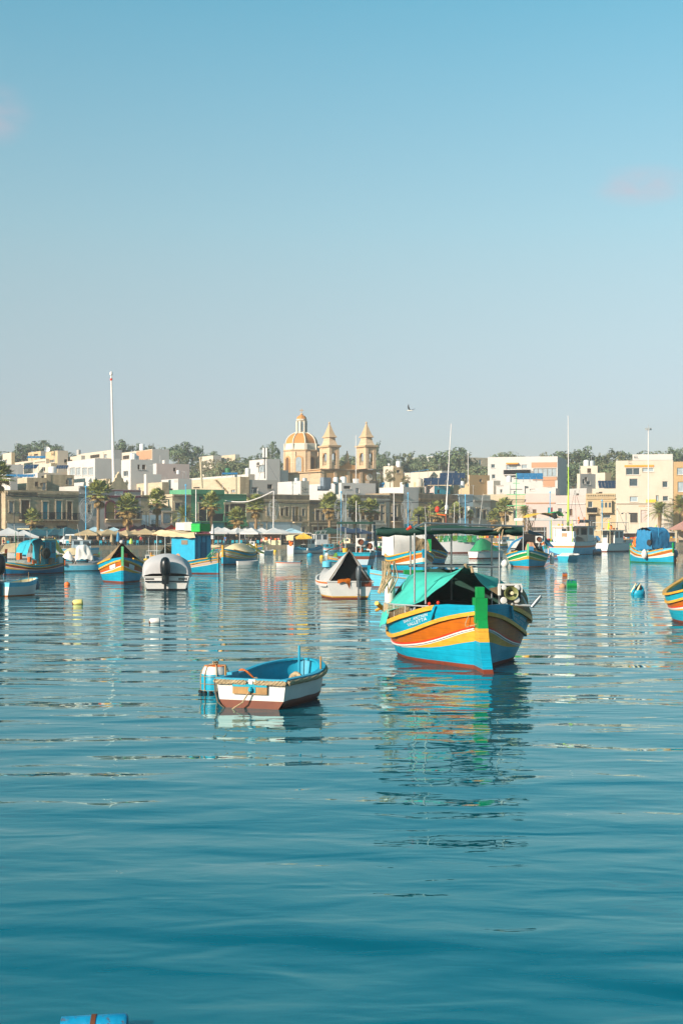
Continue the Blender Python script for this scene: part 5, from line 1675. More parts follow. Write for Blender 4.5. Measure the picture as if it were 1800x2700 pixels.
# more: lettering and gable of the pink restaurant, outside stair ------------------------------------------------
def put_text(rootname, lab, txt, size, px, py, face, mat, d=.07):
 root, C, tl, tr, nrm, zt = BLD[lab]
 t = tr if face == 'R' else tl
 n = nrm[face]
 u = ray_u(px, C, t)
 z = Z_(py, C[1] + t[1] * u)
 v, f = font_mesh(txt, size)
 sg = 1 if face == 'R' else -1
 mb = MB()
 mb.add([(t[0] * (u + sg * x) + n[0] * d, t[1] * (u + sg * x) + n[1] * d, z + y) for x, y, _ in v], [q[::1] for q in f])
 mb.build('lettering', mat, root)
lab_p = 'dusky pink restaurant with maroon bands, roof sign and arched balcony door'
put_text('t', lab_p, 'DON', .36, 311, 1302.3, 'R', 'black_plastic')
put_text('t', lab_p, 'NENO', .36, 314, 1305.6, 'R', 'black_plastic')
lab_a = 'tall cream apartment block with white window frames, orange lettering low on its front'
put_text('t', lab_a, 'OYSTER W & K', .42, 1699, 1336, 'L', 'orange_bright', .05)
def gable():
 root, C, tl, tr, nrm, zt = BLD[lab_p]
 ua, ub = ray_u(291, C, tr), ray_u(338, C, tr)
 n = nrm['R']
 prof = [(0, 0), (.02, .22), (.1, .27), (.14, .4), (.24, .46), (.27, .62), (.36, .68), (.38, .82), (.46, .9), (.5, 1.0), (.54, .9), (.62, .82), (.64, .68), (.73, .62), (.76, .46), (.86, .4), (.9, .27), (.98, .22), (1, 0)]
 hgt = Z_(1243, C[1]) - zt
 P = [Vector((tr[0] * (ua + (ub - ua) * a), tr[1] * (ua + (ub - ua) * a), zt + .003 + hgt * b)) for a, b in prof]
 mb = MB()
 back = Vector((-n[0], -n[1], 0)) * .6
 for i in range(len(P) - 1):
  lo0, lo1 = Vector((P[i].x, P[i].y, zt + .003)), Vector((P[i + 1].x, P[i + 1].y, zt + .003))
  mb.add([lo0, lo1, P[i + 1], P[i], lo0 + back, lo1 + back, P[i + 1] + back, P[i] + back], [(0, 1, 2, 3), (7, 6, 5, 4), (3, 2, 6, 7)])
 g = mb.build('gable', 'stone', root)
 for k in (1, -2):
  p = P[k] + back * .5
  mb = MB()
  mb.lathe([(.02, 0), (.25, .05), (.16, .2), (.3, .5), (.3, .7), (.1, .95), (.14, 1.05), (.02, 1.2)], 8, c=p)
  mb.build('urn', 'stone_light', g, smooth=60)
gable()
def stair():
 root, C, tl, tr, nrm, zt = BLD['wide cream house with diagonal outside stair behind the green facade']
 n = nrm['L']
 u0, u1 = ray_u(571, C, tl), ray_u(603, C, tl)
 for k in range(9):
  u = u0 + (u1 - u0) * k / 9
  z = Z_(1264 + 34 * k / 9, C[1] + tl[1] * u)
  mb = MB()
  w = (u1 - u0) / 9
  mb.obox((tl[0] * u + n[0] * .004, tl[1] * u + n[1] * .004, z - .3), (tl[0] * w, tl[1] * w, 0), (n[0] * .7, n[1] * .7, 0), (0, 0, .22))
  mb.build('step', 'stone_dark', root)
stair()
# solar panels, water tanks, dishes, chimneys
def solar(label, Y, p, q, n, m, pw=1.0, ph=1.65, rz=-30, tilt=35, mat='solar'):
 Y = adj(Y, p, 15)
 t = thing('solar_array', label, 'solar panels', (X_(p, Y), Y, Z_(q, Y)), R(rz), 'solar arrays on the roofs')
 for i in range(n):
  for j in range(m):
   mb = MB()
   a, b = math.cos(R(tilt)), math.sin(R(tilt))
   mb.obox((i * (pw + .05), j * a * (ph + .05), j * b * (ph + .05)), (pw, 0, 0), (0, a * ph, b * ph), (0, -b * .05, a * .05))
   mb.build('panel', mat, t)
 mb = MB()
 for i in range(n + 1):
  x = min(i * (pw + .05), n * (pw + .05) - .1)
  a, b = math.cos(R(tilt)), math.sin(R(tilt))
  mb.tube([(x, a * ph * m, b * ph * m - .03), (x, a * ph * m, -.6)], .04, 5)
  mb.tube([(x, .0, -.05), (x, 0, -.6)], .04, 5)
 mb.build('frame', 'galv', t)
solar('dark solar array beside the yellow sand house', 330, 1115, 1279, 5, 2, 1.7, 1.3, -8, 40)
solar('small upper solar array behind the dark one', 345, 1158, 1261, 4, 2, 1.5, 1.0, -8, 40)
solar('pair of far solar panels near the tall tilted mast', 358, 1164, 1251, 2, 1, 1.9, 1.3, -8, 40)
solar('bright blue solar array under the white apartments', 360, 1362, 1264, 4, 2, 1.6, 1.1, -4, 45, 'solar_blue')
solar('long solar array left of the tall cream apartment block', 336, 1578, 1287, 8, 2, .72, 1.4, -3, 40)
solar('row of teal tinted panels on the left hillside terrace', 322, 62, 1236, 3, 1, 1.1, 1.5, -20, 40)
solar('dark panels left of the white box house', 316, 148, 1236, 5, 1, .5, 1.1, -10, 45)
solar('solar strip under the ochre roof house', 348, 72, 1208, 7, 1, 1.0, .8, -4, 40, 'solar_blue')
solar('blue roof panels on the white terrace at the left edge', 290, 14, 1258, 8, 1, .72, 1.1, -8, 30, 'solar_blue')
solar('small solar strip on the long white roof terrace', 312, 585, 1251, 3, 1, 1.1, .8, 0, 30, 'solar_blue')
solar('small blue panel by the olive trees', 298, 999, 1284, 2, 2, .5, .7, -20, 45, 'solar_blue')
mb = MB()
mb.lathe([(.55, 0), (.55, 1.0), (.5, 1.08), (.1, 1.2), (.02, 1.2)], 12)
tank_me = mb.mesh('water_tank', 'white_bright', 40)
for (label, Y, p, q, s, m) in (('white roof tank on the salmon house', 352, 375, 1184, 1.2, None), ('white roof tank beside the white cube house parapet', 308, 352, 1212, 1.3, None), ('second white roof tank above the white cube house', 309, 361, 1212, .9, None),
 ('white roof tank behind the grey pink house wall', 330, 470, 1247, .7, None), ('grey roof tank on the beige upper house', 350, 208, 1195, .9, 'plaster_grey'), ('large white tank near the left solar strip', 312, 139, 1252, 1.6, None),
 ('white tank left of the hillside house window', 388, 653, 1248, 1.3, None), ('silver roof tank on the bright white roof house', 283, 782, 1272, 1.0, 'galv'), ('second silver roof tank near the block screen', 284, 803, 1272, 1.0, 'galv'), ('tall white tank below the church facade', 296, 905, 1275, 1.4, None),
 ('rounded white tank beside the tall white tank', 296, 885, 1272, 1.1, None), ('white roof tank beside the teal tank', 316, 1061, 1284, 1.1, None), ('teal roof tank on the broad cream roof', 317, 1072, 1284, .9, 'glass_teal'), ('beige roof tank left of the dark solar array', 330, 1105, 1280, 1.5, 'plaster_cream'),
 ('white roof tank below the dark solar array', 329, 1121, 1280, 1.0, None), ('white tank on the narrow tower house', 364, 1545, 1229, 1.4, None), ('silver tank on the narrow tower house', 364, 1560, 1229, 1.3, 'galv'), ('white tank under the white apartments balcony', 356, 1341, 1268, 1.2, None),
 ('white tank at the left edge of the skyline', 335, 8, 1224, 1.0, None), ('dark green roof tank on the hillside terrace', 322, 601, 1249, 1.2, 'trim_green'), ('white tank on the far cream house by the bell tower', 366, 1050, 1229, 1.2, None), ('white tank on the yellow sand house', 338, 1217, 1283, 1.2, None)):
 Y = adj(Y, p, 16)
 o = inst('water_tank', tank_me, None, (X_(p, Y), Y, Z_(q, Y) - .3), (0, 0, 0), (s, s, s * 1.15))
 if m:
  o.data = tank_me.copy()
  o.data.materials[0] = MATS[m]
 tag(o, label, 'water tank', 'water tanks on the roofs')
def roofbox(label, cat, Y, p, q, w, h, d, mat, rz=0, name='air_conditioner'):
 Y = adj(Y, p, 15)
 mb = MB()
 mb.box(-w / 2, w / 2, -d / 2, d / 2, 0, h)
 mb.box(-w * .35, w * .35, -d / 2 - .04, -d / 2 - .003, h * .15, h * .85)
 return tag(mb.build(name, [mat], None, (X_(p, Y), Y, Z_(q, Y) - .5), (0, 0, R(rz))), label, cat)
roofbox('grey metal roof hut below the church, tall and narrow', 'roof hut', 289, 858, 1284, 2.0, 2.6, 1.5, 'tarp_slate', 35, 'roof_hut')
roofbox('low blue grey shed at the foot of the metal roof hut', 'shed', 287, 852, 1288, 2.4, 1.0, 1.2, 'tarp_slate', 35, 'shed')
roofbox('dark roof shelter right of the long white roof house', 'shelter', 296, 980, 1292, 2.6, 2.6, 1.5, 'wood_grey', 35, 'roof_shelter')
roofbox('white air conditioner on the white stepped roof house', 'air conditioner', 338, 1404, 1292, 1.4, .9, .8, 'white_bright')
roofbox('white cabinet on the roof behind the tall church pole', 'cabinet', 296, 938, 1274, 1.1, 1.5, 1.0, 'white_bright', 20, 'cabinet')
mb = MB()
rows = [[Vector((.75 * r * math.cos(a * .5236), .75 * r * math.sin(a * .5236), .3 * r * r)) for a in range(12)] for r in (.02, .4, .7, 1.0)]
mb.grid(rows, closed=True)
dish_me = mb.mesh('satellite_dish', 'white_bright', 60)
for (label, Y, p, q, s) in (('white satellite dish on the tower house skyline', 336, 124, 1186, 1.0), ('small satellite dish on the ridge roof', 366, 1023, 1225, .5)):
 o = tag(inst('satellite_dish', dish_me, None, (X_(p, Y), Y, Z_(q, Y)), (R(65), 0, R(20)), (s, s, s)), label, 'satellite dish')
 mb = MB()
 mb.tube([(0, 0, 0), (0, -1.0 / 1, -.6)], .05, 5)
 mb.build('mount', 'galv', o)
mb = MB()
mb.tube([(0, 0, 0), (0, 0, 6.2)], .22, 8)
mb.tube([(0, 0, 6.2), (0, 0, 6.5)], .34, 8)
tag(mb.build('chimney', 'stone_light', None, (X_(533, 296), 296, Z_(1288, 296)), (0, R(-3), 0)), 'thin stone chimney standing above the green house', 'chimney')
# blue canopy on posts, right of the church
def canopy():
 Y = 352
 t = thing('roof_canopy', 'bright blue sloping roof canopy on posts among the cream houses', 'canopy', (X_(1080, Y), Y, Z_(1246, Y)), R(-10))
 mb = MB()
 mb.add([(0, 0, 0), (4.6, 0, .8), (4.6, 3, 1.0), (0, 3, .2), (0, 0, -.08), (4.6, 0, .72), (4.6, 3, .92), (0, 3, .12)], [(0, 1, 2, 3), (7, 6, 5, 4), (0, 4, 5, 1), (1, 5, 6, 2), (2, 6, 7, 3), (3, 7, 4, 0)])
 mb.build('roof', 'tarp_blue', t)
 for x in (0.1, 2.3, 4.5):
  mb = MB()
  mb.tube([(x, .1, x * .17 - .1), (x, .1, -2)], .06, 5)
  mb.build('post', 'galv', t)
canopy()
# thin aerials and small roof things on the flat roofs
_r = random.Random(41)
for lab, (root, C, tl, tr, nrm, zt) in list(BLD.items()):
 if zt < 6 or 'apartment' in lab: continue
 n = _r.choice([0, 1, 1, 2])
 for k in range(n):
  a, b = _r.uniform(.8, 3.2), _r.uniform(.8, 3.0)
  h = _r.uniform(1.6, 3.4)
  t = thing('aerial', ('thin metal aerial on the roof of the ' if k == 0 else 'second thin aerial on the roof of the ') + ' '.join(lab.split()[:8 if k else 8]), 'aerial', (C[0] + tl[0] * a + tr[0] * b, C[1] + tl[1] * a + tr[1] * b, zt - .55), _r.uniform(0, 3), 'aerials on the roofs')
  mb = MB(); mb.tube([(0, 0, 0), (0, 0, h)], .035, 4); mb.build('pole', 'galv', t)
  mb = MB()
  for q in range(4): mb.tube([(-.4 + .1 * q, -.15 + q * .22, h - .1), (.4 - .1 * q, -.15 + q * .22, h - .1)], .018, 3)
  mb.tube([(0, -.3, h - .1), (0, .7, h - .1)], .02, 3); mb.build('crossbars', 'galv', t)
# the parish church
def church():
 Y = 400.0
 root = thing('church', 'honey stone parish church with orange ribbed dome and two bell towers', 'church', (0, 0, 0))
 px = F / Y
 z = lambda q: Z_(q, Y)
 cx, Yd = X_(795, Y + 12), Y + 12
 sc = Yd / Y
 r = 47.5 / F * Yd
 zz = lambda q: Z_(q, Yd)
 ND = 8
 rot = R(22.5 - 8)
 def ring(rad, zc):
  return [Vector((cx + rad * math.cos(rot + k * math.pi / 4), Yd + rad * math.sin(rot + k * math.pi / 4), zc)) for k in range(8)]
 dr = bpy.data.objects.new('drum', None)
 mb = MB()
 rings = [ring(r, zz(1262)), ring(r, zz(1192)), ring(r * 1.03, zz(1191)), ring(r * 1.05, zz(1189)), ring(r * 1.0, zz(1187)), ring(r * .93, zz(1171)), ring(r * .87, zz(1170))]
 mb.grid(rings, closed=True, mf=lambda i, j: 0 if i < 1 else (1 if i < 4 else 2))
 drum = mb.build('drum', ['church_pale', 'church_trim', 'dome_white'], root)
 for k in range(8):
  a = rot + k * math.pi / 4
  c, s = math.cos(a), math.sin(a)
  mb = MB()
  p0 = Vector((cx + r * .985 * c, Yd + r * .985 * s, 0))
  mb.obox(p0 + Vector((-.45 * -s * -1, -.45 * c, zz(1258))) , Vector((-s, c, 0)) * .9, Vector((c, s, 0)) * .3, (0, 0, zz(1193) - zz(1258)))
  mb.build('pilaster', 'church_pale', drum)
  mb = MB()
  q0 = Vector((cx + r * .94 * c, Yd + r * .94 * s, 0))
  mb.obox(q0 + Vector((s * .4, -c * .4, zz(1187))), Vector((-s, c, 0)) * .8, Vector((c, s, 0)) * .35, (0, 0, zz(1171) - zz(1187)))
  mb.build('buttress', 'dome_white', drum)
  am = a + math.pi / 8
  cm, sm = math.cos(am), math.sin(am)
  ap = r * math.cos(math.pi / 8)
  def arch(hw, zb, ztop, d, mat, name, par, th=.12):
   b = Vector((cx + (ap + d) * cm, Yd + (ap + d) * sm, 0))
   t = Vector((-sm, cm, 0))
   zm = ztop - hw
   pts = [b + t * hw + Vector((0, 0, zb))] + [b + t * (hw * math.cos(math.pi * i / 8)) + Vector((0, 0, zm + hw * math.sin(math.pi * i / 8))) for i in range(9)] + [b - t * hw + Vector((0, 0, zb))]
   mb = MB()
   mb.prism(pts, Vector((cm, sm, 0)) * th)
   return mb.build(name, mat, par)
  w = arch(1.25, zz(1247), zz(1203), .01, 'church_stone', 'window', drum, .2)
  arch(.8, zz(1245), zz(1207), .215, 'glass_pale' if k % 2 else 'door_brown', 'pane', w, .04)
 def dome(rad, z0, h, n=12):
  return [(rad * math.cos(t) if t < 1.55 else rad * .17, z0 + h * math.sin(t)) for t in [i / n * 1.36 for i in range(n + 1)]]
 rd = r * .885
 h = (zz(1140) - zz(1171)) / math.sin(1.36)
 prof = dome(rd, zz(1171), h)
 mb = MB()
 mb.grid([ring(a, b) for a, b in prof], closed=True)
 dm = mb.build('dome', 'dome_tile', root)
 for k in range(8):
  a = rot + k * math.pi / 4
  mb = MB()
  mb.sweep([(cx + pr * math.cos(a), Yd + pr * math.sin(a), pz) for pr, pz in prof], [(math.cos(a), math.sin(a), 0)] * len(prof), .2, .12, .32)
  mb.tube([(cx + (pr + .06) * math.cos(a), Yd + (pr + .06) * math.sin(a), pz) for pr, pz in prof], .19, 6)
  mb.build('rib', 'dome_white', dm)
 rl = 14.5 / F * Yd
 zl0, zl1 = zz(1141), zz(1110)
 mb = MB()
 mb.lathe([(rl * 1.6, zz(1147)), (rl * 1.25, zl0), (rl * .8, zl0 + .05), (rl * .8, zl1), (rl * 1.0, zl1 + .1), (rl * 1.05, zl1 + .5), (rl * .95, zl1 + .55)], 8, c=(cx, Yd, 0))
 lan = mb.build('lantern', 'dome_white', root)
 for k in range(8):
  a = k * math.pi / 4 + .2
  c, s = math.cos(a), math.sin(a)
  mb = MB()
  mb.obox((cx + rl * .72 * c + s * .35, Yd + rl * .72 * s - c * .35, zl0 + .4), (-s * .7, c * .7, 0), (c * .12, s * .12, 0), (0, 0, zl1 - zl0 - .8))
  mb.build('lantern_window', 'glass_pale', lan)
  a += math.pi / 8
  mb = MB()
  mb.tube([(cx + rl * .95 * math.cos(a), Yd + rl * .95 * math.sin(a), zl0), (cx + rl * .95 * math.cos(a), Yd + rl * .95 * math.sin(a), zl1)], .2, 6)
  mb.build('column', 'dome_white', lan)
 mb = MB()
 pr = [(rl * .9 * math.cos(t), zl1 + .55 + (zz(1094) - zl1 - .55) * math.sin(t)) for t in [i / 6 * 1.45 for i in range(7)]]
 mb.grid([[Vector((cx + a * math.cos(k * math.pi / 4), Yd + a * math.sin(k * math.pi / 4), b)) for k in range(8)] for a, b in pr], closed=True)
 mb.build('lantern_cap', 'dome_tile', lan, smooth=30)
 mb = MB()
 mb.lathe([(.1, zz(1095)), (.35, zz(1094)), (.5, zz(1092)), (.35, zz(1090)), (.1, zz(1089))], 8, c=(cx, Yd, 0))
 mb.tube([(cx, Yd, zz(1088)), (cx, Yd, zz(1078))], .11, 5)
 mb.tube([(cx - .6, Yd, zz(1082)), (cx + .6, Yd, zz(1082))], .11, 5)
 mb.build('cross', 'church_trim', lan)
 al = R(27)
 tr = Vector((math.cos(al), math.sin(al), 0))     # along the facade, to the right
 nf = Vector((math.sin(al), -math.cos(al), 0))    # out of the facade
 tl = -nf
 mb = MB()
 A = Vector((X_(845, Y), Y, 0))
 u1 = ray_u(990, (A.x, A.y), (tr.x, tr.y))
 mb.obox(A + Vector((0, 0, 4)), tr * u1, tl * 9, (0, 0, z(1238) - 4))
 mb.build('facade', 'church_stone', root)
 mb = MB()
 mb.obox(A - tr * .35 + nf * .5 + Vector((0, 0, z(1238) + .003)), tr * (u1 + .7), tl * 9.6, (0, 0, z(1235.5) - z(1238)))
 mb.obox(A - tr * .15 + nf * .25 + Vector((0, 0, z(1240))), tr * (u1 + .3), tl * .24, (0, 0, z(1238) - z(1240) - .003))
 mb.build('cornice', 'church_trim', root)
 for k in range(5):
  u = u1 * (k + .02) / 4.3
  mb = MB()
  mb.obox(A + tr * u + nf * .003 + Vector((0, 0, 4)), tr * .9, nf * .22, (0, 0, z(1241) - 4))
  mb.build('pilaster', 'church_pale', root)
 u = ray_u(972, (A.x, A.y), (tr.x, tr.y))
 mb = MB()
 cpt = A + tr * u + nf * .24 + Vector((0, 0, z(1256)))
 pts = [cpt + tr * (1.0 * math.cos(i * .3927)) + Vector((0, 0, 1.0 * math.sin(i * .3927))) for i in range(16)]
 mb.prism(pts, nf * .18)
 clk = mb.build('clock', 'dome_white', root)
 mb = MB()
 cp2 = cpt + nf * .19
 mb.obox(cp2 - tr * .06, tr * .12, nf * .04, (0, 0, .7))
 mb.obox(cp2 - Vector((0, 0, .05)), tr * .55, nf * .05, (0, 0, .1))
 mb.build('clock_hand', 'iron', clk)
 mb = MB()
 ua, ub = ray_u(893, (A.x, A.y), (tr.x, tr.y)), ray_u(940, (A.x, A.y), (tr.x, tr.y))
 prof = [(0, .0), (0, .35), (.15, .42), (.3, .62), (.38, .66), (.42, .9), (.58, .9), (.62, .66), (.7, .62), (.85, .55), (1, .52), (1, 0)]
 hh = z(1213) - z(1235)
 zb = z(1235.5) + .006
 P = [A + tr * (ua + (ub - ua) * a) + Vector((0, 0, zb + hh * b * .9)) for a, b in prof]
 for i in range(1, len(P) - 2):
  l0, l1 = P[i].copy(), P[i + 1].copy()
  l0.z = l1.z = zb
  bk = tl * .8
  if (l1 - l0).length < 1e-3: continue
  mb.add([l0, l1, P[i + 1], P[i], l0 + bk, l1 + bk, P[i + 1] + bk, P[i] + bk], [(0, 1, 2, 3), (7, 6, 5, 4), (3, 2, 6, 7), (0, 3, 7, 4), (1, 5, 6, 2)])
 mb.build('parapet', 'church_stone', root)
 st = A + tr * (ua + (ub - ua) * .5) + tl * .4
 mb = MB()
 mb.lathe([(.7, 0), (.7, .6), (.45, .7), (.5, 1.6), (.42, 2.3), (.3, 2.6), (.12, 2.75), (.22, 2.95), (.2, 3.2), (.02, 3.35)], 9, c=(st.x, st.y, zb + hh * .8))
 mb.build('statue', 'church_pale', root, smooth=60)
 mb = MB()
 B0 = Vector((X_(706, Y + 6), Y + 6, 0))
 d = A + Vector((0, 0, 0)) - B0
 bz0, bz1 = Z_(1254, Y), Z_(1247, Y)
 q = [B0 + Vector((-8, 1, 2)), A + Vector((0, -.1, 2)), A + Vector((0, -.1, z(1243))), B0 + Vector((-8, 1, Z_(1252, Y)))]
 mb.prism(q, (3, 9, 0))
 mb.build('nave', 'church_pale', root)
 mb = MB()
 q = [B0 + Vector((-8, .5, Z_(1253.5, Y))), A + Vector((0, -.6, z(1244.5))), A + Vector((0, -.6, z(1242))), B0 + Vector((-8, .5, Z_(1251, Y)))]
 mb.prism(q, (.2, 1.2, 0))
 mb.build('nave_cornice', 'church_trim', root)
 def tower(pc, x0, x1):
  C = Vector((X_(pc, Y), Y, 0)) + nf * .03
  aw = ray_u(x1, (C.x, C.y), (tr.x, tr.y))
  al_ = ray_u(x0, (C.x, C.y), (tl.x, tl.y))
  wl = min(al_, aw * 2.0) if al_ > 0 else aw
  O = C
  tw = bpy.data.objects.new('bell_tower', None)
  zb, zt = z(1235.5) + .01, z(1180)
  mb = MB()
  cen = O + tr * aw / 2 + tl * wl / 2
  pw = .27
  def pierbox(u0, u1, v0, v1, a, b, m=0):
   mb.obox(O + tr * aw * u0 + tl * wl * v0 + Vector((0, 0, a)), tr * aw * (u1 - u0), tl * wl * (v1 - v0), (0, 0, b - a), m)
  for u0, u1 in ((0, pw), (1 - pw, 1)):
   for v0, v1 in ((0, pw), (1 - pw, 1)):
    pierbox(u0, u1, v0, v1, zb, zt)
  zo0, zo1 = z(1226), z(1196)
  for (a, b) in ((zb, zo0), (zo1 + .3, zt)):
   pierbox(pw, 1 - pw, .03, .15, a, b); pierbox(pw, 1 - pw, .85, .97, a, b)
   pierbox(.03, .15, pw, 1 - pw, a, b); pierbox(.85, .97, pw, 1 - pw, a, b)
  t = mb.build('bell_tower', 'church_pale', root)
  for (org, ax, nn, w) in ((O, tr, nf, aw), (O + tl * wl, tr, nf, aw), (O, tl, -tr, wl), (O + tr * aw, tl, -tr, wl)):
   hw = w * (1 - 2 * pw) / 2
   cm = org + ax * w / 2
   m2 = MB()
   for s in (-1, 1):
    pts = [cm + ax * s * hw + Vector((0, 0, zo1 + .3))] + [cm + ax * s * hw * math.cos(math.pi / 2 * i / 6) + Vector((0, 0, zo1 - hw + .3 + hw * math.sin(math.pi / 2 * i / 6))) for i in range(7)]
    off = (-nn * .5) if org is O else (-nn * -.05)
    m2.prism([p - nn * .2 * (1 if (org - O).length < .1 else -1) for p in pts], -nn * .3 * (1 if (org - O).length < .1 else -1))
   m2.build('arch_head', 'church_stone', t)
   if (org - O).length < .1:
    for i in range(4):
     m3 = MB()
     p = cm + ax * hw * (-.72 + .48 * i) - nn * .5
     m3.lathe([(.14, 0), (.08, .15), (.2, .5), (.1, .9), (.16, 1.1)], 7, c=p + Vector((0, 0, zo0)))
     m3.build('baluster', 'church_pale', t, smooth=60)
  m4 = MB()
  bz = z(1207)
  m4.lathe([(.75, -1.2), (.62, -1.0), (.5, -.4), (.42, .2), (.2, .45), (.05, .5)], 12, c=cen + Vector((0, 0, bz - .4)))
  m4.tube([cen + Vector((0, 0, bz)), cen + Vector((0, 0, zo1 + .2))], .12, 5)
  m4.build('bell', 'bell', t, smooth=50)
  def sq(ex, zc):
   return [O + tr * (aw * .5 + s * (aw / 2 + ex)) + tl * (wl * .5 + v * (wl / 2 + ex)) + Vector((0, 0, zc)) for s, v in ((-1, -1), (1, -1), (1, 1), (-1, 1))]
  m5 = MB()
  m5.grid([sq(0, zt), sq(.4, zt + .25), sq(.45, zt + .7), sq(.1, zt + .75)], closed=True)
  m5.build('tower_cornice', 'church_trim', t)
  h = aw / 2
  m6 = MB()
  def sf(k, zc):
   return [O + tr * (aw * .5 * (1 + s * k)) + tl * (wl * .5 * (1 + v * k)) + Vector((0, 0, zc)) for s, v in ((-1, -1), (1, -1), (1, 1), (-1, 1))]
  m6.grid([sf(.96, zt + .75), sf(.93, z(1175)), sf(.76, z(1169)), sf(.62, z(1160)), sf(.58, z(1153))], closed=True)
  m6.build('tower_cap', 'church_pale', t)
  m7 = MB()
  m7.grid([sf(.58, z(1153)), sf(.78, z(1152)), sf(.78, z(1151)), sf(.58, z(1145)), sf(.36, z(1133)), sf(.13, z(1119)), sf(.07, z(1115)), sf(.12, z(1113)), sf(.02, z(1109))], closed=True)
  m7.build('spire', 'church_trim', t)
 tower(868, 842, 894)
 tower(964, 940, 991)
church()
# trees on the hill
def crown_mesh(name, seed, lobes, n, leaf, mats):
 """leaf-sized faces spread through overlapping lobes; unit: metres"""
 rr = random.Random(seed)
 mb = MB()
 vol = [l[3] * l[4] for l in lobes]
 tot = sum(vol)
 for (lx, ly, lz, r, rz_), w in zip(lobes, vol):
  for _ in range(int(n * w / tot)):
   while True:
    p = Vector((rr.uniform(-1, 1), rr.uniform(-1, 1), rr.uniform(-1, 1)))
    if .25 < p.length < 1: break
   p = p.normalized() * (p.length ** .45)
   q = Vector((lx + p.x * r, ly + p.y * r, lz + p.z * rz_))
   if mnoise.noise(q * .75 + Vector((seed, 0, 0))) < -.08: continue
   s = leaf * rr.uniform(.6, 1.35)
   nrm = (p + Vector((rr.uniform(-.8, .8), rr.uniform(-.8, .8), rr.uniform(-.4, .9)))).normalized()
   a = nrm.cross(Vector((rr.uniform(-1, 1), rr.uniform(-1, 1), rr.uniform(-1, 1)))).normalized()
   b = nrm.cross(a)
   mi = 0 if rr.random() < .55 else 1
   k = rr.uniform(.5, .9)
   mb.add([q - a * s * .5, q - b * s * .3 * k, q + a * s * .5, q + b * s * .35 * k], [(0, 1, 2, 3)], mi)
 return mb.mesh(name, mats)
def trunk_mesh(name, h, r, limbs, seed):
 rr = random.Random(seed)
 mb = MB()
 mb.tube([(0, 0, -1.5), (.1, 0, h * .4), (-.1, .1, h * .75), (0, 0, h)], [r, r * .8, r * .6, r * .3], 7)
 for (x, y, z) in limbs:
  z0 = h * rr.uniform(.35, .7)
  mb.tube([(0, 0, z0), (x * .45, y * .45, z0 + (z - z0) * .6), (x, y, z)], [r * .45, r * .3, r * .12], 5)
 return mb.mesh(name, 'trunk')
TREES = []
def variant(seed, lobes, n, leaf, mats, h, r):
 r0 = random.Random(seed)
 extra = []
 for (x, y, z, a, b) in lobes:
  for k in range(4):
   t = r0.uniform(0, 6.28)
   extra.append((x + a * 1.0 * math.cos(t), y + a * .9 * math.sin(t), z + r0.uniform(-.3, .95) * b, a * r0.uniform(.3, .5), b * r0.uniform(.35, .6)))
 TREES.append((crown_mesh('crown', seed, [(x, y, z, a * .86, b * .86) for x, y, z, a, b in lobes] + extra, int(n * 1.25), leaf, mats), trunk_mesh('trunk', h, r, [l[:3] for l in lobes], seed)))
variant(1, [(0, 0, 7.5, 2.6, 2.0), (2.2, .5, 6.2, 2.0, 1.6), (-2.1, -.4, 6.6, 2.2, 1.7), (.5, 1.5, 5.2, 1.9, 1.5), (-.6, -1.6, 5.4, 1.9, 1.4)], 2600, .62, ['leaf_dark', 'leaf_mid'], 7, .3)
variant(2, [(0, 0, 8.2, 1.7, 2.2), (1.5, .3, 6.3, 1.6, 1.6), (-1.5, .5, 5.6, 1.7, 1.5), (.2, -1.2, 4.6, 1.8, 1.5)], 2100, .58, ['leaf_dark', 'leaf_olive'], 8, .28)
variant(3, [(-3.2, 0, 7.0, 2.4, 1.3), (-.8, .6, 8.0, 2.6, 1.3), (2.0, 0, 7.8, 2.6, 1.4), (4.0, -.3, 6.6, 2.0, 1.2), (0.6, -1, 6.6, 2.4, 1.1)], 3000, .55, ['leaf_dark', 'leaf_mid'], 7, .34)
variant(4, [(0, 0, 4.2, 2.6, 1.8), (2.0, 0, 3.4, 2.0, 1.5), (-2.2, .4, 3.2, 2.2, 1.5), (.4, -1, 2.2, 2.4, 1.4)], 2200, .55, ['leaf_mid', 'leaf_olive'], 3.5, .2)
variant(5, [(0, 0, 4.6, 1.9, 1.9), (1.5, .4, 3.6, 1.6, 1.4), (-1.4, -.3, 3.4, 1.6, 1.5), (.3, 1, 5.6, 1.2, 1.2)], 1900, .42, ['leaf_olive', 'leaf_grey'], 4, .18)
TH = [9.7, 10.4, 9.3, 6.0, 6.8]
TK = ['bushy dark evergreen', 'slim upright dark tree', 'broad spreading pine', 'low rounded bush tree', 'dry olive coloured tree']
TN = ['evergreen_tree', 'evergreen_tree', 'pine_tree', 'bush_tree', 'olive_tree']
def tree(p, qtop, Y, v, label, k=1.0, wk=1.0, group='trees on the hill behind the town', base=None):
 x = X_(p, Y)
 zb = gz(x, Y) - .3 if base is None else Z_(base, Y)
 zt = Z_(qtop, Y)
 s = max((zt - zb) / TH[v], .25)
 if s > 1.7:                      # stands on a rise of the hill
  s = 1.35
  zb = zt - s * TH[v]
 root = thing(TN[v], label, 'tree', (x, Y, zb), (p * 1.7) % 6.28, group)
 root.scale = (s * wk, s * wk, s)
 inst('crown', TREES[v][0], root)
 inst('trunk', TREES[v][1], root)
 return root
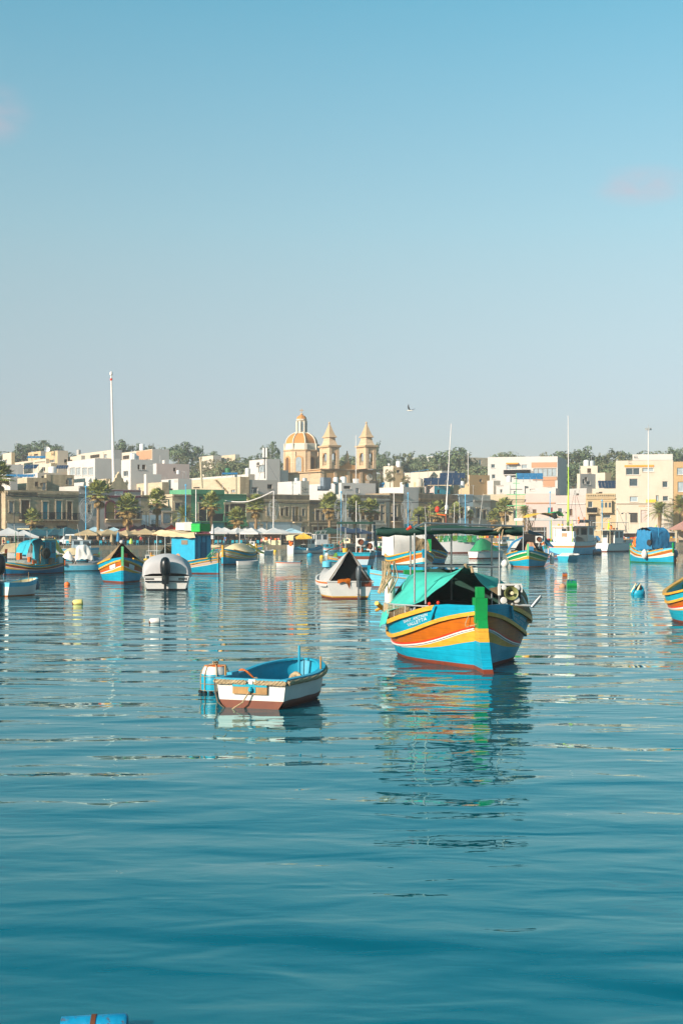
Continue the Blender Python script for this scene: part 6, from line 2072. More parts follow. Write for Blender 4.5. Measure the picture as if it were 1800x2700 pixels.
NB = [('spreading pine crown on the skyline, far left of the town', 62, 1172, 560, 2, 1.15), ('second spreading pine joined to the far left pine', 108, 1165, 565, 2, 1.3), ('third pine at the right of the far left skyline group', 140, 1172, 560, 2, 1.0),
  ('small round tree on the slope right of the left pines', 165, 1186, 555, 3, 1.0), ('small round tree above the beige upper house', 190, 1190, 560, 3, 1.0), ('dark low tree at the left edge of the skyline', 12, 1187, 560, 3, 1.8), ('second dark low tree near the left edge', 40, 1192, 565, 3, 1.5),
  ('tall dark tree just right of the tall white pole', 322, 1158, 545, 0, .85), ('smaller dark tree right of the pole tree', 345, 1172, 548, 1, .8), ('dark tree behind the salmon house tank', 375, 1170, 550, 0, .7), ('small tree right of the tank on the salmon house', 402, 1172, 550, 1, .8), ('low dark trees at the right end of the salmon house', 428, 1176, 550, 3, 1.0),
  ('large dark tree on the skyline left of the wood', 472, 1166, 540, 0, 1.0), ('large ragged tree beside the big dark skyline tree', 508, 1168, 540, 0, .9), ('dark tree lower down below the big skyline tree', 490, 1200, 520, 1, 1.2), ('spreading pine over the left of the wood', 560, 1192, 525, 2, .75), ('bushy tree at the left of the wood', 540, 1214, 500, 4, 1.3),
  ('grey green tree in the middle of the wood', 585, 1210, 495, 4, 1.4), ('rounded tree in front of the ruin', 612, 1212, 490, 3, 1.2), ('bushy tree right of the ruin', 640, 1202, 495, 3, 1.1), ('dark bushy tree left of the white hillside house', 668, 1196, 500, 0, .9), ('tall umbrella pine near the dome', 715, 1168, 510, 2, .42), ('dark slim tree below the umbrella pine', 708, 1192, 505, 1, .9),
  ('ragged tree between the hillside house and the dome', 728, 1198, 500, 0, .7), ('low tree touching the dome drum', 742, 1218, 490, 3, .9), ('small pine left of the wood', 520, 1204, 520, 1, 1.1), ('low scrub tree above the grey pink wall', 506, 1236, 470, 3, .9), ('low scrub tree at the foot of the wood', 560, 1240, 470, 3, .9), ('scrub tree at the right foot of the wood', 618, 1240, 470, 3, .9), ('low tree behind the hillside house tank', 645, 1232, 470, 3, .8),
  ('dark tree seen between the two bell towers', 905, 1196, 520, 3, 1.0), ('dark tree close to the left of the right bell tower', 925, 1198, 520, 3, .8), ('small round topped tree behind the right bell tower', 990, 1166, 530, 1, .6), ('dark tree right of the right bell tower', 1004, 1192, 520, 0, .8), ('low dark tree right of the bell tower', 1020, 1204, 525, 3, 1.0),
  ('dark tree in the row under the farm building', 1052, 1198, 530, 1, 1.2), ('thin topped tree in the row under the farm building', 1075, 1192, 535, 1, 1.0), ('bushy tree in the row under the farm building', 1100, 1200, 530, 0, .8), ('rounded tree left of the big pair of trees', 1128, 1200, 530, 0, .8), ('low tree left of the big pair of trees', 1148, 1212, 520, 3, 1.2),
  ('big dark tree left of the tilted mast', 1178, 1180, 520, 0, .95), ('big dark tree behind the tilted mast', 1212, 1180, 520, 0, 1.0), ('dark slim tree right of the tilted mast', 1226, 1196, 515, 1, 1.0), ('low green trees below the farm wall', 1245, 1222, 505, 3, 1.3), ('low bright green tree left of the white apartments', 1272, 1226, 500, 3, 1.2), ('low green tree before the white apartments', 1230, 1240, 480, 3, 1.2), ('green bush tree at the foot of the big pair', 1195, 1238, 480, 3, 1.2),
  ('round dark tree above the roof of the white apartments', 1325, 1190, 560, 3, 1.1), ('second round dark tree above the white apartments', 1350, 1188, 560, 3, 1.2), ('pale green bush tree above the white apartments', 1430, 1194, 560, 4, .8), ('dark tree at the right end of the apartment roof', 1458, 1192, 520, 0, .8), ('dark tree left of the tall mast of the trawler', 1478, 1190, 510, 0, .8),
  ('tall ragged tree right of the trawler mast', 1532, 1178, 505, 0, 1.0), ('dark tree beside the tall ragged tree', 1510, 1190, 500, 1, 1.2), ('bushy tree before the tall ragged tree', 1518, 1212, 480, 0, .8), ('dark rounded tree above the narrow tower house', 1556, 1192, 505, 0, .9), ('slim tree in the middle of the right wood', 1582, 1196, 500, 1, 1.1), ('low dark tree in the middle of the right wood', 1600, 1206, 495, 3, 1.2),
  ('spiky topped tree at the right of the wood', 1635, 1186, 505, 1, 1.4), ('dark tree right of the spiky topped tree', 1660, 1190, 510, 0, .8), ('rounded dark tree above the cream apartment block', 1700, 1185, 520, 3, 1.2), ('second rounded dark tree above the cream apartments', 1728, 1186, 520, 3, 1.2), ('dark tree on the skyline at the right edge', 1775, 1180, 520, 0, .7), ('ragged tree at the very right edge of the skyline', 1795, 1174, 525, 0, .8),
  ('low green tree behind the narrow tower house', 1620, 1230, 470, 3, 1.0), ('low tree between tower house and cream apartments', 1640, 1222, 480, 3, 1.2), ('dark tree behind the tower house roof', 1545, 1220, 485, 3, 1.2)]
for lab, p, q, Y, v, wk in NB:
 tree(p, q, Y, v, lab, wk=wk)
rr = random.Random(77)
FS = ['dark tree deep in the wooded hillside, behind the front trees', 'olive toned tree deep in the wooded hillside']
for i in range(46):
 p = rr.choice([rr.uniform(470, 740), rr.uniform(1000, 1290), rr.uniform(1480, 1660)])
 Y = rr.uniform(530, 620)
 v = rr.choice([0, 1, 3, 4])
 o = tree(p, rr.uniform(1203, 1228), Y, v, FS[1] if v == 4 else FS[0], wk=rr.uniform(1.0, 1.4), group='trees deep in the wood')
for lab, p, q, Y, wk in (('grey leaved olive tree left of the two below the bell tower', 1028, 1236, 325, .85), ('grey leaved olive tree right of its twin below the bell tower', 1068, 1254, 326, 1.0), ('small olive tree close under the church clock', 1003, 1254, 327, .7)):
 tree(p, q, Y, 4, lab, wk=wk, group='olive trees below the church', base=1290)
# palms along the quay
def fan_leaf(mb, base, az, el, L, rr, dry):
 d = Vector((math.cos(az) * math.cos(el), math.sin(az) * math.cos(el), math.sin(el)))
 side = d.cross(Vector((0, 0, 1)))
 side = side.normalized() if side.length > .1 else Vector((1, 0, 0))
 up = side.cross(d)
 st = base + d * L * .5
 mb.tube([base, base + d * L * .25, st], .035, 3, 2 if dry else 0, cap=False)
 n = 11
 for i in range(n):
  a = (i / (n - 1) - .5) * 2.6
  v = (d * math.cos(a) + side * math.sin(a)).normalized()
  tip = st + v * L * .55 * (1 - .12 * abs(a)) + Vector((0, 0, -.14 * L * (.4 + abs(a) * .5)))
  w = (side * math.cos(a) - d * math.sin(a)) * .06 * L
  midp = st + v * L * .3 + up * .03
  m = 2 if dry else (1 if rr.random() < .22 else 0)
  mb.add([st, midp - w, tip, midp + w], [(0, 1, 2, 3)], m)
def fan_palm(seed, H, full=1.0):
 rr = random.Random(seed)
 mb = MB()
 n = int(46 * full)
 for i in range(n):
  t = i / n
  el = math.radians(82 - 118 * t + rr.uniform(-8, 8))
  fan_leaf(mb, Vector((0, 0, H + .25 - .25 * t)), i * 2.399 + rr.uniform(-.2, .2), el, rr.uniform(1.45, 1.9) * (1 - .15 * t), rr, t > .82)
 for i in range(8):
  fan_leaf(mb, Vector((0, 0, H - .2)), rr.uniform(0, 6.28), math.radians(rr.uniform(-80, -62)), rr.uniform(1.0, 1.7), rr, True)
 fr = mb.mesh('fronds', ['palm_green', 'leaf_mid', 'palm_dry'])
 mb = MB()
 k = 18
 pts, rs = [], []
 for i in range(k + 1):
  t = i / k
  pts.append((.12 * math.sin(t * 2 + seed), .1 * math.sin(t * 1.5), H * t * 1.01 - .1))
  rs.append((.26 - .06 * t) * (1.06 if i % 2 else .97) + (.08 if t > .93 else 0))
 mb.tube(pts, rs, 9)
 return fr, mb.mesh('trunk', 'palm_trunk', 60)
def date_palm(seed, H, L):
 rr = random.Random(seed)
 mb = MB()
 for i in range(44):
  az = i * 2.399
  t = i / 44
  el = math.radians(80 - 95 * t)
  d = Vector((math.cos(az) * math.cos(el), math.sin(az) * math.cos(el), math.sin(el)))
  pts = []
  for k in range(9):
   s = k / 8
   pts.append(Vector((0, 0, H)) + d * L * s + Vector((0, 0, -.42 * L * s * s)) )
  mb.tube(pts, [.05, .045, .04, .035, .03, .025, .02, .015, .01], 3, 0, cap=False)
  side = d.cross(Vector((0, 0, 1))).normalized() if abs(d.z) < .98 else Vector((1, 0, 0))
  for k in range(1, 9):
   for j in range(2):
    q = pts[k - 1].lerp(pts[k], j / 2)
    dd = (pts[k] - pts[k - 1]).normalized()
    for s in (-1, 1):
     w = L * .26 * math.sin(min((k + j / 2) / 8, 1) * 2.6 + .35)
     tip = q + side * s * w * .8 + dd * w * .6 + Vector((0, 0, -.1 * w + .08))
     mb.add([q - dd * .05, tip, q + dd * .07], [(0, 1, 2)], 1 if rr.random() < .25 else (2 if t > .85 and rr.random() < .6 else 0))
 fr = mb.mesh('fronds', ['palm_green', 'leaf_mid', 'palm_dry'])
 mb = MB()
 mb.tube([(0, 0, -.1), (.05, 0, H * .5), (0, 0, H * .9), (0, 0, H + .1)], [.33, .3, .36, .2], 10)
 return fr, mb.mesh('trunk', 'palm_trunk', 60)
PV = [fan_palm(1, 7.0), fan_palm(2, 7.0, .85), fan_palm(3, 7.0, 1.1), date_palm(4, 4.5, 3.0)]
def palm(p, q, off, v, label, sc=None, wk=1.0):
 """q = pixel height of the crown centre"""
 Y0 = quay_y(X_(p, 262)) + off
 x = X_(p, Y0)
 h = Z_(q, Y0) - QZ
 root = thing('palm_tree', label, 'palm', (x, Y0, QZ), (p * .37) % 6.28, 'palm trees along the quay')
 k = h / (7.0 if v < 3 else 4.5)
 fs = wk * (1.5 if v < 3 else 1.2)
 f = inst('fronds', PV[v][0], root, sc=(fs, fs, fs))
 f.location = (0, 0, h - (7.0 if v < 3 else 4.5) * fs)
 inst('trunk', PV[v][1], root, sc=(1.25, 1.25, k))
for lab, p, q, off, v, wk in (('tall fan palm before the narrow grey house, left of the arched balcony', 262, 1305, 12, 0, 1.1), ('shaggy fan palm before the pink restaurant balcony', 337, 1345, 11, 2, 1.15), ('fan palm before the low pinkish terrace house', 415, 1326, 14, 1, 1.0), ('feathery date palm left of the green house', 487, 1362, 12, 3, 1.0),
 ('fan palm in front of the green painted house', 556, 1332, 13, 1, .95), ('short fan palm before the lower green house', 625, 1368, 12, 2, .85), ('fan palm before the left end of the long stone facade', 674, 1338, 12, 0, .95), ('fan palm at the right end of the long stone facade', 870, 1336, 14, 2, 1.05), ('left palm of the close pair in front of round-headed windows', 936, 1340, 14, 2, .95),
 ('right palm of the close pair in front of round-headed windows', 977, 1346, 16, 0, .95), ('low palm behind the dark green awning', 1107, 1370, 22, 2, 1.0), ('palm beside the lower part of the tilted mast', 1153, 1352, 24, 0, 1.05), ('palm half hidden right of the tilted mast', 1202, 1350, 26, 1, .8), ('small bare palm before the pale blue house', 1239, 1360, 26, 1, .5),
 ('palm before the sunlit honey stone house', 1330, 1345, 22, 2, 1.05), ('bushy palm before the brown door of the pink house', 1382, 1350, 20, 3, .75), ('low palm left of the sunlit honey stone house', 1300, 1368, 20, 1, .8), ('small palm rising above the blue tents at the left', 88, 1372, 14, 1, .85), ('palm cut by the left edge of the picture', -2, 1262, 12, 0, 1.2),
 ('large date palm left of its twin at the right edge', 1738, 1350, 20, 3, 1.15), ('large date palm at the right edge above the gazebo', 1792, 1335, 24, 3, 1.3)):
 palm(p, q, off, v, lab, wk=wk)
# umbrellas and market tents on the quay
def canopy_mesh(w, h, val, mat, name):
 """square hipped canopy with valance and soft sag, unit metres"""
 mb = MB()
 n = 6
 for s in range(4):
  a = s * math.pi / 2
  c, si = math.cos(a), math.sin(a)
  rows = []
  for i in range(n + 1):
   t = i / n
   row = []
   for j in range(n + 1):
    u = (j / n - .5) * 2
    x, y = w / 2 * t, w / 2 * t * u
    z = h * (1 - t) - .10 * math.sin(t * math.pi) * (1 - .6 * abs(u)) * h
    row.append((x * c - y * si, x * si + y * c, z))
   rows.append(row)
  rows.append([(p[0], p[1], p[2] - val) for p in rows[-1]])
  mb.grid(rows)
 return mb.mesh(name, mat, 30)
CAN = {}
def umbrella(kind, label, p, q_apex, off, w, h=1.0, mat='canopy_cream', group='cream parasols on the quay', rz=0, eave=None, four=False, val=.28):
 Y = quay_y(X_(p, 258)) + off
 x = X_(p, Y)
 zap = Z_(q_apex, Y)
 key = (w, h, mat, val)
 if key not in CAN:
  CAN[key] = canopy_mesh(w, h, val, mat, 'canopy')
 root = thing(kind, label, 'parasol' if kind == 'parasol' else 'market tent', (x, Y, QZ), R(rz), group)
 zc = zap - QZ - h
 inst('canopy', CAN[key], root, (0, 0, zc))
 if four:
  for sx in (-1, 1):
   for sy in (-1, 1):
    mb = MB()
    mb.tube([(sx * w * .47, sy * w * .47, 0), (sx * w * .47, sy * w * .47, zc - .05)], .045, 5)
    mb.build('leg', 'galv', root)
 else:
  mb = MB()
  mb.tube([(0, 0, 0), (0, 0, zc + h - .05)], .05, 6)
  mb.build('pole', 'wood' if mat == 'canopy_cream' else 'galv', root)
  mb = MB()
  mb.box(-.35, .35, -.35, .35, .0, .12)
  mb.build('base', 'stone_grey', root)
for lab, p, q, off, w in (('white market tent at the far left with a sharp peak', 23, 1391, 5, 5.6), ('smaller white market tent right of the sharp peaked one', 63, 1397, 5.5, 5.2)):
 umbrella('market_tent', lab, p, q, off, w, 1.15, 'canopy_white', 'white market tents at the left', 12, four=True)
for i, (p, q, off, w) in enumerate(((98, 1391, 11, 5.0), (122, 1389, 12, 5.0), (145, 1391, 11, 5.2), (176, 1389, 11, 5.6), (205, 1395, 14, 4.6), (60, 1392, 14, 5), (5, 1393, 15, 5))):
 umbrella('parasol', ['dark teal parasol touching the small white tent', 'dark teal parasol second from the white tents', 'dark teal parasol in the middle of its row', 'dark teal parasol with the highest peak, near the light blue pole', 'dark teal parasol at the right end of its row', 'dark teal parasol behind the small white tent', 'dark teal parasol at the left edge behind the white tent'][i],
    p, q, off, w, 1.3, 'canopy_teal', 'dark teal parasols', 20 + 9 * i)
for i, (p, q, off, w) in enumerate(((232, 1395, 6, 4.0), (262, 1398, 8, 3.6), (285, 1395, 6, 3.8), (312, 1399, 8, 3.6), (333, 1397, 7, 3.8), (356, 1396, 8, 3.8), (383, 1393, 7, 4.2), (405, 1397, 9, 4.0), (345, 1395, 12, 3.6))):
 umbrella('parasol', ['cream parasol at the left end of its row beside the dark teal ones', 'cream parasol behind the tall fan palm', 'cream parasol right of the tall fan palm', 'cream parasol with a low peak in mid row', 'cream parasol below the shaggy palm trunk', 'cream parasol right of the shaggy palm trunk', 'largest cream parasol before the wine red ones', 'cream parasol at the right end of its row', 'cream parasol in the rear rank'][i],
    p, q, off, w, .85, 'canopy_cream', 'cream parasols on the quay', 15 * i)
for i, (p, q, off, w) in enumerate(((350, 1383, 13, 4.6), (380, 1382, 14, 4.4), (410, 1385, 14, 4.4), (552, 1391, 12, 4.0))):
 umbrella('parasol', ['wine red parasol under the pink restaurant balcony', 'wine red parasol with its peak beside the lamp post', 'wine red parasol at the right of the three', 'wine red parasol edge right of the green crate'][i], p, q, off, w, 1.0, 'canopy_wine', 'wine red parasols', 20 * i)
umbrella('parasol', 'bright red small parasol behind the blue wheelhouse roof', 452, 1383, 13, 2.6, .9, 'red', None, 10)
for i, (p, q, off, w) in enumerate(((592, 1390, 7, 4.4), (575, 1389, 11, 3.8), (626, 1391, 8, 4.0), (648, 1389, 12, 3.8), (663, 1391, 7, 4.2), (690, 1391, 8, 4.2), (722, 1391, 7, 4.4), (740, 1394, 10, 3.8))):
 umbrella('parasol', ['white parasol at the left front of the white row', 'white parasol behind the left front white one', 'white parasol second in the front of the white row', 'white parasol behind the palm before the stone facade', 'white parasol in the middle of the white row', 'white parasol right of the middle of the white row', 'white parasol at the right end, beside the tall white pole', 'white parasol behind the right end of the white row'][i],
    p, q, off, w, .95, 'canopy_white', 'white parasols in the centre', 17 * i + 5)
for lab, p, q, off, w, m in (('pale blue parasol right of the white row', 768, 1392, 12, 4.6, 'canopy_pale'), ('dark green tent behind the white wheelhouse boat', 868, 1390, 6, 5.0, 'tarp_green_dark'), ('navy tent right of the dark green tent', 905, 1388, 6, 5.6, 'canopy_navy'), ('second navy tent before the pair of palms', 940, 1391, 8, 5.2, 'canopy_navy'),
      ('pale blue awning tent below the pink restaurant', 250, 1388, 16, 4.4, 'canopy_pale'), ('pale blue tent below the restaurant balcony', 300, 1390, 15, 5.0, 'canopy_pale'), ('yellow parasol left of the pale blue one', 800, 1404, 5, 3.0, 'tarp_yellow')):
 umbrella('parasol', lab, p, q, off, w, .95, m, None, 12)
# folded parasols
def folded(label, p, q, off, mat):
 Y = quay_y(X_(p, 258)) + off
 h = Z_(q, Y) - QZ
 root = thing('folded_parasol', label, 'parasol', (X_(p, Y), Y, QZ), 0, 'folded parasols on the quay')
 mb = MB()
 mb.lathe([(.05, h * .25), (.36, h * .3), (.33, h * .55), (.2, h * .85), (.06, h)], 7)
 mb.build('canopy', mat, root)
 mb = MB()
 mb.tube([(0, 0, 0), (0, 0, h * .3)], .05, 5)
 mb.build('pole', 'wood', root)
for a in (('folded white parasol beside the blue wheelhouse', 561, 1382, 3, 'canopy_white'), ('folded cream parasol below the first cream parasol', 228, 1410, 4, 'canopy_cream'), ('folded beige parasol left of the van', 187, 1410, 4, 'canopy_cream'), ('folded cream parasol below the middle cream parasols', 295, 1408, 4, 'canopy_cream'),
   ('folded blue parasol near the brown tent boat', 312, 1402, 3, 'tarp_blue'), ('bright yellow green folded parasol right of the brown tent', 346, 1420, 2, 'lime'), ('yellow green folded parasol at the right quay', 1604, 1372, 14, 'cloth_hivis'), ('lower yellow green folded parasol by the right date palms', 1728, 1383, 12, 'cloth_hivis')):
 folded(*a)
# tables with chairs, stalls, low walls
def table_set():
 t = thing('table', 'dark wooden restaurant table', 'table', (0, 0, -50))
 mb = MB()
 mb.box(-.8, .8, -.4, .4, .70, .75)
 mb.build('tabletop', 'wood_grey', t)
 for sx in (-1, 1):
  for sy in (-1, 1):
   mb = MB()
   mb.box(sx * .7 - .03, sx * .7 + .03, sy * .32 - .03, sy * .32 + .03, 0, .7)
   mb.build('leg', 'iron', t)
 c = thing('chair', 'turquoise restaurant chair', 'chair', (0, 0, -50))
 mb = MB(); mb.box(-.22, .22, -.22, .22, .43, .47); mb.build('seat', 'turquoise', c)
 mb = MB(); mb.box(-.22, .22, .18, .22, .47, .92); mb.build('backrest', 'turquoise', c)
 for sx in (-1, 1):
  for sy in (-1, 1):
   mb = MB(); mb.box(sx * .19 - .02, sx * .19 + .02, sy * .19 - .02, sy * .19 + .02, 0, .43); mb.build('leg', 'turquoise', c)
 return t, c
T0, C0 = table_set()
rr = random.Random(12)
first = [True, True]
spots = []
for i, p in enumerate(list(range(30, 210, 26)) + list(range(225, 430, 24)) + list(range(575, 745, 22))):
 off = 3.2 + (i % 3) * 2.4
 Y = quay_y(X_(p, 258)) + off
 spots.append((p, X_(p, Y), Y))
def place(src, k, label, loc, rz, group):
 if first[k]:
  first[k] = False
  o = src
  o.location = loc; o.rotation_euler = (0, 0, rz)
  o['label'] = label; o['group'] = group
  return o
 return clone(src, label, loc, rz, 1.0, group)
def zone(p): return 'teal' if p < 215 else ('cream' if p < 440 else 'white')
for i, (p, x, y) in enumerate(spots):
 place(T0, 0, 'dark wooden table on the quay under the %s parasols' % zone(p), (x, y, QZ), rr.uniform(-.2, .2), 'tables under the parasols')
 for s in (-1, 1):
  place(C0, 1, 'small turquoise chair at a table under the %s parasols' % zone(p), (x + .3 * s, y + s * .75, QZ), 0 if s > 0 else math.pi, 'chairs under the parasols')
def stall(label, p, off, w, h, mat, d=1.0, name='market_stall', cat='stall'):
 Y = quay_y(X_(p, 262)) + off
 t = thing(name, label, cat, (X_(p, Y), Y, QZ))
 mb = MB(); mb.box(-w / 2, w / 2, -d / 2, d / 2, 0, h * .45); mb.build('counter', mat, t)
 mb = MB(); mb.box(-w / 2, w / 2, d / 2 + .003, d / 2 + .1, 0, h); mb.build('back_panel', 'wood_grey', t)
 for sx in (-1, 1):
  mb = MB(); mb.tube([(sx * w * .48, -d / 2, 0), (sx * w * .48, -d / 2, h)], .04, 5); mb.build('post', 'galv', t)
 mb = MB(); mb.box(-w / 2 - .2, w / 2 + .2, -d / 2 - .4, d / 2 + .2, h + .003, h + .1); mb.build('roof', 'tarp_white', t)
 rr = random.Random(p)
 for k in range(int(w / .55)):
  mb = MB()
  x = -w / 2 + .35 + k * .55
  z0 = h * .45 + .003
  mb.box(x - .2, x + .2, -d / 2 + .1, d / 2 - .3, z0, z0 + rr.uniform(.2, .55))
  mb.build('goods', rr.choice(['red', 'tarp_blue', 'cloth_white', 'orange', 'lime', 'cloth_pink', 'cloth_black', 'tarp_yellow']), t)
for a in (('market stall with white roof and bright goods, right of the navy tents', 1000, 6, 5.0, 2.3, 'wood'), ('market stall of hanging clothes behind the white trawler', 1060, 6, 5.5, 2.4, 'wood_grey'), ('market stall with colourful goods above the moored blue boats', 1120, 7, 5.0, 2.3, 'wood'), ('market stall behind the green tarp boat', 1290, 5, 5.0, 2.4, 'wood_grey'), ('market stall with striped goods left of the trawler', 1400, 6, 5.5, 2.4, 'wood'),
   ('stall with clutter right of the white fishing boat', 1655, 6, 4.0, 2.0, 'wood'), ('cream stall counter under the right end of the white parasols', 715, 4, 3.6, 2.0, 'cream_paint'), ('low stall behind the barrel of orange jackets', 790, 7, 4.0, 2.1, 'wood_grey'), ('stall with orange goods near the right date palms', 1765, 8, 3.6, 2.2, 'wood')):
 stall(*a)
# cars
def car(label, p, off, rz, mat, van=False):
 Y = quay_y(X_(p, 262)) + off
 t = thing('parked_van' if van else 'parked_car', label, 'van' if van else 'car', (X_(p, Y), Y, QZ), R(rz))
 L, W, H = (4.9, 1.9, 2.0) if van else (4.1, 1.7, 1.45)
 prof = [(-L / 2, .35), (-L / 2, 1.0), (-L / 2 + .15, H - .1 if van else 1.0), (-L / 2 + (.35 if van else .5), H), (L * .12, H), (L * .3, 1.05), (L / 2 - .1, .9), (L / 2, .6), (L / 2, .35)]
 mb = MB()
 mb.prism([(x, -W / 2, z) for x, z in prof], (0, W, 0))
 mb.build('body', mat, t)
 for s in (-1, 1):
  for (x0, x1) in ((-L * .3, -L * .06), (-L * .03, L * .17)):
   mb = MB()
   mb.box(x0, x1, s * (W / 2 + .004) - .01, s * (W / 2 + .004) + .01, 1.05, H - .22)
   mb.build('window', 'glass', t)
 mb = MB()
 a, b = Vector((L * .13, 0, H - .08)), Vector((L * .29, 0, 1.1))
 mb.add([(a.x + .02, -W * .42, a.z), (a.x + .02, W * .42, a.z), (b.x + .02, W * .45, b.z), (b.x + .02, -W * .45, b.z), (a.x, -W * .42, a.z - .03), (a.x, W * .42, a.z - .03), (b.x, W * .45, b.z - .03), (b.x, -W * .45, b.z - .03)], [(3, 2, 1, 0), (4, 5, 6, 7), (0, 1, 5, 4), (2, 3, 7, 6)])
 mb.build('windscreen', 'glass', t)
 for x in (-L * .32, L * .31):
  for s in (-1, 1):
   mb = MB()
   mb.lathe([(.12, -.11), (.33, -.1), (.34, .1), (.12, .11)], 12)
   mb.build('wheel', 'tyre', t, (x, s * (W / 2 - .08), .34), (R(90), 0, 0))
car('white van parked behind the grey awning boat', 186, 8, 178, 'car_white', True)
car('blue car parked behind the trawler', 1556, 10, 170, 'car_blue')
car('dark blue car near the left edge of the pink house', 1535, 14, 10, 'car_blue')
# poles, masts on the quay, lamps, wreaths
def tall_pole(label, p, q0, q1, off, r0, r1, mat, lean=0.0, name='flagpole', cat='pole', Y=None, extra=None, group=None):
 Y = Y or quay_y(X_(p, 262)) + off
 zb, zt = Z_(q1, Y), Z_(q0, Y)
 x = X_(p, Y)
 zb = min(zb, QZ) if q1 > 1380 else zb
 root = thing(name, label, cat, (x, Y, zb), 0, group)
 mb = MB()
 n = 8
 mb.tube([(lean * (zt - zb) * k / n, 0, (zt - zb) * k / n) for k in range(n + 1)], [r0 + (r1 - r0) * k / n for k in range(n + 1)], 8)
 mb.build('shaft', mat, root)
 if extra: extra(root, lean * (zt - zb), zt - zb)
 return root
def cap_red(root, x, h):
 mb = MB(); mb.lathe([(.24, -1.0), (.26, -.6), (.24, -.59)], 8, c=(x, 0, h)); mb.build('red_band', 'red', root)
 mb = MB(); mb.lathe([(.05, 0), (.3, .1), (.33, .4), (.25, .7), (.05, .8)], 8, c=(x, 0, h)); mb.build('finial', 'pole_white', root, smooth=60)
tall_pole('very tall white tapering pole with red band and round top, left of centre', 301, 990, 1278, 0, .36, .15, 'pole_white', -.025, Y=285, extra=cap_red)
def flood(root, x, h):
 for k in range(4):
  a = k * math.pi / 2
  mb = MB()
  mb.box(x + .45 * math.cos(a) - .2, x + .45 * math.cos(a) + .2, .45 * math.sin(a) - .2, .45 * math.sin(a) + .2, h - .5, h)
  mb.build('floodlight', 'galv', root)
 mb = MB(); mb.tube([(x, 0, h), (x, 0, h + .7)], .05, 5); mb.build('spike', 'galv', root)
tall_pole('tall white floodlight mast before the cream apartment block', 1708, 1128, 1440, 8, .16, .09, 'pole_white', 0.0, name='floodlight_mast', cat='mast', extra=flood)
tall_pole('slim white pole before the church facade', 938, 1148, 1275, 0, .09, .06, 'pole_white', 0, Y=305)
tall_pole('slim white pole standing among roofs right of the tilted mast', 1233, 1190, 1282, 0, .09, .06, 'pole_white', 0, Y=335)
def ant(root, x, h):
 for dy in (-.35, .35):
  mb = MB(); mb.box(dy - .22, dy + .22, -.15, .15, h - 2.3, h); mb.build('antenna_panel', 'white_bright', root)
 mb = MB()
 for k in range(3):
  a = k * 2.1
  mb.tube([(0, 0, h - 2.5), (3.2 * math.cos(a), 2 * math.sin(a), -.5)], .02, 3)
 mb.build('stay', 'iron', root)
tall_pole('cellular antenna mast with white panels left of the dome', 698, 1181, 1262, 0, .13, .1, 'iron', 0, name='antenna_mast', cat='antenna', Y=340, extra=ant)
def lampring(root, x, h):
 mb = MB(); mb.lathe([(.1, 0), (.2, .1), (.12, .35), (.02, .4)], 6, c=(x, 0, h)); mb.build('pole_cap', 'pole_blue', root)
LB = 'light blue decoration poles along the quay'
for lab, p, q in (('light blue pole before the narrow grey house with light wreath', 227, 1286), ('light blue pole left of the green house, behind the date palm', 490, 1282), ('light blue pole left of the pair of palms', 899, 1300), ('light blue pole before the bare rendered wall', 1075, 1303), ('light blue pole before the pale blue house', 1226, 1308), ('light blue pole before the pale pink house', 1449, 1300), ('light blue pole before the enclosed stone balcony', 1586, 1322)):
 tall_pole(lab, p, q, 1440, 10, .10, .075, 'pole_blue', 0, name='decoration_pole', cat='pole', extra=lampring, group=LB)
WP = 'slim white poles on the quay'
for lab, p, q, ln in (('tall slim white pole carrying a string of lights before the stone facade', 720, 1294, .012), ('slim white pole in front of the green house', 517, 1290, 0), ('slim white pole with dull top before the ornate tall window', 1038, 1298, 0)):
 tall_pole(lab, p, q, 1440, 9, .11, .08, 'pole_white', ln, name='slim_pole', cat='pole', group=WP)
# street lamps
def street_lamp(label, p, q, off, two=True):
 Y = quay_y(X_(p, 262)) + off
 h = Z_(q, Y) - QZ
 t = thing('street_lamp', label, 'street lamp', (X_(p, Y), Y, QZ), 0, 'street lamps on the quay')
 mb = MB(); mb.tube([(0, 0, 0), (0, 0, h)], [.1, .06], 6); mb.build('post', 'iron', t)
 for s in ((-1, 1) if two else (1,)):
  mb = MB(); mb.tube([(0, 0, h), (s * .5, 0, h + .25), (s * .8, 0, h + .1)], .035, 5); mb.build('arm', 'iron', t)
  mb = MB(); mb.lathe([(.06, .12), (.3, -.12), (.28, -.16), (.05, -.18)], 8, c=(s * .8, 0, h + .05)); mb.build('lamp_shade', 'iron', t)
for a in (('black street lamp beside the low pinkish terrace house', 386, 1350, 10), ('black street lamp left of the small palm at the left', 38, 1352, 10), ('black street lamp before the plain weathered stone house', 838, 1352, 10), ('street lamp before the honey stone house', 1287, 1346, 12), ('street lamp before the pale pink house', 1482, 1352, 12), ('street lamp before the tall cream apartment block', 1649, 1354, 12), ('street lamp before the old stone house', 1021, 1354, 12)):
 street_lamp(*a)
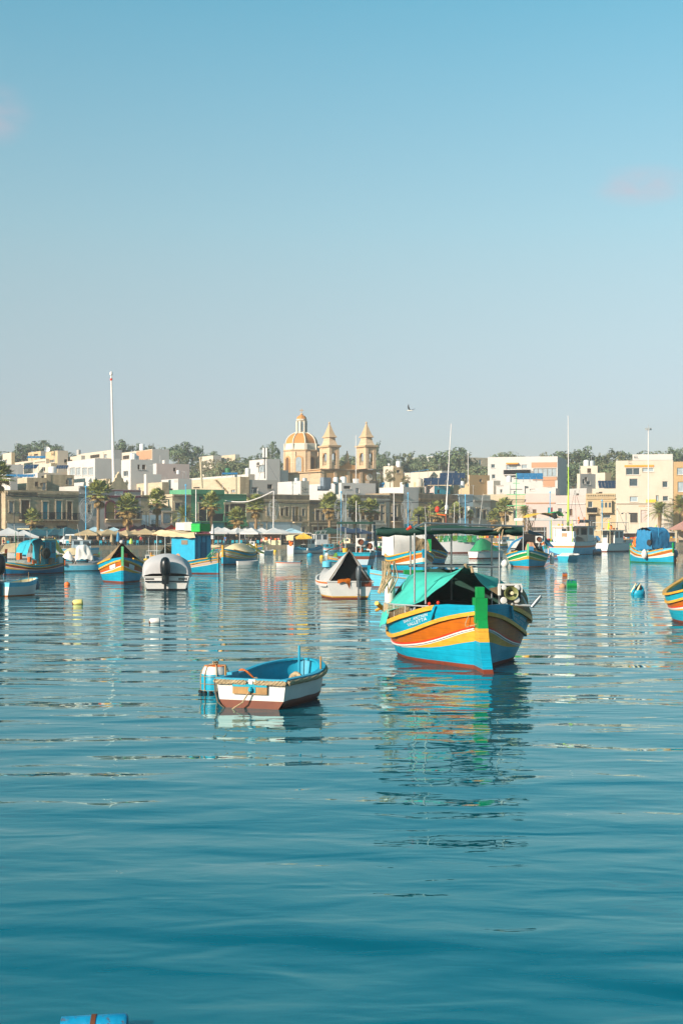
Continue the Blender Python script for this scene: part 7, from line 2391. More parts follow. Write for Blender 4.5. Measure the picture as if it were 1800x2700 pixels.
def wreath(label, p, q, w, h):
 Y = quay_y(X_(p, 262)) + 9.6
 t = thing('light_wreath', label, 'light decoration', (X_(p, Y), Y, Z_(q, Y)), 0, 'oval wire light wreaths on the poles')
 sx, sz = w / F * Y / 2, h / F * Y / 2
 for k in (1.0, .82):
  mb = MB()
  pts = [(sx * k * math.sin(a * .2618) * (1 - .25 * math.cos(a * .2618)), 0, -sz * k * math.cos(a * .2618)) for a in range(25)]
  mb.tube(pts, .03, 4, cap=False)
  mb.build('ring', 'galv', t)
 rr = random.Random(p)
 mb = MB()
 for i in range(46):
  a = rr.uniform(0, 6.28); k = rr.uniform(.2, .98)
  x, z = sx * k * math.sin(a), -sz * k * math.cos(a)
  mb.tube([(x - .25, 0, z), (x, .06, z + .2), (x + .22, 0, z - .05)], .018, 3)
 tag(mb.build('wire_curl', 'galv', t), kind='stuff')
wreath('oval wire light wreath on the light blue pole at the left', 229, 1345, 36, 66)
wreath('oval wire light wreath on the slim white pole in the centre', 722, 1345, 26, 56)
wreath('oval wire light wreath right of the plain weathered house', 895, 1345, 26, 60)
wreath('oval wire light wreath on the pole before the bare rendered wall', 1072, 1348, 30, 60)
def cable(label, pts, r=.05, mat='iron', name='overhead_cable', cat='cable'):
 P = [Vector((X_(p, Y), Y, Z_(q, Y))) for p, q, Y in pts]
 mb = MB()
 path = []
 for a, b in zip(P[:-1], P[1:]):
  for k in range(8):
   t = k / 8
   path.append(a.lerp(b, t) - Vector((0, 0, (b - a).length * .03 * 4 * t * (1 - t))))
 path.append(P[-1])
 mb.tube(path, r, 4)
 tag(mb.build(name, mat), label, cat)
cable('pale rope light string sagging from the white pole to the green house', [(720, 1295, 262), (655, 1322, 264), (594, 1320, 268)], .1, 'pole_white', 'light_string', 'string lights')
cable('black cable sagging along the left waterfront houses', [(16, 1306, 258), (90, 1308, 262), (206, 1310, 268), (276, 1311, 272), (372, 1312, 276), (455, 1310, 280)], .07)
cable('black cable along the long stone facade to the pair of palms', [(650, 1322, 286), (730, 1324, 290), (816, 1326, 294), (902, 1322, 298), (1026, 1322, 304), (1105, 1324, 306), (1246, 1322, 318)], .07)
# gazebo at the right edge, low quay walls and bench row
def gazebo():
 Y = quay_y(72) + 7
 t = thing('gazebo', 'open kiosk with dusty pink hipped roof at the right edge', 'gazebo', (X_(1805, Y), Y, QZ))
 mb = MB()
 w = 3.0
 zr = Z_(1397, Y) - QZ
 mb.grid([[(-w, -w, zr), (w, -w, zr), (w, w, zr), (-w, w, zr)], [(-w, -w, zr + .15), (w, -w, zr + .15), (w, w, zr + .15), (-w, w, zr + .15)], [(-.2, -.2, zr + 2), (.2, -.2, zr + 2), (.2, .2, zr + 2), (-.2, .2, zr + 2)]], closed=True)
 mb.build('roof', 'roof_pink', t)
 for sx in (-1, 1):
  for sy in (-1, 1):
   mb = MB(); mb.box(sx * 2.6 - .2, sx * 2.6 + .2, sy * 2.6 - .2, sy * 2.6 + .2, 0, zr - .004); mb.build('pillar', 'stone_light', t)
 mb = MB(); mb.box(-2.3, 2.3, 2.45, 2.7, 0, zr - .3); mb.build('back_wall', 'stone_light', t)
gazebo()
def low_wall(label, p0, p1, off, h, mat):
 Y0, Y1 = quay_y(X_(p0, 285)) + off, quay_y(X_(p1, 285)) + off
 a, b = Vector((X_(p0, Y0), Y0, QZ)), Vector((X_(p1, Y1), Y1, QZ))
 t = thing('terrace_rail', label, 'rail', a)
 d = b - a
 n = Vector((-d.y, d.x, 0)).normalized() * .18
 for k in range(3):
  mb = MB()
  mb.obox((0, 0, .3 + k * h / 3), d, n, (0, 0, h / 6))
  mb.build('slat', mat, t)
 m = max(2, int(d.length / 2.2))
 for k in range(m + 1):
  mb = MB()
  mb.obox(d * k / m - n * .3 + Vector((0, 0, 0)), d.normalized() * .18, n * .28, (0, 0, h + .3))
  mb.build('post', mat, t)
low_wall('pale wooden terrace rail before the tall cream apartment block', 1660, 1745, 16, 1.5, 'cream_paint')
low_wall('dark terrace rail behind the white parasols', 560, 760, 15, .9, 'wood_grey')
low_wall('dark terrace rail behind the cream parasols', 230, 430, 16, .9, 'wood_grey')
def shade_backdrop(label, p0, p1, q, off, mat):
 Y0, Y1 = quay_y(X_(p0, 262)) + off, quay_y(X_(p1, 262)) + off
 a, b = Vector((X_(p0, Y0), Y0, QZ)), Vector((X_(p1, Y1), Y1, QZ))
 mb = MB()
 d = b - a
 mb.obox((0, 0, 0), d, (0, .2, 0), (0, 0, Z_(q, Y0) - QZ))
 tag(mb.build('windbreak', mat, None, a), label, 'windbreak')  # dark board stands in for the shade under a parasol row
shade_backdrop('dark windbreak screen under the teal parasols', 30, 215, 1418, 18, 'shade_dark')
shade_backdrop('dark windbreak screen under the cream parasols', 225, 440, 1416, 18.5, 'shade_dark')
shade_backdrop('dark windbreak screen under the white parasols', 565, 760, 1416, 19, 'shade_dark')
# people
def person_mesh(pose, shirt, trous):
 J = {'hip': (0, 0, .92), 'waist': (0, 0, 1.08), 'chest': (0, -.01, 1.32), 'neck': (0, 0, 1.48), 'jaw': (0, -.03, 1.56), 'head': (0, -.01, 1.66), 'crown': (0, 0, 1.74)}
 rad = {'hip': .15, 'waist': .13, 'chest': .16, 'neck': .06, 'jaw': .08, 'head': .098, 'crown': .06, 'nose': .02}
 E = [('hip', 'waist'), ('waist', 'chest'), ('chest', 'neck'), ('neck', 'jaw'), ('jaw', 'head'), ('head', 'crown'), ('head', 'nose')]
 J['nose'] = (0, -.115, 1.63)
 for s, n in ((1, 'l'), (-1, 'r')):
  sit = pose == 'sit'
  J['sh' + n] = (s * .19, 0, 1.40); rad['sh' + n] = .07
  J['el' + n] = (s * .25, -.02, 1.13) if pose != 'reach' else (s * .24, -.22, 1.2); rad['el' + n] = .048
  J['wr' + n] = (s * .24, -.10, .9) if pose == 'stand' else (s * .18, -.34, 1.05); rad['wr' + n] = .036
  J['ha' + n] = (s * .23, -.14, .80) if pose == 'stand' else (s * .14, -.44, 1.06); rad['ha' + n] = .03
  J['th' + n] = (s * .1, 0, .86); rad['th' + n] = .1
  J['kn' + n] = (s * .11, -.02, .48) if not sit else (s * .13, -.42, .86); rad['kn' + n] = .07
  J['an' + n] = (s * .11, .03, .08) if not sit else (s * .13, -.42, .45); rad['an' + n] = .045
  J['to' + n] = (s * .13, -.14, .04) if not sit else (s * .14, -.58, .42); rad['to' + n] = .035
  E += [('chest', 'sh' + n), ('sh' + n, 'el' + n), ('el' + n, 'wr' + n), ('wr' + n, 'ha' + n), ('hip', 'th' + n), ('th' + n, 'kn' + n), ('kn' + n, 'an' + n), ('an' + n, 'to' + n)]
 names = list(J)
 me = bpy.data.meshes.new('person')
 me.from_pydata([J[k] for k in names], [(names.index(a), names.index(b)) for a, b in E], [])
 ob = bpy.data.objects.new('tmp', me)
 COL.objects.link(ob)
 md = ob.modifiers.new('s', 'SKIN')
 for i, k in enumerate(names):
  me.skin_vertices[0].data[i].radius = (rad[k], rad[k])
 me.skin_vertices[0].data[0].use_root = True
 ob.modifiers.new('u', 'SUBSURF').levels = 1
 dg = bpy.context.evaluated_depsgraph_get()
 out = bpy.data.meshes.new_from_object(ob.evaluated_get(dg))
 bpy.data.objects.remove(ob)
 out.materials.clear()
 for m in ('skin', shirt, trous, 'cloth_black'):
  out.materials.append(MATS[m])
 for pl in out.polygons:
  c = pl.center
  z = c.z
  arm = abs(c.x) > .2 or (pose != 'stand' and c.y < -.2 and z > .95)
  shoe = z < .1 if pose != 'sit' else (z < .48 and c.y < -.36)
  pl.material_index = 3 if shoe else (0 if z > 1.46 or (arm and z < 1.2 and z > .7 and (abs(c.x) > .2 or c.y < -.24) and not (pose == 'sit' and z < .97)) else (1 if z > .96 else 2))
  pl.use_smooth = True
 return out
mb = MB()
mb.lathe([(.02, 1.785), (.075, 1.77), (.108, 1.71), (.112, 1.65), (.1, 1.58), (.07, 1.56)], 10, c=(0, .025, 0))
hair_me = mb.mesh('hair', 'hair', 60)
PMS = {}
def person(label, p, off, pose, shirt, trous, rz, z=None, Y=None):
 key = (pose, shirt, trous)
 if key not in PMS: PMS[key] = person_mesh(*key)
 Y = Y or quay_y(X_(p, 262)) + off
 zb = (QZ if z is None else z) - (.42 if pose == 'sit' else 0)
 o = inst('person', PMS[key], None, (X_(p, Y), Y, zb), (0, 0, R(rz)))
 tag(o, label, 'person', 'people on the quay')
 inst('hair', hair_me, o)
for a in (('person in red top seated at the far left under the white tent', 10, 3, 'sit', 'cloth_red', 'jeans', 60), ('person in black standing behind the left fishing boat', 45, 4, 'stand', 'cloth_black', 'jeans', 20), ('person in pink top under the teal parasols', 88, 4, 'stand', 'cloth_pink', 'cloth_black', -30), ('person in white top seated under the teal parasols', 118, 5, 'sit', 'cloth_white', 'jeans', 80),
   ('person in dark clothes standing left of the white van', 140, 4, 'stand', 'cloth_black', 'cloth_black', 10), ('person in white standing under the cream parasols', 275, 4, 'stand', 'cloth_white', 'jeans', 40), ('person in black under the first cream parasols', 250, 5, 'stand', 'cloth_black', 'jeans', -50), ('person in blue seated under the cream parasols', 325, 5, 'sit', 'cloth_blue', 'jeans', 30),
   ('person in red top behind the brown tent boat', 372, 4, 'stand', 'cloth_red', 'cloth_black', 0), ('person in bright blue jacket under the white parasols', 594, 2.5, 'stand', 'cloth_blue', 'jeans', -40), ('person in white top seated under the white parasols', 662, 4, 'sit', 'cloth_white', 'jeans', 70), ('person in pink top near the quay edge under the white parasols', 690, 3, 'sit', 'cloth_pink', 'cloth_black', -60),
   ('person in red striped top leaning near the cream stall', 714, 2.6, 'reach', 'cloth_red', 'jeans', 90), ('person in dark shirt behind the cream stall counter', 727, 6, 'stand', 'cloth_black', 'jeans', 0), ('person in brown red jacket right of the white parasols', 760, 3, 'reach', 'cloth_red', 'cloth_black', 60), ('person in dark jacket beside the brown red jacket', 768, 4, 'stand', 'cloth_black', 'jeans', -30),
   ('person in black seated near the quay edge', 675, 3, 'sit', 'cloth_black', 'jeans', 20), ('person in yellow green vest by the white fishing boat', 1612, 12, 'stand', 'cloth_hivis', 'jeans', 10), ('person in dark clothes before the cream apartment block', 1592, 13, 'stand', 'cloth_black', 'cloth_black', 20), ('person in blue by the market stalls in the centre', 1030, 4, 'stand', 'cloth_blue', 'jeans', 0),
   ('person in white by the clothes stall', 1085, 4, 'stand', 'cloth_white', 'jeans', 45), ('person in red by the stall left of the trawler', 1385, 4, 'stand', 'cloth_red', 'jeans', -20), ('person in white at the stall right of the white fishing boat', 1640, 4, 'reach', 'cloth_white', 'jeans', 30)):
 person(*a)
# gull
def gull():
 Y = 120.0
 c = Vector((X_(1080, Y), Y, Z_(1083, Y)))
 mb = MB()
 mb.tube([(-.34, 0, -.02), (-.2, 0, 0), (0, 0, .02), (.16, 0, .03), (.26, 0, .05), (.33, 0, .04)], [.01, .05, .075, .06, .045, .01], 8)
 o = mb.build('seagull', 'gull', None, c, (0, 0, R(150)), smooth=60)
 o.scale = (.85, .85, .85)
 tag(o, 'grey and white gull gliding in the sky right of the church', 'gull')
 for s, up in ((1, .55), (-1, .22)):
  mb = MB()
  pts = [(0.08, 0, .03), (.12, s * .2, .03 + up * .32), (.02, s * .45, .03 + up * .62), (-.18, s * .72, .03 + up * 1.0)]
  back = [(-.12, 0, .02), (-.10, s * .2, .02 + up * .3), (-.16, s * .45, .02 + up * .6), (-.24, s * .72, .02 + up * 1.0)]
  mb.grid([pts, back], m=0)
  mb.grid([[(a, b, z - .015) for a, b, z in back], [(a, b, z - .015) for a, b, z in pts]], m=0)
  mb.build('wing', 'gull_grey', o)
 mb = MB(); mb.tube([(.32, 0, .04), (.40, 0, .03)], [.018, .005], 5); mb.build('beak', 'tarp_yellow', o)
 mb = MB(); mb.add([(-.3, -.03, 0), (-.3, .03, 0), (-.48, .09, -.01), (-.48, -.09, -.01)], [(0, 1, 2, 3)]); mb.build('tail', 'gull', o)
gull()
# the other boats
def gear(root, spots, seed=1, mats=('wood_grey', 'tarp_white', 'orange', 'tarp_blue', 'black_plastic', 'tarp_yellow')):
 """boxes, buckets, floats lying on deck, each a part"""
 rr = random.Random(seed)
 for (x, y, z) in spots:
  k = rr.randrange(3)
  m = rr.choice(mats)
  mb = MB()
  if k == 0:
   a, b, c = rr.uniform(.15, .35), rr.uniform(.15, .3), rr.uniform(.2, .5)
   mb.box(x - a, x + a, y - b, y + b, z, z + c)
   mb.build('fish_box', m, root)
  elif k == 1:
   mb.lathe([(.02, 0), (.2, .02), (.24, .35), (.2, .36), (.02, .3)], 9, c=(x, y, z))
   mb.build('bucket', m, root)
  else:
   mb.lathe([(.02, 0), (.16, .05), (.22, .2), (.16, .36), (.02, .4)], 9, c=(x, y, z))
   mb.build('float', m, root, smooth=60)
def ztop(root, q):
 return Z_(q, root.location.y) / root.scale.z
def mast(root, x, y, z0, z1, r=.05, mat='pole_white', lean=(0, 0), name='mast'):
 mb = MB()
 mb.tube([(x, y, z0), (x + lean[0], y + lean[1], z1)], [r, r * .6], 6)
 return mb.build(name, mat, root)
def stay(root, a, b, r=.012, mat='iron'):
 mb = MB()
 mb.tube([a, b], r, 3)
 mb.build('stay', mat, root)
def lifebuoy(root, c, rz=0, s=.38, name='lifebuoy'):
 mb = MB()
 rows = []
 for i in range(18):
  a = i * 2 * math.pi / 18
  rows.append([Vector((0 + .1 * math.sin(b * math.pi / 4), (s + .1 * math.cos(b * math.pi / 4)) * math.cos(a), (s + .1 * math.cos(b * math.pi / 4)) * math.sin(a))) for b in range(8)])
 rows.append(rows[0])
 mb.grid(rows, closed=True, mf=lambda i, j: 1 if i % 5 == 0 else 0)
 return mb.build(name, ['orange_bright', 'white_paint'], root, c, (0, 0, rz), smooth=60)
def fender(root, c, r=.2, mat='white_paint'):
 mb = MB()
 mb.lathe([(r * .1, -r * 1.1), (r * .7, -r * .75), (r, 0), (r * .75, r * .7), (r * .15, r * 1.15)], 10, c=c)
 mb.build('fender', mat, root, smooth=60)
def cabin(root, x0, x1, y0, y1, z0, z1, mat, wins=3, roof='white_paint', name='wheelhouse'):
 mb = MB()
 mb.box(x0, x1, y0, y1, z0, z1)
 w = mb.build(name, mat, root)
 mb = MB()
 mb.box(x0 - .15, x1 + .2, y0 - .12, y1 + .12, z1 + .003, z1 + .09)
 mb.build('roof', roof, root)
 for s, yy in ((-1, y0), (1, y1)):
  for k in range(wins):
   a = x0 + (x1 - x0) * (k + .18) / wins
   b = x0 + (x1 - x0) * (k + .82) / wins
   mb = MB()
   mb.box(a, b, yy + s * .004 - .01, yy + s * .004 + .012, z0 + (z1 - z0) * .5, z1 - .15)
   mb.build('window', 'glass', w)
 for xx, s in ((x0, -1), (x1, 1)):
  for k in range(2):
   a = y0 + (y1 - y0) * (k + .15) / 2
   b = y0 + (y1 - y0) * (k + .85) / 2
   mb = MB()
   mb.box(xx + s * .004 - .01, xx + s * .004 + .012, a, b, z0 + (z1 - z0) * .5, z1 - .15)
   mb.build('window', 'glass', w)
 return w
def flat_roof(root, x0, x1, w, z, mat='tarp_white', z0=.7, thick=.05):
 mb = MB()
 mb.box(x0, x1, -w, w, z, z + thick)
 mb.build('awning', mat, root)
 for x in (x0 + .08, x1 - .08):
  for s in (-1, 1):
   mb = MB()
   mb.tube([(x, s * (w - .06), z0), (x, s * (w - .06), z)], .03, 5)
   mb.build('awning_post', 'galv', root)
def winch(root, x, y, z, rz=0):
 mb = MB()
 mb.box(-.12, .0, -.32, .32, 0, .62)
 o = mb.build('net_hauler', 'white_paint', root, (x, y, z), (0, 0, rz))
 mb = MB()
 mb.lathe([(.01, -.05), (.12, -.05), (.22, .06), (.23, -.08), (.01, -.08)], 14)
 mb.build('hauler_drum', 'rust', o, (.09, 0, .33), (0, R(90), 0), smooth=40)
 mb = MB()
 mb.tube([(-.06, 0, -.5), (-.06, 0, 0)], .06, 6)
 mb.build('hauler_stand', 'galv', o)
LZ = 'painted wooden fishing boats in the harbour'
MBT = 'small motor boats in the harbour'
# left luzzu with turquoise cabin, bow to the left
p = wpt(32, 1514)
r, H = luzzu('fishing_boat', 'striped fishing boat with turquoise cabin and black net wheel, bow at the left edge', p, hd(-129), 8.4, 3.2, 1.0, dict(top='turquoise', band='brown_paint', low='blue_deep', post='trim_green', inside='turquoise'), post_h=.6)
cabin(r, -6.6, -5.0, -.9, .9, .8, 2.6, 'turquoise', 2, 'cream_paint')
mb = MB(); mb.grid(cloth([[(-2.2, -1.2, 1.5), (-2.2, 1.0, 1.5)], [(-3.0, -1.2, 2.4), (-3.0, 1.0, 2.5)], [(-4.6, -1.1, 2.5), (-4.6, 1.0, 2.6)], [(-4.9, -1.2, 1.3), (-4.9, 1.0, 1.3)]], 14, 8, .08, 5, 2)); mb.build('tarp', M('tarp_cyan', '#1c93a6', .7, .18, 2, .02, 5), r, smooth=60)
mb = MB(); mb.lathe([(.1, -.2), (.2, -.18), (.55, -.12), (.62, 0), (.55, .12), (.2, .18), (.1, .2)], 14); mb.build('net_wheel', 'dark_net', r, (-4.6, 1.55, 1.7), (R(90), 0, 0))
mb = MB(); mb.grid(cloth([[(-4.0, 1.4, .9), (-4.0, .9, 1.0)], [(-4.0, 1.45, 2.0), (-4.2, 1.0, 2.2)], [(-4.9, 1.5, 1.4), (-5.0, 1.1, 1.5)]], 8, 8, .2, 4, 3)); mb.build('net_heap', 'net_tan', r)
flat_roof(r, -7.0, -2.6, 1.15, 3.35, 'cream_paint', .9)
gear(r, [(-3.2, 1.2, 1.0), (-5.6, 1.35, .95), (-7.2, .9, 1.0), (-1.6, .5, 1.3), (-2.4, 1.3, 1.1)], 4)
mast(r, -1.5, 0, 1.2, 3.2, .05, 'trim_green')
fit(r, 11, 168, 1515, 1.05, 1.6)
# grey blue dinghy with cream inside at far left
p = wpt(62, 1574)
r, H = small_boat('dinghy', 'pale blue and white dinghy, cream inside, round fender at its bow, left edge', 'dinghy', p + Vector((1.05, 1.6, 0)), hd(62), 3.6, 1.75, .78, [.08, .72], ['antifoul', 'orange_brown', 'white_paint', 'blue_pale'], 'cream_paint', GD, 'blue_pale', 2, sheer=.22)
fender(r, (.22, 0, .55), .26, 'tarp_slate')
mast(r, -.3, .3, .5, 1.35, .025, 'wood', name='thole_pin'); mast(r, -2.2, -.6, .6, 1.2, .025, 'wood', name='thole_pin')
mb = MB(); mb.box(-3.66, -3.605, -.12, .18, .05, .75); mb.build('painted_strip', 'turquoise', r)
fit(r, -14, 99, 1573, 1.25)
# black outboard of a boat cut by the left edge
p = wpt(-8, 1573)
r, H = small_boat('motor_boat', 'boat cut by the left edge, only its big black outboard showing', 'motor boat', p + Vector((-4.0, 2.5, 0)), hd(148), 4.6, 1.9, .8, [.1], ['dark', 'dark', 'white_paint'], 'white_paint', None)
outboard(r, -4.75, 0, 1.0, 0, 1.7)
# white tarp-covered motorboat
p = wpt(225, 1506)
r, H = small_boat('motor_boat', 'white motor boat under crumpled white sheets, left of the brown tent boat', 'motor boat', p + Vector((3.6, 1.0, 0)), hd(18), 6.0, 2.2, .85, [.1, .8], ['dark', 'dark', 'blue_pale', 'white_paint'], 'white_paint', MBT, thwarts=0)
for x0, x1, zt, sd in ((-6.3, -4.0, 1.75, 1), (-4.4, -1.4, 2.35, 4)):
 mb = MB(); xm = (x0 + x1) / 2
 mb.grid(cloth([[(x0, -1.0, .75), (x0, 0, .8), (x0, 1.0, .75)], [(x0 + .4, -1.1, 1.2), (x0 + .5, 0, zt - .3), (x0 + .4, 1.1, 1.2)], [(xm, -1.15, 1.15), (xm, 0, zt), (xm, 1.15, 1.15)], [(x1 - .4, -1.1, 1.1), (x1 - .4, 0, zt - .5), (x1 - .4, 1.1, 1.1)], [(x1, -1.0, .8), (x1, 0, .85), (x1, 1.0, .8)]], 22, 18, .2, sd, 1.7))
 mb.build('boat_cover', 'tarp_white', r, smooth=60)
mb = MB(); mb.grid(cloth([[(-2.4, -1.15, .9), (-2.4, 0, 1.7), (-2.4, 1.15, .9)], [(-1.2, -1.0, .95), (-1.2, 0, 1.4), (-1.2, 1.0, .95)], [(0, -.2, 1.05), (0.1, 0, 1.2), (0, .2, 1.05)]], 10, 10, .05, 3, 2)); mb.build('boat_cover', 'tarp_slate', r, smooth=60)
outboard(r, -6.2, 0, .8, 0, 1.0, 'black_plastic', .7)
fender(r, (-6.4, -.9, .1), .32); gear(r, [(-5.9, -.9, .7)], 2, ('orange',))
fit(r, 163, 277, 1506, 1.2, 1.5)
# yellow tent cover boat behind it
p = wpt(148, 1487)
r, H = small_boat('motor_boat', 'low blue boat under bright yellow tent cover, beside the turquoise cabin boat', 'motor boat', p + Vector((0, -1, 0)), hd(-80), 5.0, 2.4, .8, [.1, .6], ['dark', 'dark', 'blue', 'yellow'], 'white_paint', MBT)
e = lambda u, s: H.pt(u, H.zr(u) + .04, s, .05)
tent(r, [(-.4, 0, 1.4), (-1.6, 0, 2.15), (-3.2, 0, 2.1), (-4.9, 0, 1.7)], [e(.08, 1), e(.35, 1), e(.65, 1), e(.97, 1)], [e(.08, -1), e(.35, -1), e(.65, -1), e(.97, -1)], 'tarp_yellow', wr=.06)
fit(r, 120, 172, 1487, 1.2, 1.3)
# boat with cream cover, yellow and blue hull, behind
p = wpt(205, 1479)
r, H = luzzu('fishing_boat', 'blue hulled boat with yellow stripes under a cream hump cover, behind the white sheets', p + Vector((4.4, 1.2, 0)), hd(12), 8.5, 3.0, 1.0, dict(top='white_paint', band='yellow', low='blue', tri='yellow'), simple=True)
mb = MB(); mb.grid(cloth([[(-7.6, -1.1, 1.0), (-7.6, 0, 1.1), (-7.6, 1.1, 1.0)], [(-6.6, -1.4, 1.3), (-6.4, 0, 2.5), (-6.6, 1.4, 1.3)], [(-4.6, -1.5, 1.3), (-4.6, 0, 2.7), (-4.6, 1.5, 1.3)], [(-2.4, -1.2, 1.2), (-2.2, 0, 1.6), (-2.4, 1.2, 1.2)]], 14, 12, .07, 6, 1.6)); mb.build('boat_cover', 'tarp_cream', r, smooth=60)
fit(r, 150, 262, 1480)
# cabin cruiser with long grey awning
p = wpt(215, 1464)
r, H = small_boat('cabin_cruiser', 'white cabin cruiser with long thin grey awning and round porthole, behind the covered boats', 'cabin cruiser', p + Vector((5.5, 2, 0)), hd(14), 9.5, 3.2, 1.2, [.1, .7], ['dark', 'dark', 'white_paint', 'blue_pale'], 'white_paint', None, thwarts=0)
w = cabin(r, -5.2, -1.6, -1.2, 1.2, 1.1, 2.8, 'plaster_blue', 2, 'tarp_grey')
mb = MB(); mb.lathe([(.36, 0), (.36, .04), (.24, .05), (.22, .02), (.02, .02)], 14); mb.build('porthole', 'iron', w, (-2.0, -1.21, 2.0), (R(90), 0, 0))
flat_roof(r, -9.6, -5.0, 1.4, 3.0, 'tarp_grey', 1.2)
mast(r, -6.8, 0, 1, 5.2, .05); mast(r, -3.4, .4, 2.8, 6.0, .04, 'pole_white', (-.7, 0))
fit(r, 130, 262, 1463)
# boat with cream cover behind the turquoise cabin boat
p = wpt(28, 1478)
r, H = small_boat('motor_boat', 'boat under smooth cream canvas hood behind the turquoise cabin boat', 'motor boat', p + Vector((-3, 1.5, 0)), hd(190), 7, 2.7, 1.1, [.1], ['dark', 'dark', 'white_paint'], 'white_paint', MBT, thwarts=0)
mb = MB(); mb.grid(cloth([[(-.6, -1.0, 1.2), (-.6, 1.0, 1.2)], [(-1.6, -1.2, 2.75), (-1.6, 1.2, 2.75)], [(-4.6, -1.3, 3.1), (-4.6, 1.3, 3.1)], [(-5.2, -1.35, 1.2), (-5.2, 1.35, 1.2)]], 16, 8, .05, 6, 1.6)); mb.build('boat_cover', 'tarp_cream', r, smooth=60)
for s in (-1, 1):
 mb = MB(); mb.add([(-.6, s * 1.0, 1.2), (-1.6, s * 1.2, 2.75), (-4.6, s * 1.3, 3.1), (-5.2, s * 1.35, 1.2)], [(0, 1, 2, 3)]); mb.build('cover_side', 'tarp_cream', r)
flat_roof(r, -10.5, -5.6, 1.2, 3.4, 'cream_paint', 1.0)
mast(r, -3.2, 0, 2.8, 6.4, .04)
fit(r, -10, 95, 1474)
# slate covered boat at left edge
p = wpt(5, 1500)
r, H = luzzu('fishing_boat', 'dark red striped boat under slate canvas, mostly cut by the left edge', p + Vector((.3, 0, 0)), hd(20), 7, 2.8, 1.0, dict(top='brown_paint', band='turquoise', low='blue_deep', line='red', tri='blue_deep', post='brown_paint'), simple=True)
e = lambda u, s: H.pt(u, H.zr(u) + .05, s, .03)
tent(r, [(-.5, 0, 1.7), (-2.5, 0, 2.1), (-5, 0, 2.0), (-6.5, 0, 1.8)], [e(.08, 1), e(.35, 1), e(.65, 1), e(.9, 1)], [e(.08, -1), e(.35, -1), e(.65, -1), e(.9, -1)], 'tarp_slate', wr=.05)
# white workboat between brown tent and blue house with masts
p = wpt(395, 1500)
r, H = small_boat('workboat', 'white workboat with tall thin masts and pale awning, left of the blue wheelhouse', 'workboat', p + Vector((.6, 7, 0)), hd(80), 8, 3.0, 1.1, [.1], ['dark', 'dark', 'white_paint'], 'white_paint', None, thwarts=0)
cabin(r, -7.2, -5.4, -1.1, 1.1, 1.0, 2.9, 'white_paint', 1)
flat_roof(r, -5.4, -2.2, 1.5, 3.9, 'tarp_white', 1.0)
mast(r, -6.9, -1.0, 1, 5.8); mast(r, -4.2, 1.2, 1, 7.0, .045, 'pole_white', (.5, .3)); gear(r, [(-7.6, -.6, 1.0), (-7.6, .5, 1.0), (-6.4, 1.3, 1.0)], 5)
mb = MB(); mb.lathe([(.02, -.25), (.5, -.2), (.62, 0), (.5, .22), (.02, .28)], 12, c=(-7.9, .7, 1.9)); mb.build('yellow_float', 'tarp_yellow', r, smooth=60)
fit(r, 380, 428, 1497)
# luzzu with cream cover and yellow sheet
p = wpt(594, 1489)
r, H = luzzu('fishing_boat', 'blue fishing boat with cream hump cover and yellow sheet near the blue wheelhouse', p, hd(-112), 7.4, 3.2, 1.0, dict(band='cream_paint', line='red', strake='yellow', tri='yellow', low='blue', post='yellow'), post_h=.3)
mb = MB(); mb.grid(cloth([[(-1.6, -1.0, 1.2), (-1.6, 0, 1.5), (-1.6, 1.0, 1.2)], [(-2.2, -1.5, 1.3), (-2.2, 0, 2.35), (-2.2, 1.5, 1.3)], [(-4.4, -1.6, 1.1), (-4.4, 0, 2.4), (-4.4, 1.6, 1.1)], [(-4.8, -1.5, .9), (-4.8, 0, 1.6), (-4.8, 1.5, .9)]], 12, 12, .06, 3, 2)); mb.build('boat_cover', 'tarp_cream', r, smooth=60)
mb = MB(); mb.grid(cloth([[(-4.8, .2, 2.4), (-4.9, 1.7, 1.0)], [(-5.8, .1, 2.4), (-5.9, 1.6, .9)], [(-6.6, 0, 1.9), (-6.8, 1.2, 1.1)]], 8, 8, .06, 5, 2)); mb.build('yellow_sheet', 'tarp_yellow', r, smooth=60)
gear(r, [(-5.2, .2, 1.2), (-5.6, -.8, 1.1)], 9); mast(r, -3.2, .2, 2.2, 5.0, .035)
fit(r, 577, 679, 1489, 1.15, .6)
# dinghies near it
p = wpt(652, 1490)
r, H = small_boat('dinghy', 'plain white dinghy moored against the cream covered fishing boat', 'dinghy', p + Vector((1.9, .8, 0)), hd(20), 4.0, 1.7, .68, [.1], ['dark', 'white_paint', 'white_paint'], 'tarp_slate', GD, 'white_bright', 2, sheer=.1)
fit(r, 623, 682, 1490)
p = wpt(762, 1492)
r, H = small_boat('dinghy', 'white dinghy with orange rim and tiny black outboard, alone on open water', 'dinghy', p + Vector((-1.9, -.2, 0)), hd(190), 4.1, 1.7, .68, [.1, .74], ['white_paint', 'white_paint', 'white_paint', 'orange'], 'blue_pale', GD, 'blue_pale', 2, sheer=.06)
outboard(r, -4.25, 0, .65, 0, .6)
fit(r, 727, 793, 1493)
p = wpt(705, 1461)
r, H = small_boat('motor_boat', 'small white open boat with little wheel stand near the quay', 'motor boat', p + Vector((1.6, 2.6, 0)), hd(55), 4.6, 2.0, .95, [.1], ['dark', 'white_paint', 'white_paint'], 'white_paint', MBT, thwarts=1)
mast(r, -2.6, 0, .4, 1.9, .05); mast(r, -3.8, -.6, .8, 2.6, .03)
fit(r, 684, 722, 1462)
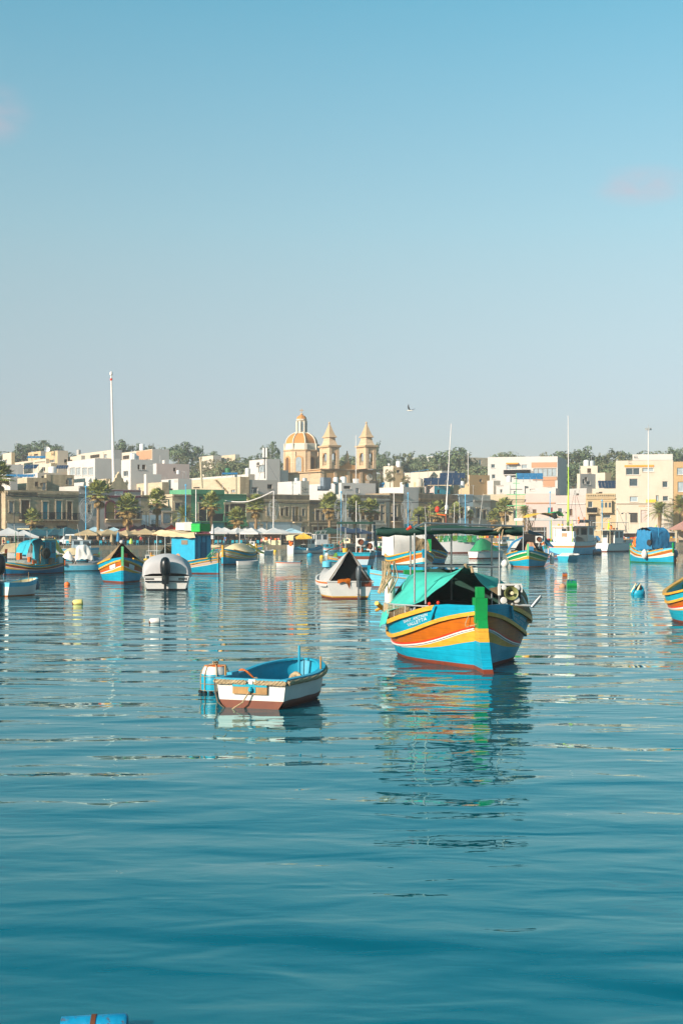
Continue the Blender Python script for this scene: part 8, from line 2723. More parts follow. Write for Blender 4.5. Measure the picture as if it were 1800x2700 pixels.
# boat with cream box awning and orange jackets
p = wpt(790, 1458)
r, H = luzzu('fishing_boat', 'pale grey fishing boat with cream box awning and heaped orange floats', p + Vector((5.6, 6, 0)), hd(38), 10.0, 3.6, 1.2, dict(top='blue_pale', band='blue_pale', low='white_paint', tri='white_paint', line='blue_deep', strake='blue_deep', rail='blue_deep', post='white_paint'), simple=True)
mb = MB(); mb.box(-10.2, -9.9, -1.3, 1.3, .0, 1.7); mb.build('transom', 'white_paint', r)
mb = MB(); mb.grid(cloth([[(-10.3, -1.5, 2.5), (-10.3, 1.5, 2.5)], [(-10.1, -1.5, 3.4), (-10.1, 1.5, 3.4)], [(-7.6, -1.6, 3.6), (-7.6, 1.6, 3.6)], [(-5.6, -1.6, 3.7), (-5.6, 1.6, 3.7)]], 10, 6, .04, 3)); mb.build('awning', 'tarp_cream', r, smooth=60)
rr = random.Random(4)
for k in range(9):
 mb = MB(); c = (-10.15 + rr.uniform(-.15, .2), rr.uniform(-.7, .6), 1.6 + rr.uniform(-.1, .8)); mb.lathe([(.03, -.24), (.24, -.15), (.28, .1), (.05, .26)], 8, c=c); mb.build('orange_float', 'orange_bright', r, smooth=60)
cabin(r, -4.2, -2.8, -.7, .7, 1.1, 2.7, 'white_paint', 1, 'white_paint'); mast(r, -1.2, -.3, 1.3, 3.4, .04); mast(r, -10.0, -1.4, 1.2, 3.4, .04); gear(r, [(-6.5, .6, 1.2), (-7.6, -.5, 1.2), (-5.2, 1.0, 1.2)], 11, ('white_paint', 'green_pale', 'black_plastic'))
fender(r, (-6.2, -2.0, .9), .25)
fit(r, 766, 851, 1459, 1.1, 1.3)
# white wheelhouse boat with roof rack, behind
p = wpt(840, 1450)
r, H = luzzu('fishing_boat', 'fishing boat with bright white wheelhouse and roof rack behind the orange floats', p + Vector((4, 9, 0)), hd(25), 11, 3.6, 1.3, dict(top='blue_pale', band='turquoise', low='white_paint'), simple=True)
cabin(r, -9.5, -5.5, -1.4, 1.4, 1.2, 4.3, 'white_bright', 2); mb = MB()
for x in (-9.0, -7.5, -6.0): mb.tube([(x, 0, 4.4), (x + .4, 0, 5.3)], .05, 5)
mb.tube([(-9.4, 0, 5.3), (-5.2, 0, 5.3)], .06, 5); mb.build('roof_rack', 'white_paint', r)
mb = MB(); mb.box(-5.2, -1.0, -1.5, 1.5, 3.3, 3.42); mb.build('awning', 'tarp_white', r)
mb = MB(); mb.grid(cloth([[(-11.5, -1.2, 3.4), (-11.5, 1.2, 3.4)], [(-11, -1.3, 2.7), (-11, 1.3, 2.7)], [(-9.6, -1.4, 2.9), (-9.6, 1.4, 2.8)]], 8, 6, .1, 3)); mb.build('yellow_sheet', 'tarp_yellow', r)
fit(r, 815, 905, 1447)
# turquoise cabin boat with lifebuoy
p = wpt(868, 1456)
r, H = luzzu('fishing_boat', 'pale turquoise cabin boat carrying an orange lifebuoy on a pole', p + Vector((-4, 1, 0)), hd(196), 9, 3.4, 1.15, dict(top='blue_pale', band='white_paint', low='blue_pale', tri='white_paint', line='white_paint', strake='orange', rail='orange', post='white_paint'), simple=True)
cabin(r, -4.6, -1.6, -1.2, 1.2, 1.0, 2.6, 'turquoise', 2, 'blue_pale')
lifebuoy(r, (-7.2, 1.2, 3.1), R(75), .62); mast(r, -7.2, 1.0, 1, 3.8, .06, 'wood'); mast(r, -8.2, -.6, 1, 4.6, .05, 'orange'); gear(r, [(-6.2, .9, 1.1), (-6.9, 0, 1.1), (-7.9, .5, 1.2)], 6, ('red', 'orange', 'tarp_yellow'))
flat_roof(r, -8.8, -4.8, 1.3, 3.9, 'cream_paint', 1.0)
fit(r, 842, 908, 1455)
# cluster behind the tarp tender
p = wpt(905, 1494)
r, H = luzzu('fishing_boat', 'yellow and blue striped boat with green net heap behind the tarp tender', p + Vector((-1.5, 9, 0)), hd(205), 8.0, 3.0, 1.05, dict(top='blue_pale', band='yellow', line='orange', tri='orange_brown', low='turquoise', post='yellow'), simple=True)
mb = MB(); mb.grid(cloth([[(-1.5, -1.0, 1.2), (-1.5, 1.0, 1.2)], [(-2.2, -1.1, 2.2), (-2.2, 1.1, 2.4)], [(-3.6, -1.2, 2.0), (-3.6, 1.2, 2.2)], [(-4.4, -1.2, 1.0), (-4.4, 1.2, 1.0)]], 12, 10, .2, 4, 2)); mb.build('net_heap', M('net_green', '#4f7a24', .9, .5, 6, .05, 12), r)
rr = random.Random(9)
for k in range(7): mast(r, -4 + rr.uniform(-3, 1), rr.uniform(-.8, .8), 1, rr.uniform(2.8, 4.2), .04, rr.choice(['wood', 'galv', 'green']), (rr.uniform(-.3, .3), 0))
gear(r, [(-5, .4, 1.1), (-5.6, -.5, 1.1), (-6.4, .3, 1.2), (-4.8, 1.0, 1.2)], 13, ('orange', 'tarp_yellow', 'red', 'tarp_blue'))
fit(r, 865, 948, 1483)
p = wpt(958, 1501)
r, H = small_boat('fishing_boat', 'dark green roofed work boat with winch and pale stern, directly behind the tarp tender', 'fishing boat', p + Vector((.6, 8, 0)), hd(86), 8.0, 3.0, 1.2, [.1, .25, .6, .8], ['dark', 'dark', 'blue_deep', 'plaster_blue', 'brown_paint', 'turquoise'], 'dark', None, 'turquoise', 0)
flat_roof(r, -6.6, -3.2, 1.4, 3.4, 'tarp_green_dark', 1.1, .16)
e = lambda u, s: H.pt(u, H.zr(u) + .05, s, .05)
mb = MB(); mb.grid(cloth([[(-7.6, .5, 2.5), (-6.4, .6, 2.5)], [(-7.6, 1.3, 1.75), (-6.4, 1.3, 1.8)], [(-7.7, 2.4, 1.25), (-6.4, 2.2, 1.25)]], 8, 6, .05, 2)); mb.build('green_sheet', 'tarp_green', r, smooth=60)
mb = MB(); mb.grid(cloth([[(-6.4, -1.35, 3.3), (-3.4, -1.4, 3.3)], [(-6.6, -1.5, 2.3), (-3.4, -1.5, 2.4)], [(-6.6, -1.6, 1.3), (-3.4, -1.6, 1.3)]], 8, 8, .06, 5)); mb.build('side_sheet', M('tarp_petrol', '#14464f', .8, .2, 2, .02, 5), r, smooth=60)
winch(r, -7.7, -.5, 1.7, R(180)); winch(r, -7.5, -1.2, 1.4, R(150)); gear(r, [(-7.5, .2, 1.2), (-7.2, .7, 1.2), (-6.2, -.4, 1.2)], 14); mast(r, -5, 0, 1, 5.2, .05); mast(r, -4, .9, 1, 5.8, .04, 'galv', (.4, 0))
mb = MB(); mb.lathe([(.03, -.3), (.36, -.2), (.36, .2), (.03, .3)], 10, c=(-8.3, 2.0, .35)); mb.build('fender', 'blue_pale', r, smooth=50)
fit(r, 888, 992, 1500)
# small striped boat
p = wpt(998, 1464)
r, H = luzzu('fishing_boat', 'small blue and maroon boat with white cabin front beside the dark green work boat', p + Vector((-1.2, 0, 0)), hd(-100), 7, 3.0, 1.05, dict(top='white_paint', band='brown_paint', low='blue_deep', tri='turquoise', strake='orange', post='wood'), simple=True)
cabin(r, -5.0, -2.6, -1.2, 1.2, .9, 2.3, 'white_paint', 1); gear(r, [(-1.6, .3, 1.2), (-2.1, -.4, 1.2)], 3, ('crate_green', 'orange'))
fit(r, 974, 1023, 1466)
# luzzu in mid water, orange side lit
p = wpt(1100, 1512)
r, H = luzzu('fishing_boat', 'orange and blue striped boat with tall cream cabin, moored beyond the light blue hull', p, hd(-75), 8.8, 3.9, 1.12, dict(band=('orange_brown'), tri='cream_paint', post='blue', line='orange'), post_h=.1)
mb = MB(); mb.grid(cloth([[(-3.4, -1.5, 1.2), (-3.4, 1.1, 1.2)], [(-3.5, -1.5, 2.7), (-3.5, 1.1, 2.7)], [(-6.8, -1.4, 2.8), (-6.8, 1.1, 2.8)], [(-7.0, -1.4, 1.2), (-7.0, 1.1, 1.2)]], 16, 8, .05, 4, 1.5)); mb.build('cabin_cover', 'tarp_white', r, smooth=50)
for s in (-1.5, 1.1):
 mb = MB(); mb.add([(-3.4, s, 1.1), (-3.5, s, 2.7), (-6.8, s, 2.8), (-7.0, s, 1.1)], [(0, 1, 2, 3)]); mb.build('cover_side', 'tarp_white', r)
mb = MB(); mb.box(-7.1, -3.3, -1.6, 1.2, 2.85, 2.95); mb.build('roof', 'blue_pale', r)
mb = MB(); mb.tube([(-3.6, .8, 2.4), (-3.6, .8, 4.0)], .1, 7); mb.box(-4.1, -3.1, .6, 1.0, 4.0, 4.1); mb.build('exhaust', 'iron', r)
mb = MB(); mb.grid(cloth([[(-1.8, .1, 1.4), (-1.8, 1.2, 1.4)], [(-2.3, .2, 2.5), (-2.3, 1.2, 2.2)], [(-3.0, .2, 1.4), (-3.0, 1.2, 1.4)]], 8, 8, .15, 3, 3)); mb.build('net_heap', 'net_tan', r)
fit(r, 1014, 1144, 1509, 1.2, 1.0)
p = wpt(1152, 1502)
r, H = luzzu('fishing_boat', 'brown and blue boat with two bright green posts under a blue tent sheet', p + Vector((.1, 2.4, 0)), hd(-98), 7.6, 3.0, 1.05, dict(band='brown_paint', low='blue', post='green', inside='blue_deep'), post_h=.95, post_w=.36)
e = lambda u, s: H.pt(u, H.zr(u) + .05, s, .05)
tent(r, [(-1.0, 0, 3.2), (-2.6, 0, 3.0), (-4.5, 0, 2.8), (-6.5, 0, 2.3)], [e(.3, 1), e(.45, 1), e(.65, 1), e(.9, 1)], [e(.3, -1), e(.45, -1), e(.65, -1), e(.9, -1)], 'tarp_blue', wr=.05)
mb = MB(); mb.box(-1.5, -1.15, -1.15, -.8, .9, 3.1); mb.build('lime_post', 'lime', r)
mb = MB(); mb.add([(-5.2, -1.3, .8), (-5.2, 1.3, .8), (-5.2, 0, 2.7)], [(0, 1, 2)]); mb.build('shade_back', 'dark', r)  # dark sheet gives the shade under the blue tent
fit(r, 1096, 1180, 1488)
# light blue open boat lying across, behind the largest boat
p = wpt(976, 1549)
r, H = luzzu('fishing_boat', 'long pale blue open boat broadside with rope rail, behind the largest boat', wpt(1185, 1549) + Vector((0, .6, 0)), hd(8), 5.9, 2.4, .82, dict(top='blue_pale', band='blue_pale', low='blue_pale', tri='blue_pale', line='blue_pale', white='blue_pale', strake='rope', rail='blue_pale', post='blue', foul='antifoul', inside='blue'), post_h=.3)
mb = MB(); mb.grid(cloth([[(-.6, -.7, 1.05), (-.6, .7, 1.05)], [(-1.0, -.5, 1.5), (-1.0, .5, 1.5)], [(-1.8, -.8, 1.0), (-1.8, .8, 1.0)]], 8, 8, .1, 3, 3)); mb.build('blue_sheet', 'tarp_blue', r, smooth=60)
gear(r, [(-2.6, -.4, .8), (-3.2, .3, .8)], 21, ('orange', 'green', 'tarp_yellow'))
fit(r, 974, 1204, 1549)
# white trawler / yacht along the quay
p = wpt(1168, 1459)
r, H = small_boat('trawler', 'long white trawler hull hung with green nets, seen beneath the dark awning', 'trawler', p + Vector((10.5, 3, 0)), hd(4), 19.5, 4.6, 2.5, [.05, .1], ['antifoul', 'antifoul', 'antifoul', 'white_bright'], 'white_paint', None, thwarts=0, sheer=.9, us=USAMP[::2])
cabin(r, -18, -11.5, -1.7, 1.7, 2.2, 4.4, 'white_bright', 4)
for k in range(8):
 mb = MB(); mb.grid(cloth([[(-10 + k * 1.1, -1.9, 4.0), (-9 + k * 1.1, -1.9, 4.0)], [(-10 + k * 1.1, -2.0, 3.2), (-9 + k * 1.1, -2.0, 3.3)], [(-10 + k * 1.1, -2.05, 2.5), (-9 + k * 1.1, -2.05, 2.5)]], 6, 5, .15, k + 1, 2)); mb.build('hanging_net', 'net_green' if k % 3 == 0 else 'tarp_green', r)
mb = MB(); mb.tube([(-11, -2.1, 3.3), (-1, -1.2, 3.5)], .05, 5); mb.tube([(-11, -2.1, 4.1), (-1.5, -1.5, 4.2)], .05, 5)
for k in range(9): mb.tube([(-10.9 + k * 1.15, -2.1 + k * .06, 2.4), (-10.9 + k * 1.15, -2.1 + k * .06, 4.1)], .04, 5)
mb.build('guard_rail', 'white_paint', r)
mast(r, -7.5, 0, 2.5, 6.4, .08); mast(r, -4, .5, 2.5, 5.5, .05, 'galv')
fit(r, 1040, 1268, 1459)
# white boat with green tarp
p = wpt(1275, 1474)
r, H = small_boat('motor_boat', 'white boat under green tent sheet, between the awning posts of the largest boat', 'motor boat', p + Vector((3.5, 3, 0)), hd(38), 7.4, 3.2, 1.25, [.1, .18, .85], ['brown_paint', 'brown_paint', 'brown_paint', 'white_bright', 'white_paint'], 'white_paint', MBT, thwarts=0)
mb = MB(); mb.grid(cloth([[(-7.4, -1.5, 1.3), (-7.4, 0, 1.4), (-7.4, 1.5, 1.3)], [(-6.2, -1.7, 1.5), (-6.0, -.2, 3.1), (-6.2, 1.7, 1.5)], [(-4.0, -1.8, 1.4), (-3.8, 0, 3.0), (-4.0, 1.8, 1.4)], [(-2.0, -1.5, 1.4), (-2.0, 0, 1.9), (-2.0, 1.5, 1.4)]], 14, 12, .12, 3, 1.6)); mb.build('boat_cover', 'tarp_green', r, smooth=60)
mb = MB(); mb.grid(cloth([[(-3.9, .4, 3.0), (-2.0, .3, 2.0)], [(-3.9, 1.8, 1.5), (-2.0, 1.5, 1.4)]], 6, 6, .05, 2)); mb.build('dark_cover', 'tarp_green_dark', r)
mast(r, -6.0, -.2, 1.3, 3.7, .05, 'wood')
fit(r, 1233, 1327, 1474, 1.0, 1.2)
# luzzu right of centre, bow to the viewer, blue sheets
p = wpt(1378, 1497)
r, H = luzzu('fishing_boat', 'blue boat with pale green stem post and green band under blue tarps', p, hd(-97), 7.8, 3.7, 1.1, dict(band='green', line='green', white='cream_paint', tri='yellow', low='blue', post='green_pale', foul='orange_brown', strake='cream_paint'), post_h=.55)
mb = MB(); mb.grid(cloth([[(-2.8, .2, 3.2), (-4.5, .1, 3.2), (-6.5, 0, 3.0)], [(-2.8, 1.3, 2.8), (-4.5, 1.4, 2.7), (-6.5, 1.2, 2.5)], [(-2.9, 2.3, 1.75), (-4.5, 2.3, 1.7), (-6.5, 1.7, 1.8)]], 10, 12, .07, 4, 2)); mb.build('tarp', 'tarp_blue', r, smooth=60)
mb = MB(); mb.grid(cloth([[(-2.4, -.5, 2.5), (-4.5, -.4, 2.7)], [(-2.3, -1.2, 2.1), (-4.5, -1.4, 2.1)], [(-2.2, -1.7, 1.3), (-4.5, -1.9, 1.2)]], 8, 8, .1, 7, 2)); mb.build('tarp', 'tarp_blue', r, smooth=60)
mb = MB(); mb.add([(-5.0, -1.5, .8), (-5.0, 1.6, .8), (-5.0, 1.0, 2.8), (-5.0, -.3, 2.9)], [(0, 1, 2, 3)]); mb.build('shade_back', 'dark', r)  # dark sheet gives the shade between the tarps
winch(r, -2.4, 1.0, 2.1, 0); mb = MB(); mb.tube([(-1.0, .9, 1.85), (-2.6, 1.9, 1.8), (-4.4, 2.0, 1.8)], .035, 5); mb.tube([(-2.4, 1.8, 1.0), (-2.4, 1.8, 1.8)], .05, 5); mb.build('side_rail', 'pole_white', r)
mb = MB(); mb.grid(cloth([[(-1.5, -.2, 1.5), (-1.5, .7, 1.5)], [(-1.7, -.1, 2.2), (-1.8, .5, 2.2)], [(-2.4, -.2, 1.4), (-2.4, .7, 1.4)]], 8, 8, .12, 2, 3)); mb.build('brown_cloth', 'plaster_salmon', r)
mb = MB(); mb.lathe([(.02, -.55), (.18, -.5), (.2, .45), (.02, .5)], 10, c=(-2.9, 2.15, .75)); mb.build('fender', 'white_paint', r, smooth=50)
fender(r, (-1.6, -2.0, .25), .34, 'tarp_white'); gear(r, [(-1.2, .3, 1.4), (-3.0, -1.2, 1.2), (-3.5, .7, 1.1)], 31); mast(r, -1.7, -.4, 1.4, 3.9, .05, 'galv'); mast(r, -3.4, 1.5, 1.0, 3.6, .05, 'galv')
fit(r, 1334, 1446, 1496)
# roof frame boat behind it with yellow tarp
p = wpt(1405, 1466)
r, H = luzzu('fishing_boat', 'boat with flat pale roof piled with yellow canvas, behind the green stemmed boat', p + Vector((0, 5, 0)), hd(100), 8.5, 3.4, 1.1, dict(top='turquoise', band='orange_brown'), simple=True)
flat_roof(r, -8.0, -3.0, 2.6, 4.0, 'tarp_white', 1.0, .35)
mb = MB(); mb.grid(cloth([[(-7.5, -2.4, 4.4), (-4, -2.4, 4.4)], [(-7.4, -.8, 5.0), (-4, -.6, 4.9)], [(-7.4, .8, 4.8), (-4, .8, 4.9)], [(-7.4, 2.0, 4.4), (-4, 2.0, 4.4)]], 12, 8, .12, 4, 1.5)); mb.build('folded_canvas', 'tarp_yellow', r, smooth=60)
mb = MB(); mb.grid(cloth([[(-7.5, -2.9, 4.6), (-5, -2.9, 4.6)], [(-7.4, -2.2, 5.2), (-5, -2.2, 5.2)], [(-7.4, -1.4, 5.0), (-5, -1.2, 5.0)]], 8, 6, .1, 2, 2)); mb.build('green_bundle', 'crate_green', r, smooth=60)
gear(r, [(-7.8, k * .5 - 1.2, 1.2) for k in range(6)], 41, ('orange', 'red', 'cloth_white', 'cream_paint'))
rr = random.Random(3)
mb = MB()
for k in range(26): mb.tube([(-7.9 + rr.uniform(-.2, .2), 2.0 + rr.uniform(-.7, .9), 4.4), (-7.9 + rr.uniform(-.3, .3), 2.0 + rr.uniform(-.8, 1.0), rr.uniform(.9, 2))], .03, 3)
tag(mb.build('hanging_net', 'net_tan', r), kind='stuff')
fit(r, 1370, 1446, 1454)
# blue covered boat right of it and its tender
p = wpt(1445, 1474)
r, H = luzzu('fishing_boat', 'dark blue boat under sagging slate blue sheet, right of the green stemmed boat', p + Vector((2.0, -1, 0)), hd(-40), 7.6, 3.0, 1.1, dict(top='blue_deep', band='brown_paint', low='blue_deep', strake='orange_brown', tri='blue_deep', post='yellow'), simple=True)
e = lambda u, s: H.pt(u, H.zr(u) + .1, s, .1)
tent(r, [(-1.2, 0, 1.7), (-3, 0, 2.2), (-5, 0, 3.1), (-6.8, 0, 3.6)], [e(.15, 1), e(.4, 1), e(.65, 1), e(.9, 1)], [e(.15, -1), e(.4, -1), e(.65, -1), e(.9, -1)], M('tarp_steelblue', '#3f6a8a', .7, .15, 2, .02, 4), wr=.06)
fit(r, 1428, 1480, 1474)
p = wpt(1495, 1478)
r, H = small_boat('dinghy', 'turquoise dinghy with white scalloped rim, stern to the viewer, below the trawler', 'dinghy', p + Vector((2.3, 2.6, 0)), hd(50), 4.0, 2.4, .85, [.06, .86], ['turquoise', 'turquoise', 'turquoise', 'white_paint'], 'tarp_white', GD, 'tarp_white', 1, stern=.9)
mb = MB(); mb.grid(cloth([[(-3.6, -.9, .9), (-3.6, .9, .9)], [(-2.4, -1.0, 1.2), (-2.4, 1.0, 1.2)], [(-.6, -.6, 1.1), (-.6, .6, 1.1)]], 8, 8, .06, 4, 2)); mb.build('white_sheet', 'tarp_white', r, smooth=60)
fit(r, 1467, 1526, 1479)
# trawler
def trawler():
 p = wpt(1500, 1463)
 root, H = small_boat('trawler', 'big pale blue trawler with orange stripe, white wheelhouse and yellow green mast', 'trawler', p + Vector((6.2, 9.5, 0)), hd(57), 14.0, 5.6, 2.35, [.03, .55, .70, .985], ['dark', 'dark', 'blue_pale', 'orange_bright', 'white_paint', 'turquoise'], 'white_paint', None, 'turquoise', 0, stern=.95, sheer=.7, wlk=.85)
 cabin(root, -6.2, -3.4, -1.9, 1.4, 2.2, 5.1, 'white_paint', 1)
 mb = MB(); mb.box(-13.2, -12.6, -2.2, 1.2, 2.3, 4.3); mb.box(-12.6, -10.6, .6, 2.2, 2.3, 4.8); mb.build('stern_house', 'white_bright', root)
 mb = MB(); mb.box(-13.23, -13.205, -.8, .3, 2.5, 4.0); mb.build('tan_panel', 'plaster_salmon', root)
 mb = MB(); mb.box(-13.6, -2.6, -2.3, 2.2, 5.2, 5.3); mb.build('upper_deck', 'white_paint', root)
 for a, b in (((-8.6, -.3, 12), (-13.5, -1, 5.4)), ((-8.6, -.3, 12), (-3, 0, 5.4)), ((-8.6, -.3, 11.4), (-4.5, 1.2, 5.4))): stay(root, a, b, .03)
 lifebuoy(root, (-10.8, -2.0, 6.4), R(-60), .62); lifebuoy(root, (-9.0, -2.4, 6.6), R(-60), .3)
 mb = MB(); mb.lathe([(.05, -.3), (.6, -.25), (.62, .25), (.05, .3)], 10); mb.build('tyre', 'tyre', root, (-13.0, 1.8, 7.2), (R(70), .3, 0))
 for k in range(5):
  mast(root, -13.4 + k * 2.6, -2.1, 5.3, 6.3, .035, 'galv');
 mb = MB(); mb.tube([(-13.4, -2.1, 6.3), (-3, -2.1, 6.3)], .04, 5); mb.tube([(-13.4, 2.0, 6.3), (-3, 2.0, 6.3)], .04, 5); mb.build('guard_rail', 'galv', root)
 mb = MB(); mb.box(-6.6, -5.6, .2, 1.1, 6.0, 6.1); mb.tube([(-6, .6, 5.3), (-6, .6, 6)], .08, 6); mb.build('radar', 'white_paint', root)
 mb = MB(); mb.box(-5.4, -3.6, -1.0, .4, 5.9, 6.5); mb.build('dark_panel', 'black_plastic', root)
 mb = MB(); mb.grid(cloth([[(-13.6, -2.2, 2.4), (-13.6, 1.5, 2.4)], [(-13.0, -2.3, 3.3), (-13.0, 1.5, 3.4)], [(-10.0, -2.4, 3.1), (-10.0, 1.0, 3.3)], [(-9.0, -2.4, 2.4), (-9.0, 1.0, 2.4)]], 14, 12, .2, 4, 1.6)); mb.build('net_heap', 'tarp_white', root)
 gear(root, [(-3.0, -1.2, 2.6), (-2.2, .3, 2.7), (-3.0, .8, 2.6), (-13.0, 1.0, 5.3), (-11, 1.2, 5.3), (-12, -1.0, 5.3)], 51, ('tarp_blue', 'cream_paint', 'tarp_yellow', 'orange'))
 for (x, y) in ((-13.7, 2.2), (-13.7, -2.0)): mast(root, x, y, 2.3, 6.5, .09, 'lime')
 fender(root, (-1.6, -.5, 3.0), .55, 'tarp_cream')
 fit(root, 1444, 1573, 1463)
 zl, zt = ztop(root, 1235), ztop(root, 1104)
 mast(root, -9.2, .7, 2.3, zl, .17, 'lime', (-.1, 0)); mast(root, -9.3, .7, zl - .2, zt, .1, 'pole_white', (-.15, 0), 'topmast'); mast(root, -9.0, 1.2, 2.3, zl - 1, .1, 'lime', (0, -.4))
 return root
trawler()
# white fishing boat
p = wpt(1600, 1456)
r, H = small_boat('fishing_boat', 'white fishing boat with dark wheelhouse opening and orange life vest on its roof', 'fishing boat', p + Vector((6.6, 7, 0)), hd(47), 11, 4.0, 1.75, [.06, .12, .9], ['brown_paint', 'brown_paint', 'brown_paint', 'white_bright', 'plaster_blue'], 'white_paint', None, 'white_paint', 0, sheer=.7)
cabin(r, -8.6, -5.2, -1.6, 1.6, 1.5, 4.3, 'white_paint', 2)
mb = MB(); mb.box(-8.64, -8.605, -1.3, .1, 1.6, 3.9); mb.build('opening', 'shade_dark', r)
mb = MB(); mb.box(-10.8, -4.6, -1.9, 1.9, 4.42, 4.5); mb.build('awning', 'white_paint', r)
for y in (-1.8, 1.8, 0): mast(r, -10.7, y, 1.6, 4.4, .07, 'cream_paint', name='awning_post')
flat_roof(r, -11.2, -4.0, 2.1, 6.0, 'galv', 4.5, .08)
gear(r, [(-8, -1, 4.55), (-7, .6, 4.55), (-6, -.5, 4.55), (-9, .9, 4.55), (-3.6, .4, 2.0), (-3, -.6, 2.0), (-4.2, -1.0, 2.0)], 61, ('wood', 'orange', 'white_paint', 'tarp_blue', 'cloth_black'))
mb = MB(); mb.lathe([(.05, 0), (.3, .1), (.28, .7), (.1, .95)], 8, c=(-9.4, -1.2, 4.6)); mb.build('life_vest', 'orange_bright', r, smooth=60)
mast(r, -5, 0, 4.5, 9.5, .06); mast(r, -9.5, 1.2, 4.5, 8.5, .04, 'galv', (.3, .2)); mast(r, -4, -1.2, 4, 8.0, .04, 'galv', (.8, 0)); stay(r, (-5, 0, 9), (0, 0, 2.6), .03); stay(r, (-5, 0, 9), (-10.5, 0, 6), .03)
fit(r, 1567, 1666, 1455)
# right luzzu with blue tarp wall
p = wpt(1741, 1484)
r, H = luzzu('fishing_boat', 'orange and blue boat with a wall of bright blue tarp and round white fenders', p, hd(-62), 8.2, 3.6, 1.12, dict(band='orange_brown', tri='cream_paint', low='blue', top='blue_pale', foul='trim_green', post='green', line='white_paint'), post_h=.5)
mb = MB(); mb.grid(cloth([[(-2.2, -1.4, 1.4), (-2.2, 1.5, 1.4)], [(-2.5, -1.4, 3.0), (-2.5, 1.4, 3.0)], [(-5.2, -1.3, 3.1), (-5.2, 1.4, 3.1)], [(-5.4, -1.4, 1.2), (-5.4, 1.5, 1.2)]], 20, 16, .12, 4, 3)); mb.build('tarp', 'tarp_blue', r, smooth=70)
for s in (-1, 1):
 mb = MB(); mb.grid(cloth([[(-2.2, s * 1.42, 1.3), (-5.4, s * 1.42, 1.2)], [(-2.5, s * 1.5, 2.2), (-5.3, s * 1.5, 2.2)], [(-2.5, s * 1.38, 3.0), (-5.2, s * 1.36, 3.1)]], 10, 24, .10, 6, 4)); mb.build('tarp_side', 'tarp_blue', r, smooth=70)
fender(r, (-3.0, -2.05, .85), .4, 'tarp_white'); fender(r, (-1.2, 1.55, .9), .38, 'tarp_slate'); fender(r, (-1.7, 1.9, .3), .25, 'orange')
mb = MB(); mb.grid(cloth([[(-6.2, -.4, 1.4), (-7.6, -.2, 1.6)], [(-6.0, -.3, 2.6), (-7.2, 0, 2.2)]], 6, 6, .08, 4, 2)); mb.build('green_sheet', 'green_pale', r)
gear(r, [(-6.4, .5, 1.4), (-6.9, -.3, 1.5)], 71, ('orange',)); mb = MB(); mb.grid(cloth([[(-6.0, -1.0, 1.6), (-6.6, -.6, 2.4)], [(-7.2, -.6, 1.7), (-7.6, 0, 2.0)]], 5, 5, .15, 4, 2)); mb.build('orange_heap', 'orange_bright', r)
mb = MB(); mb.lathe([(.05, -.1), (.3, -.08), (.32, .08), (.05, .1)], 12); mb.build('coil', 'cloth_black', r, (-2.6, -1.6, 1.9), (R(80), 0, .4)); mast(r, -2.4, -.2, 1.4, 3.4, .04, 'pole_blue', (.3, -.3))
fit(r, 1660, 1775, 1485, 1.3, 1.1)
# boat behind it
p = wpt(1735, 1452)
r, H = small_boat('fishing_boat', 'white cabin boat with flat grey roof behind the blue tarp boat', 'fishing boat', p + Vector((5, 3, 0)), hd(22), 10.5, 3.6, 1.5, [.1, .7], ['dark', 'dark', 'blue_pale', 'turquoise'], 'white_paint', None, 'plaster_blue', 0)
cabin(r, -8.6, -4.6, -1.4, 1.4, 1.3, 4.2, 'plaster_white', 2, 'galv'); mast(r, -6.5, 0, 4.2, 8, .05); mast(r, -2.4, 0, 1.6, 7.0, .04, 'pole_white', (.1, 0)); mast(r, -9.2, .8, 1.6, 6.5, .04, 'galv'); gear(r, [(-3.6, .4, 1.6), (-2.8, -.4, 1.7), (-9.4, 0, 1.5)], 81)
fit(r, 1688, 1780, 1444)
# right edge luzzu: only its stern quarter enters the picture
p = Vector((13.95, 52.0, 0))
r, H = luzzu('fishing_boat', 'boat cut by the right edge, yellow rim, turquoise inside, green thwart', p, hd(-95), 7.6, 3.3, 1.12, dict(top='turquoise', band='orange_brown', low='turquoise', tri='yellow', line='red', inside='turquoise', rail='yellow'), stern_post=False)
mb = MB(); mb.box(-6.3, -5.9, -1.0, 1.0, .95, 1.02); mb.build('thwart', 'green_pale', r); mb = MB(); mb.box(-6.8, -6.74, -.7, .7, .7, 1.3); mb.build('green_board', 'green', r); mb = MB(); mb.tube([(-7.2, .1, 1.5), (-6.6, .6, 1.25)], .07, 6); mb.build('tiller', 'orange_bright', r)
# leaning sailing mast of a moored yacht (white with orange gear)
p = wpt(1172, 1446)
r, H = small_boat('sailing_boat', 'moored sailing boat with very tall leaning white mast and red bundle', 'sailing boat', p + Vector((0, 6, 0)), hd(95), 9, 3.0, 1.1, [.1], ['dark', 'dark', 'white_paint'], 'white_paint', None, 'white_paint', 0)
mb = MB(); mb.tube([(-4.5, 0, 1), (-4.5, 0, 7.0)], .16, 7); mb.build('lower_mast', 'brown_paint', r)
mb = MB(); mb.lathe([(.05, -.5), (.34, -.3), (.3, .4), (.05, .6)], 8, c=(-4.5, -.1, 7.0)); mb.build('sail_bundle', 'tarp_white', r, smooth=60)
mb = MB(); mb.lathe([(.05, -.5), (.45, -.2), (.4, .5), (.05, .7)], 8, c=(-4.5, 1.5, 6.6)); mb.build('red_bundle', 'red', r, smooth=60)
mb = MB(); mb.tube([(-4.5, 1.6, 5.9), (-4.5, .1, 5.7)], .14, 6); mb.build('boom', 'orange', r); mast(r, -4.5, -1.3, 1, 7.8, .06, 'pole_white', (0, -.2)); stay(r, (-4.5, -.3, 12), (-8.5, 0, 1.5), .02)
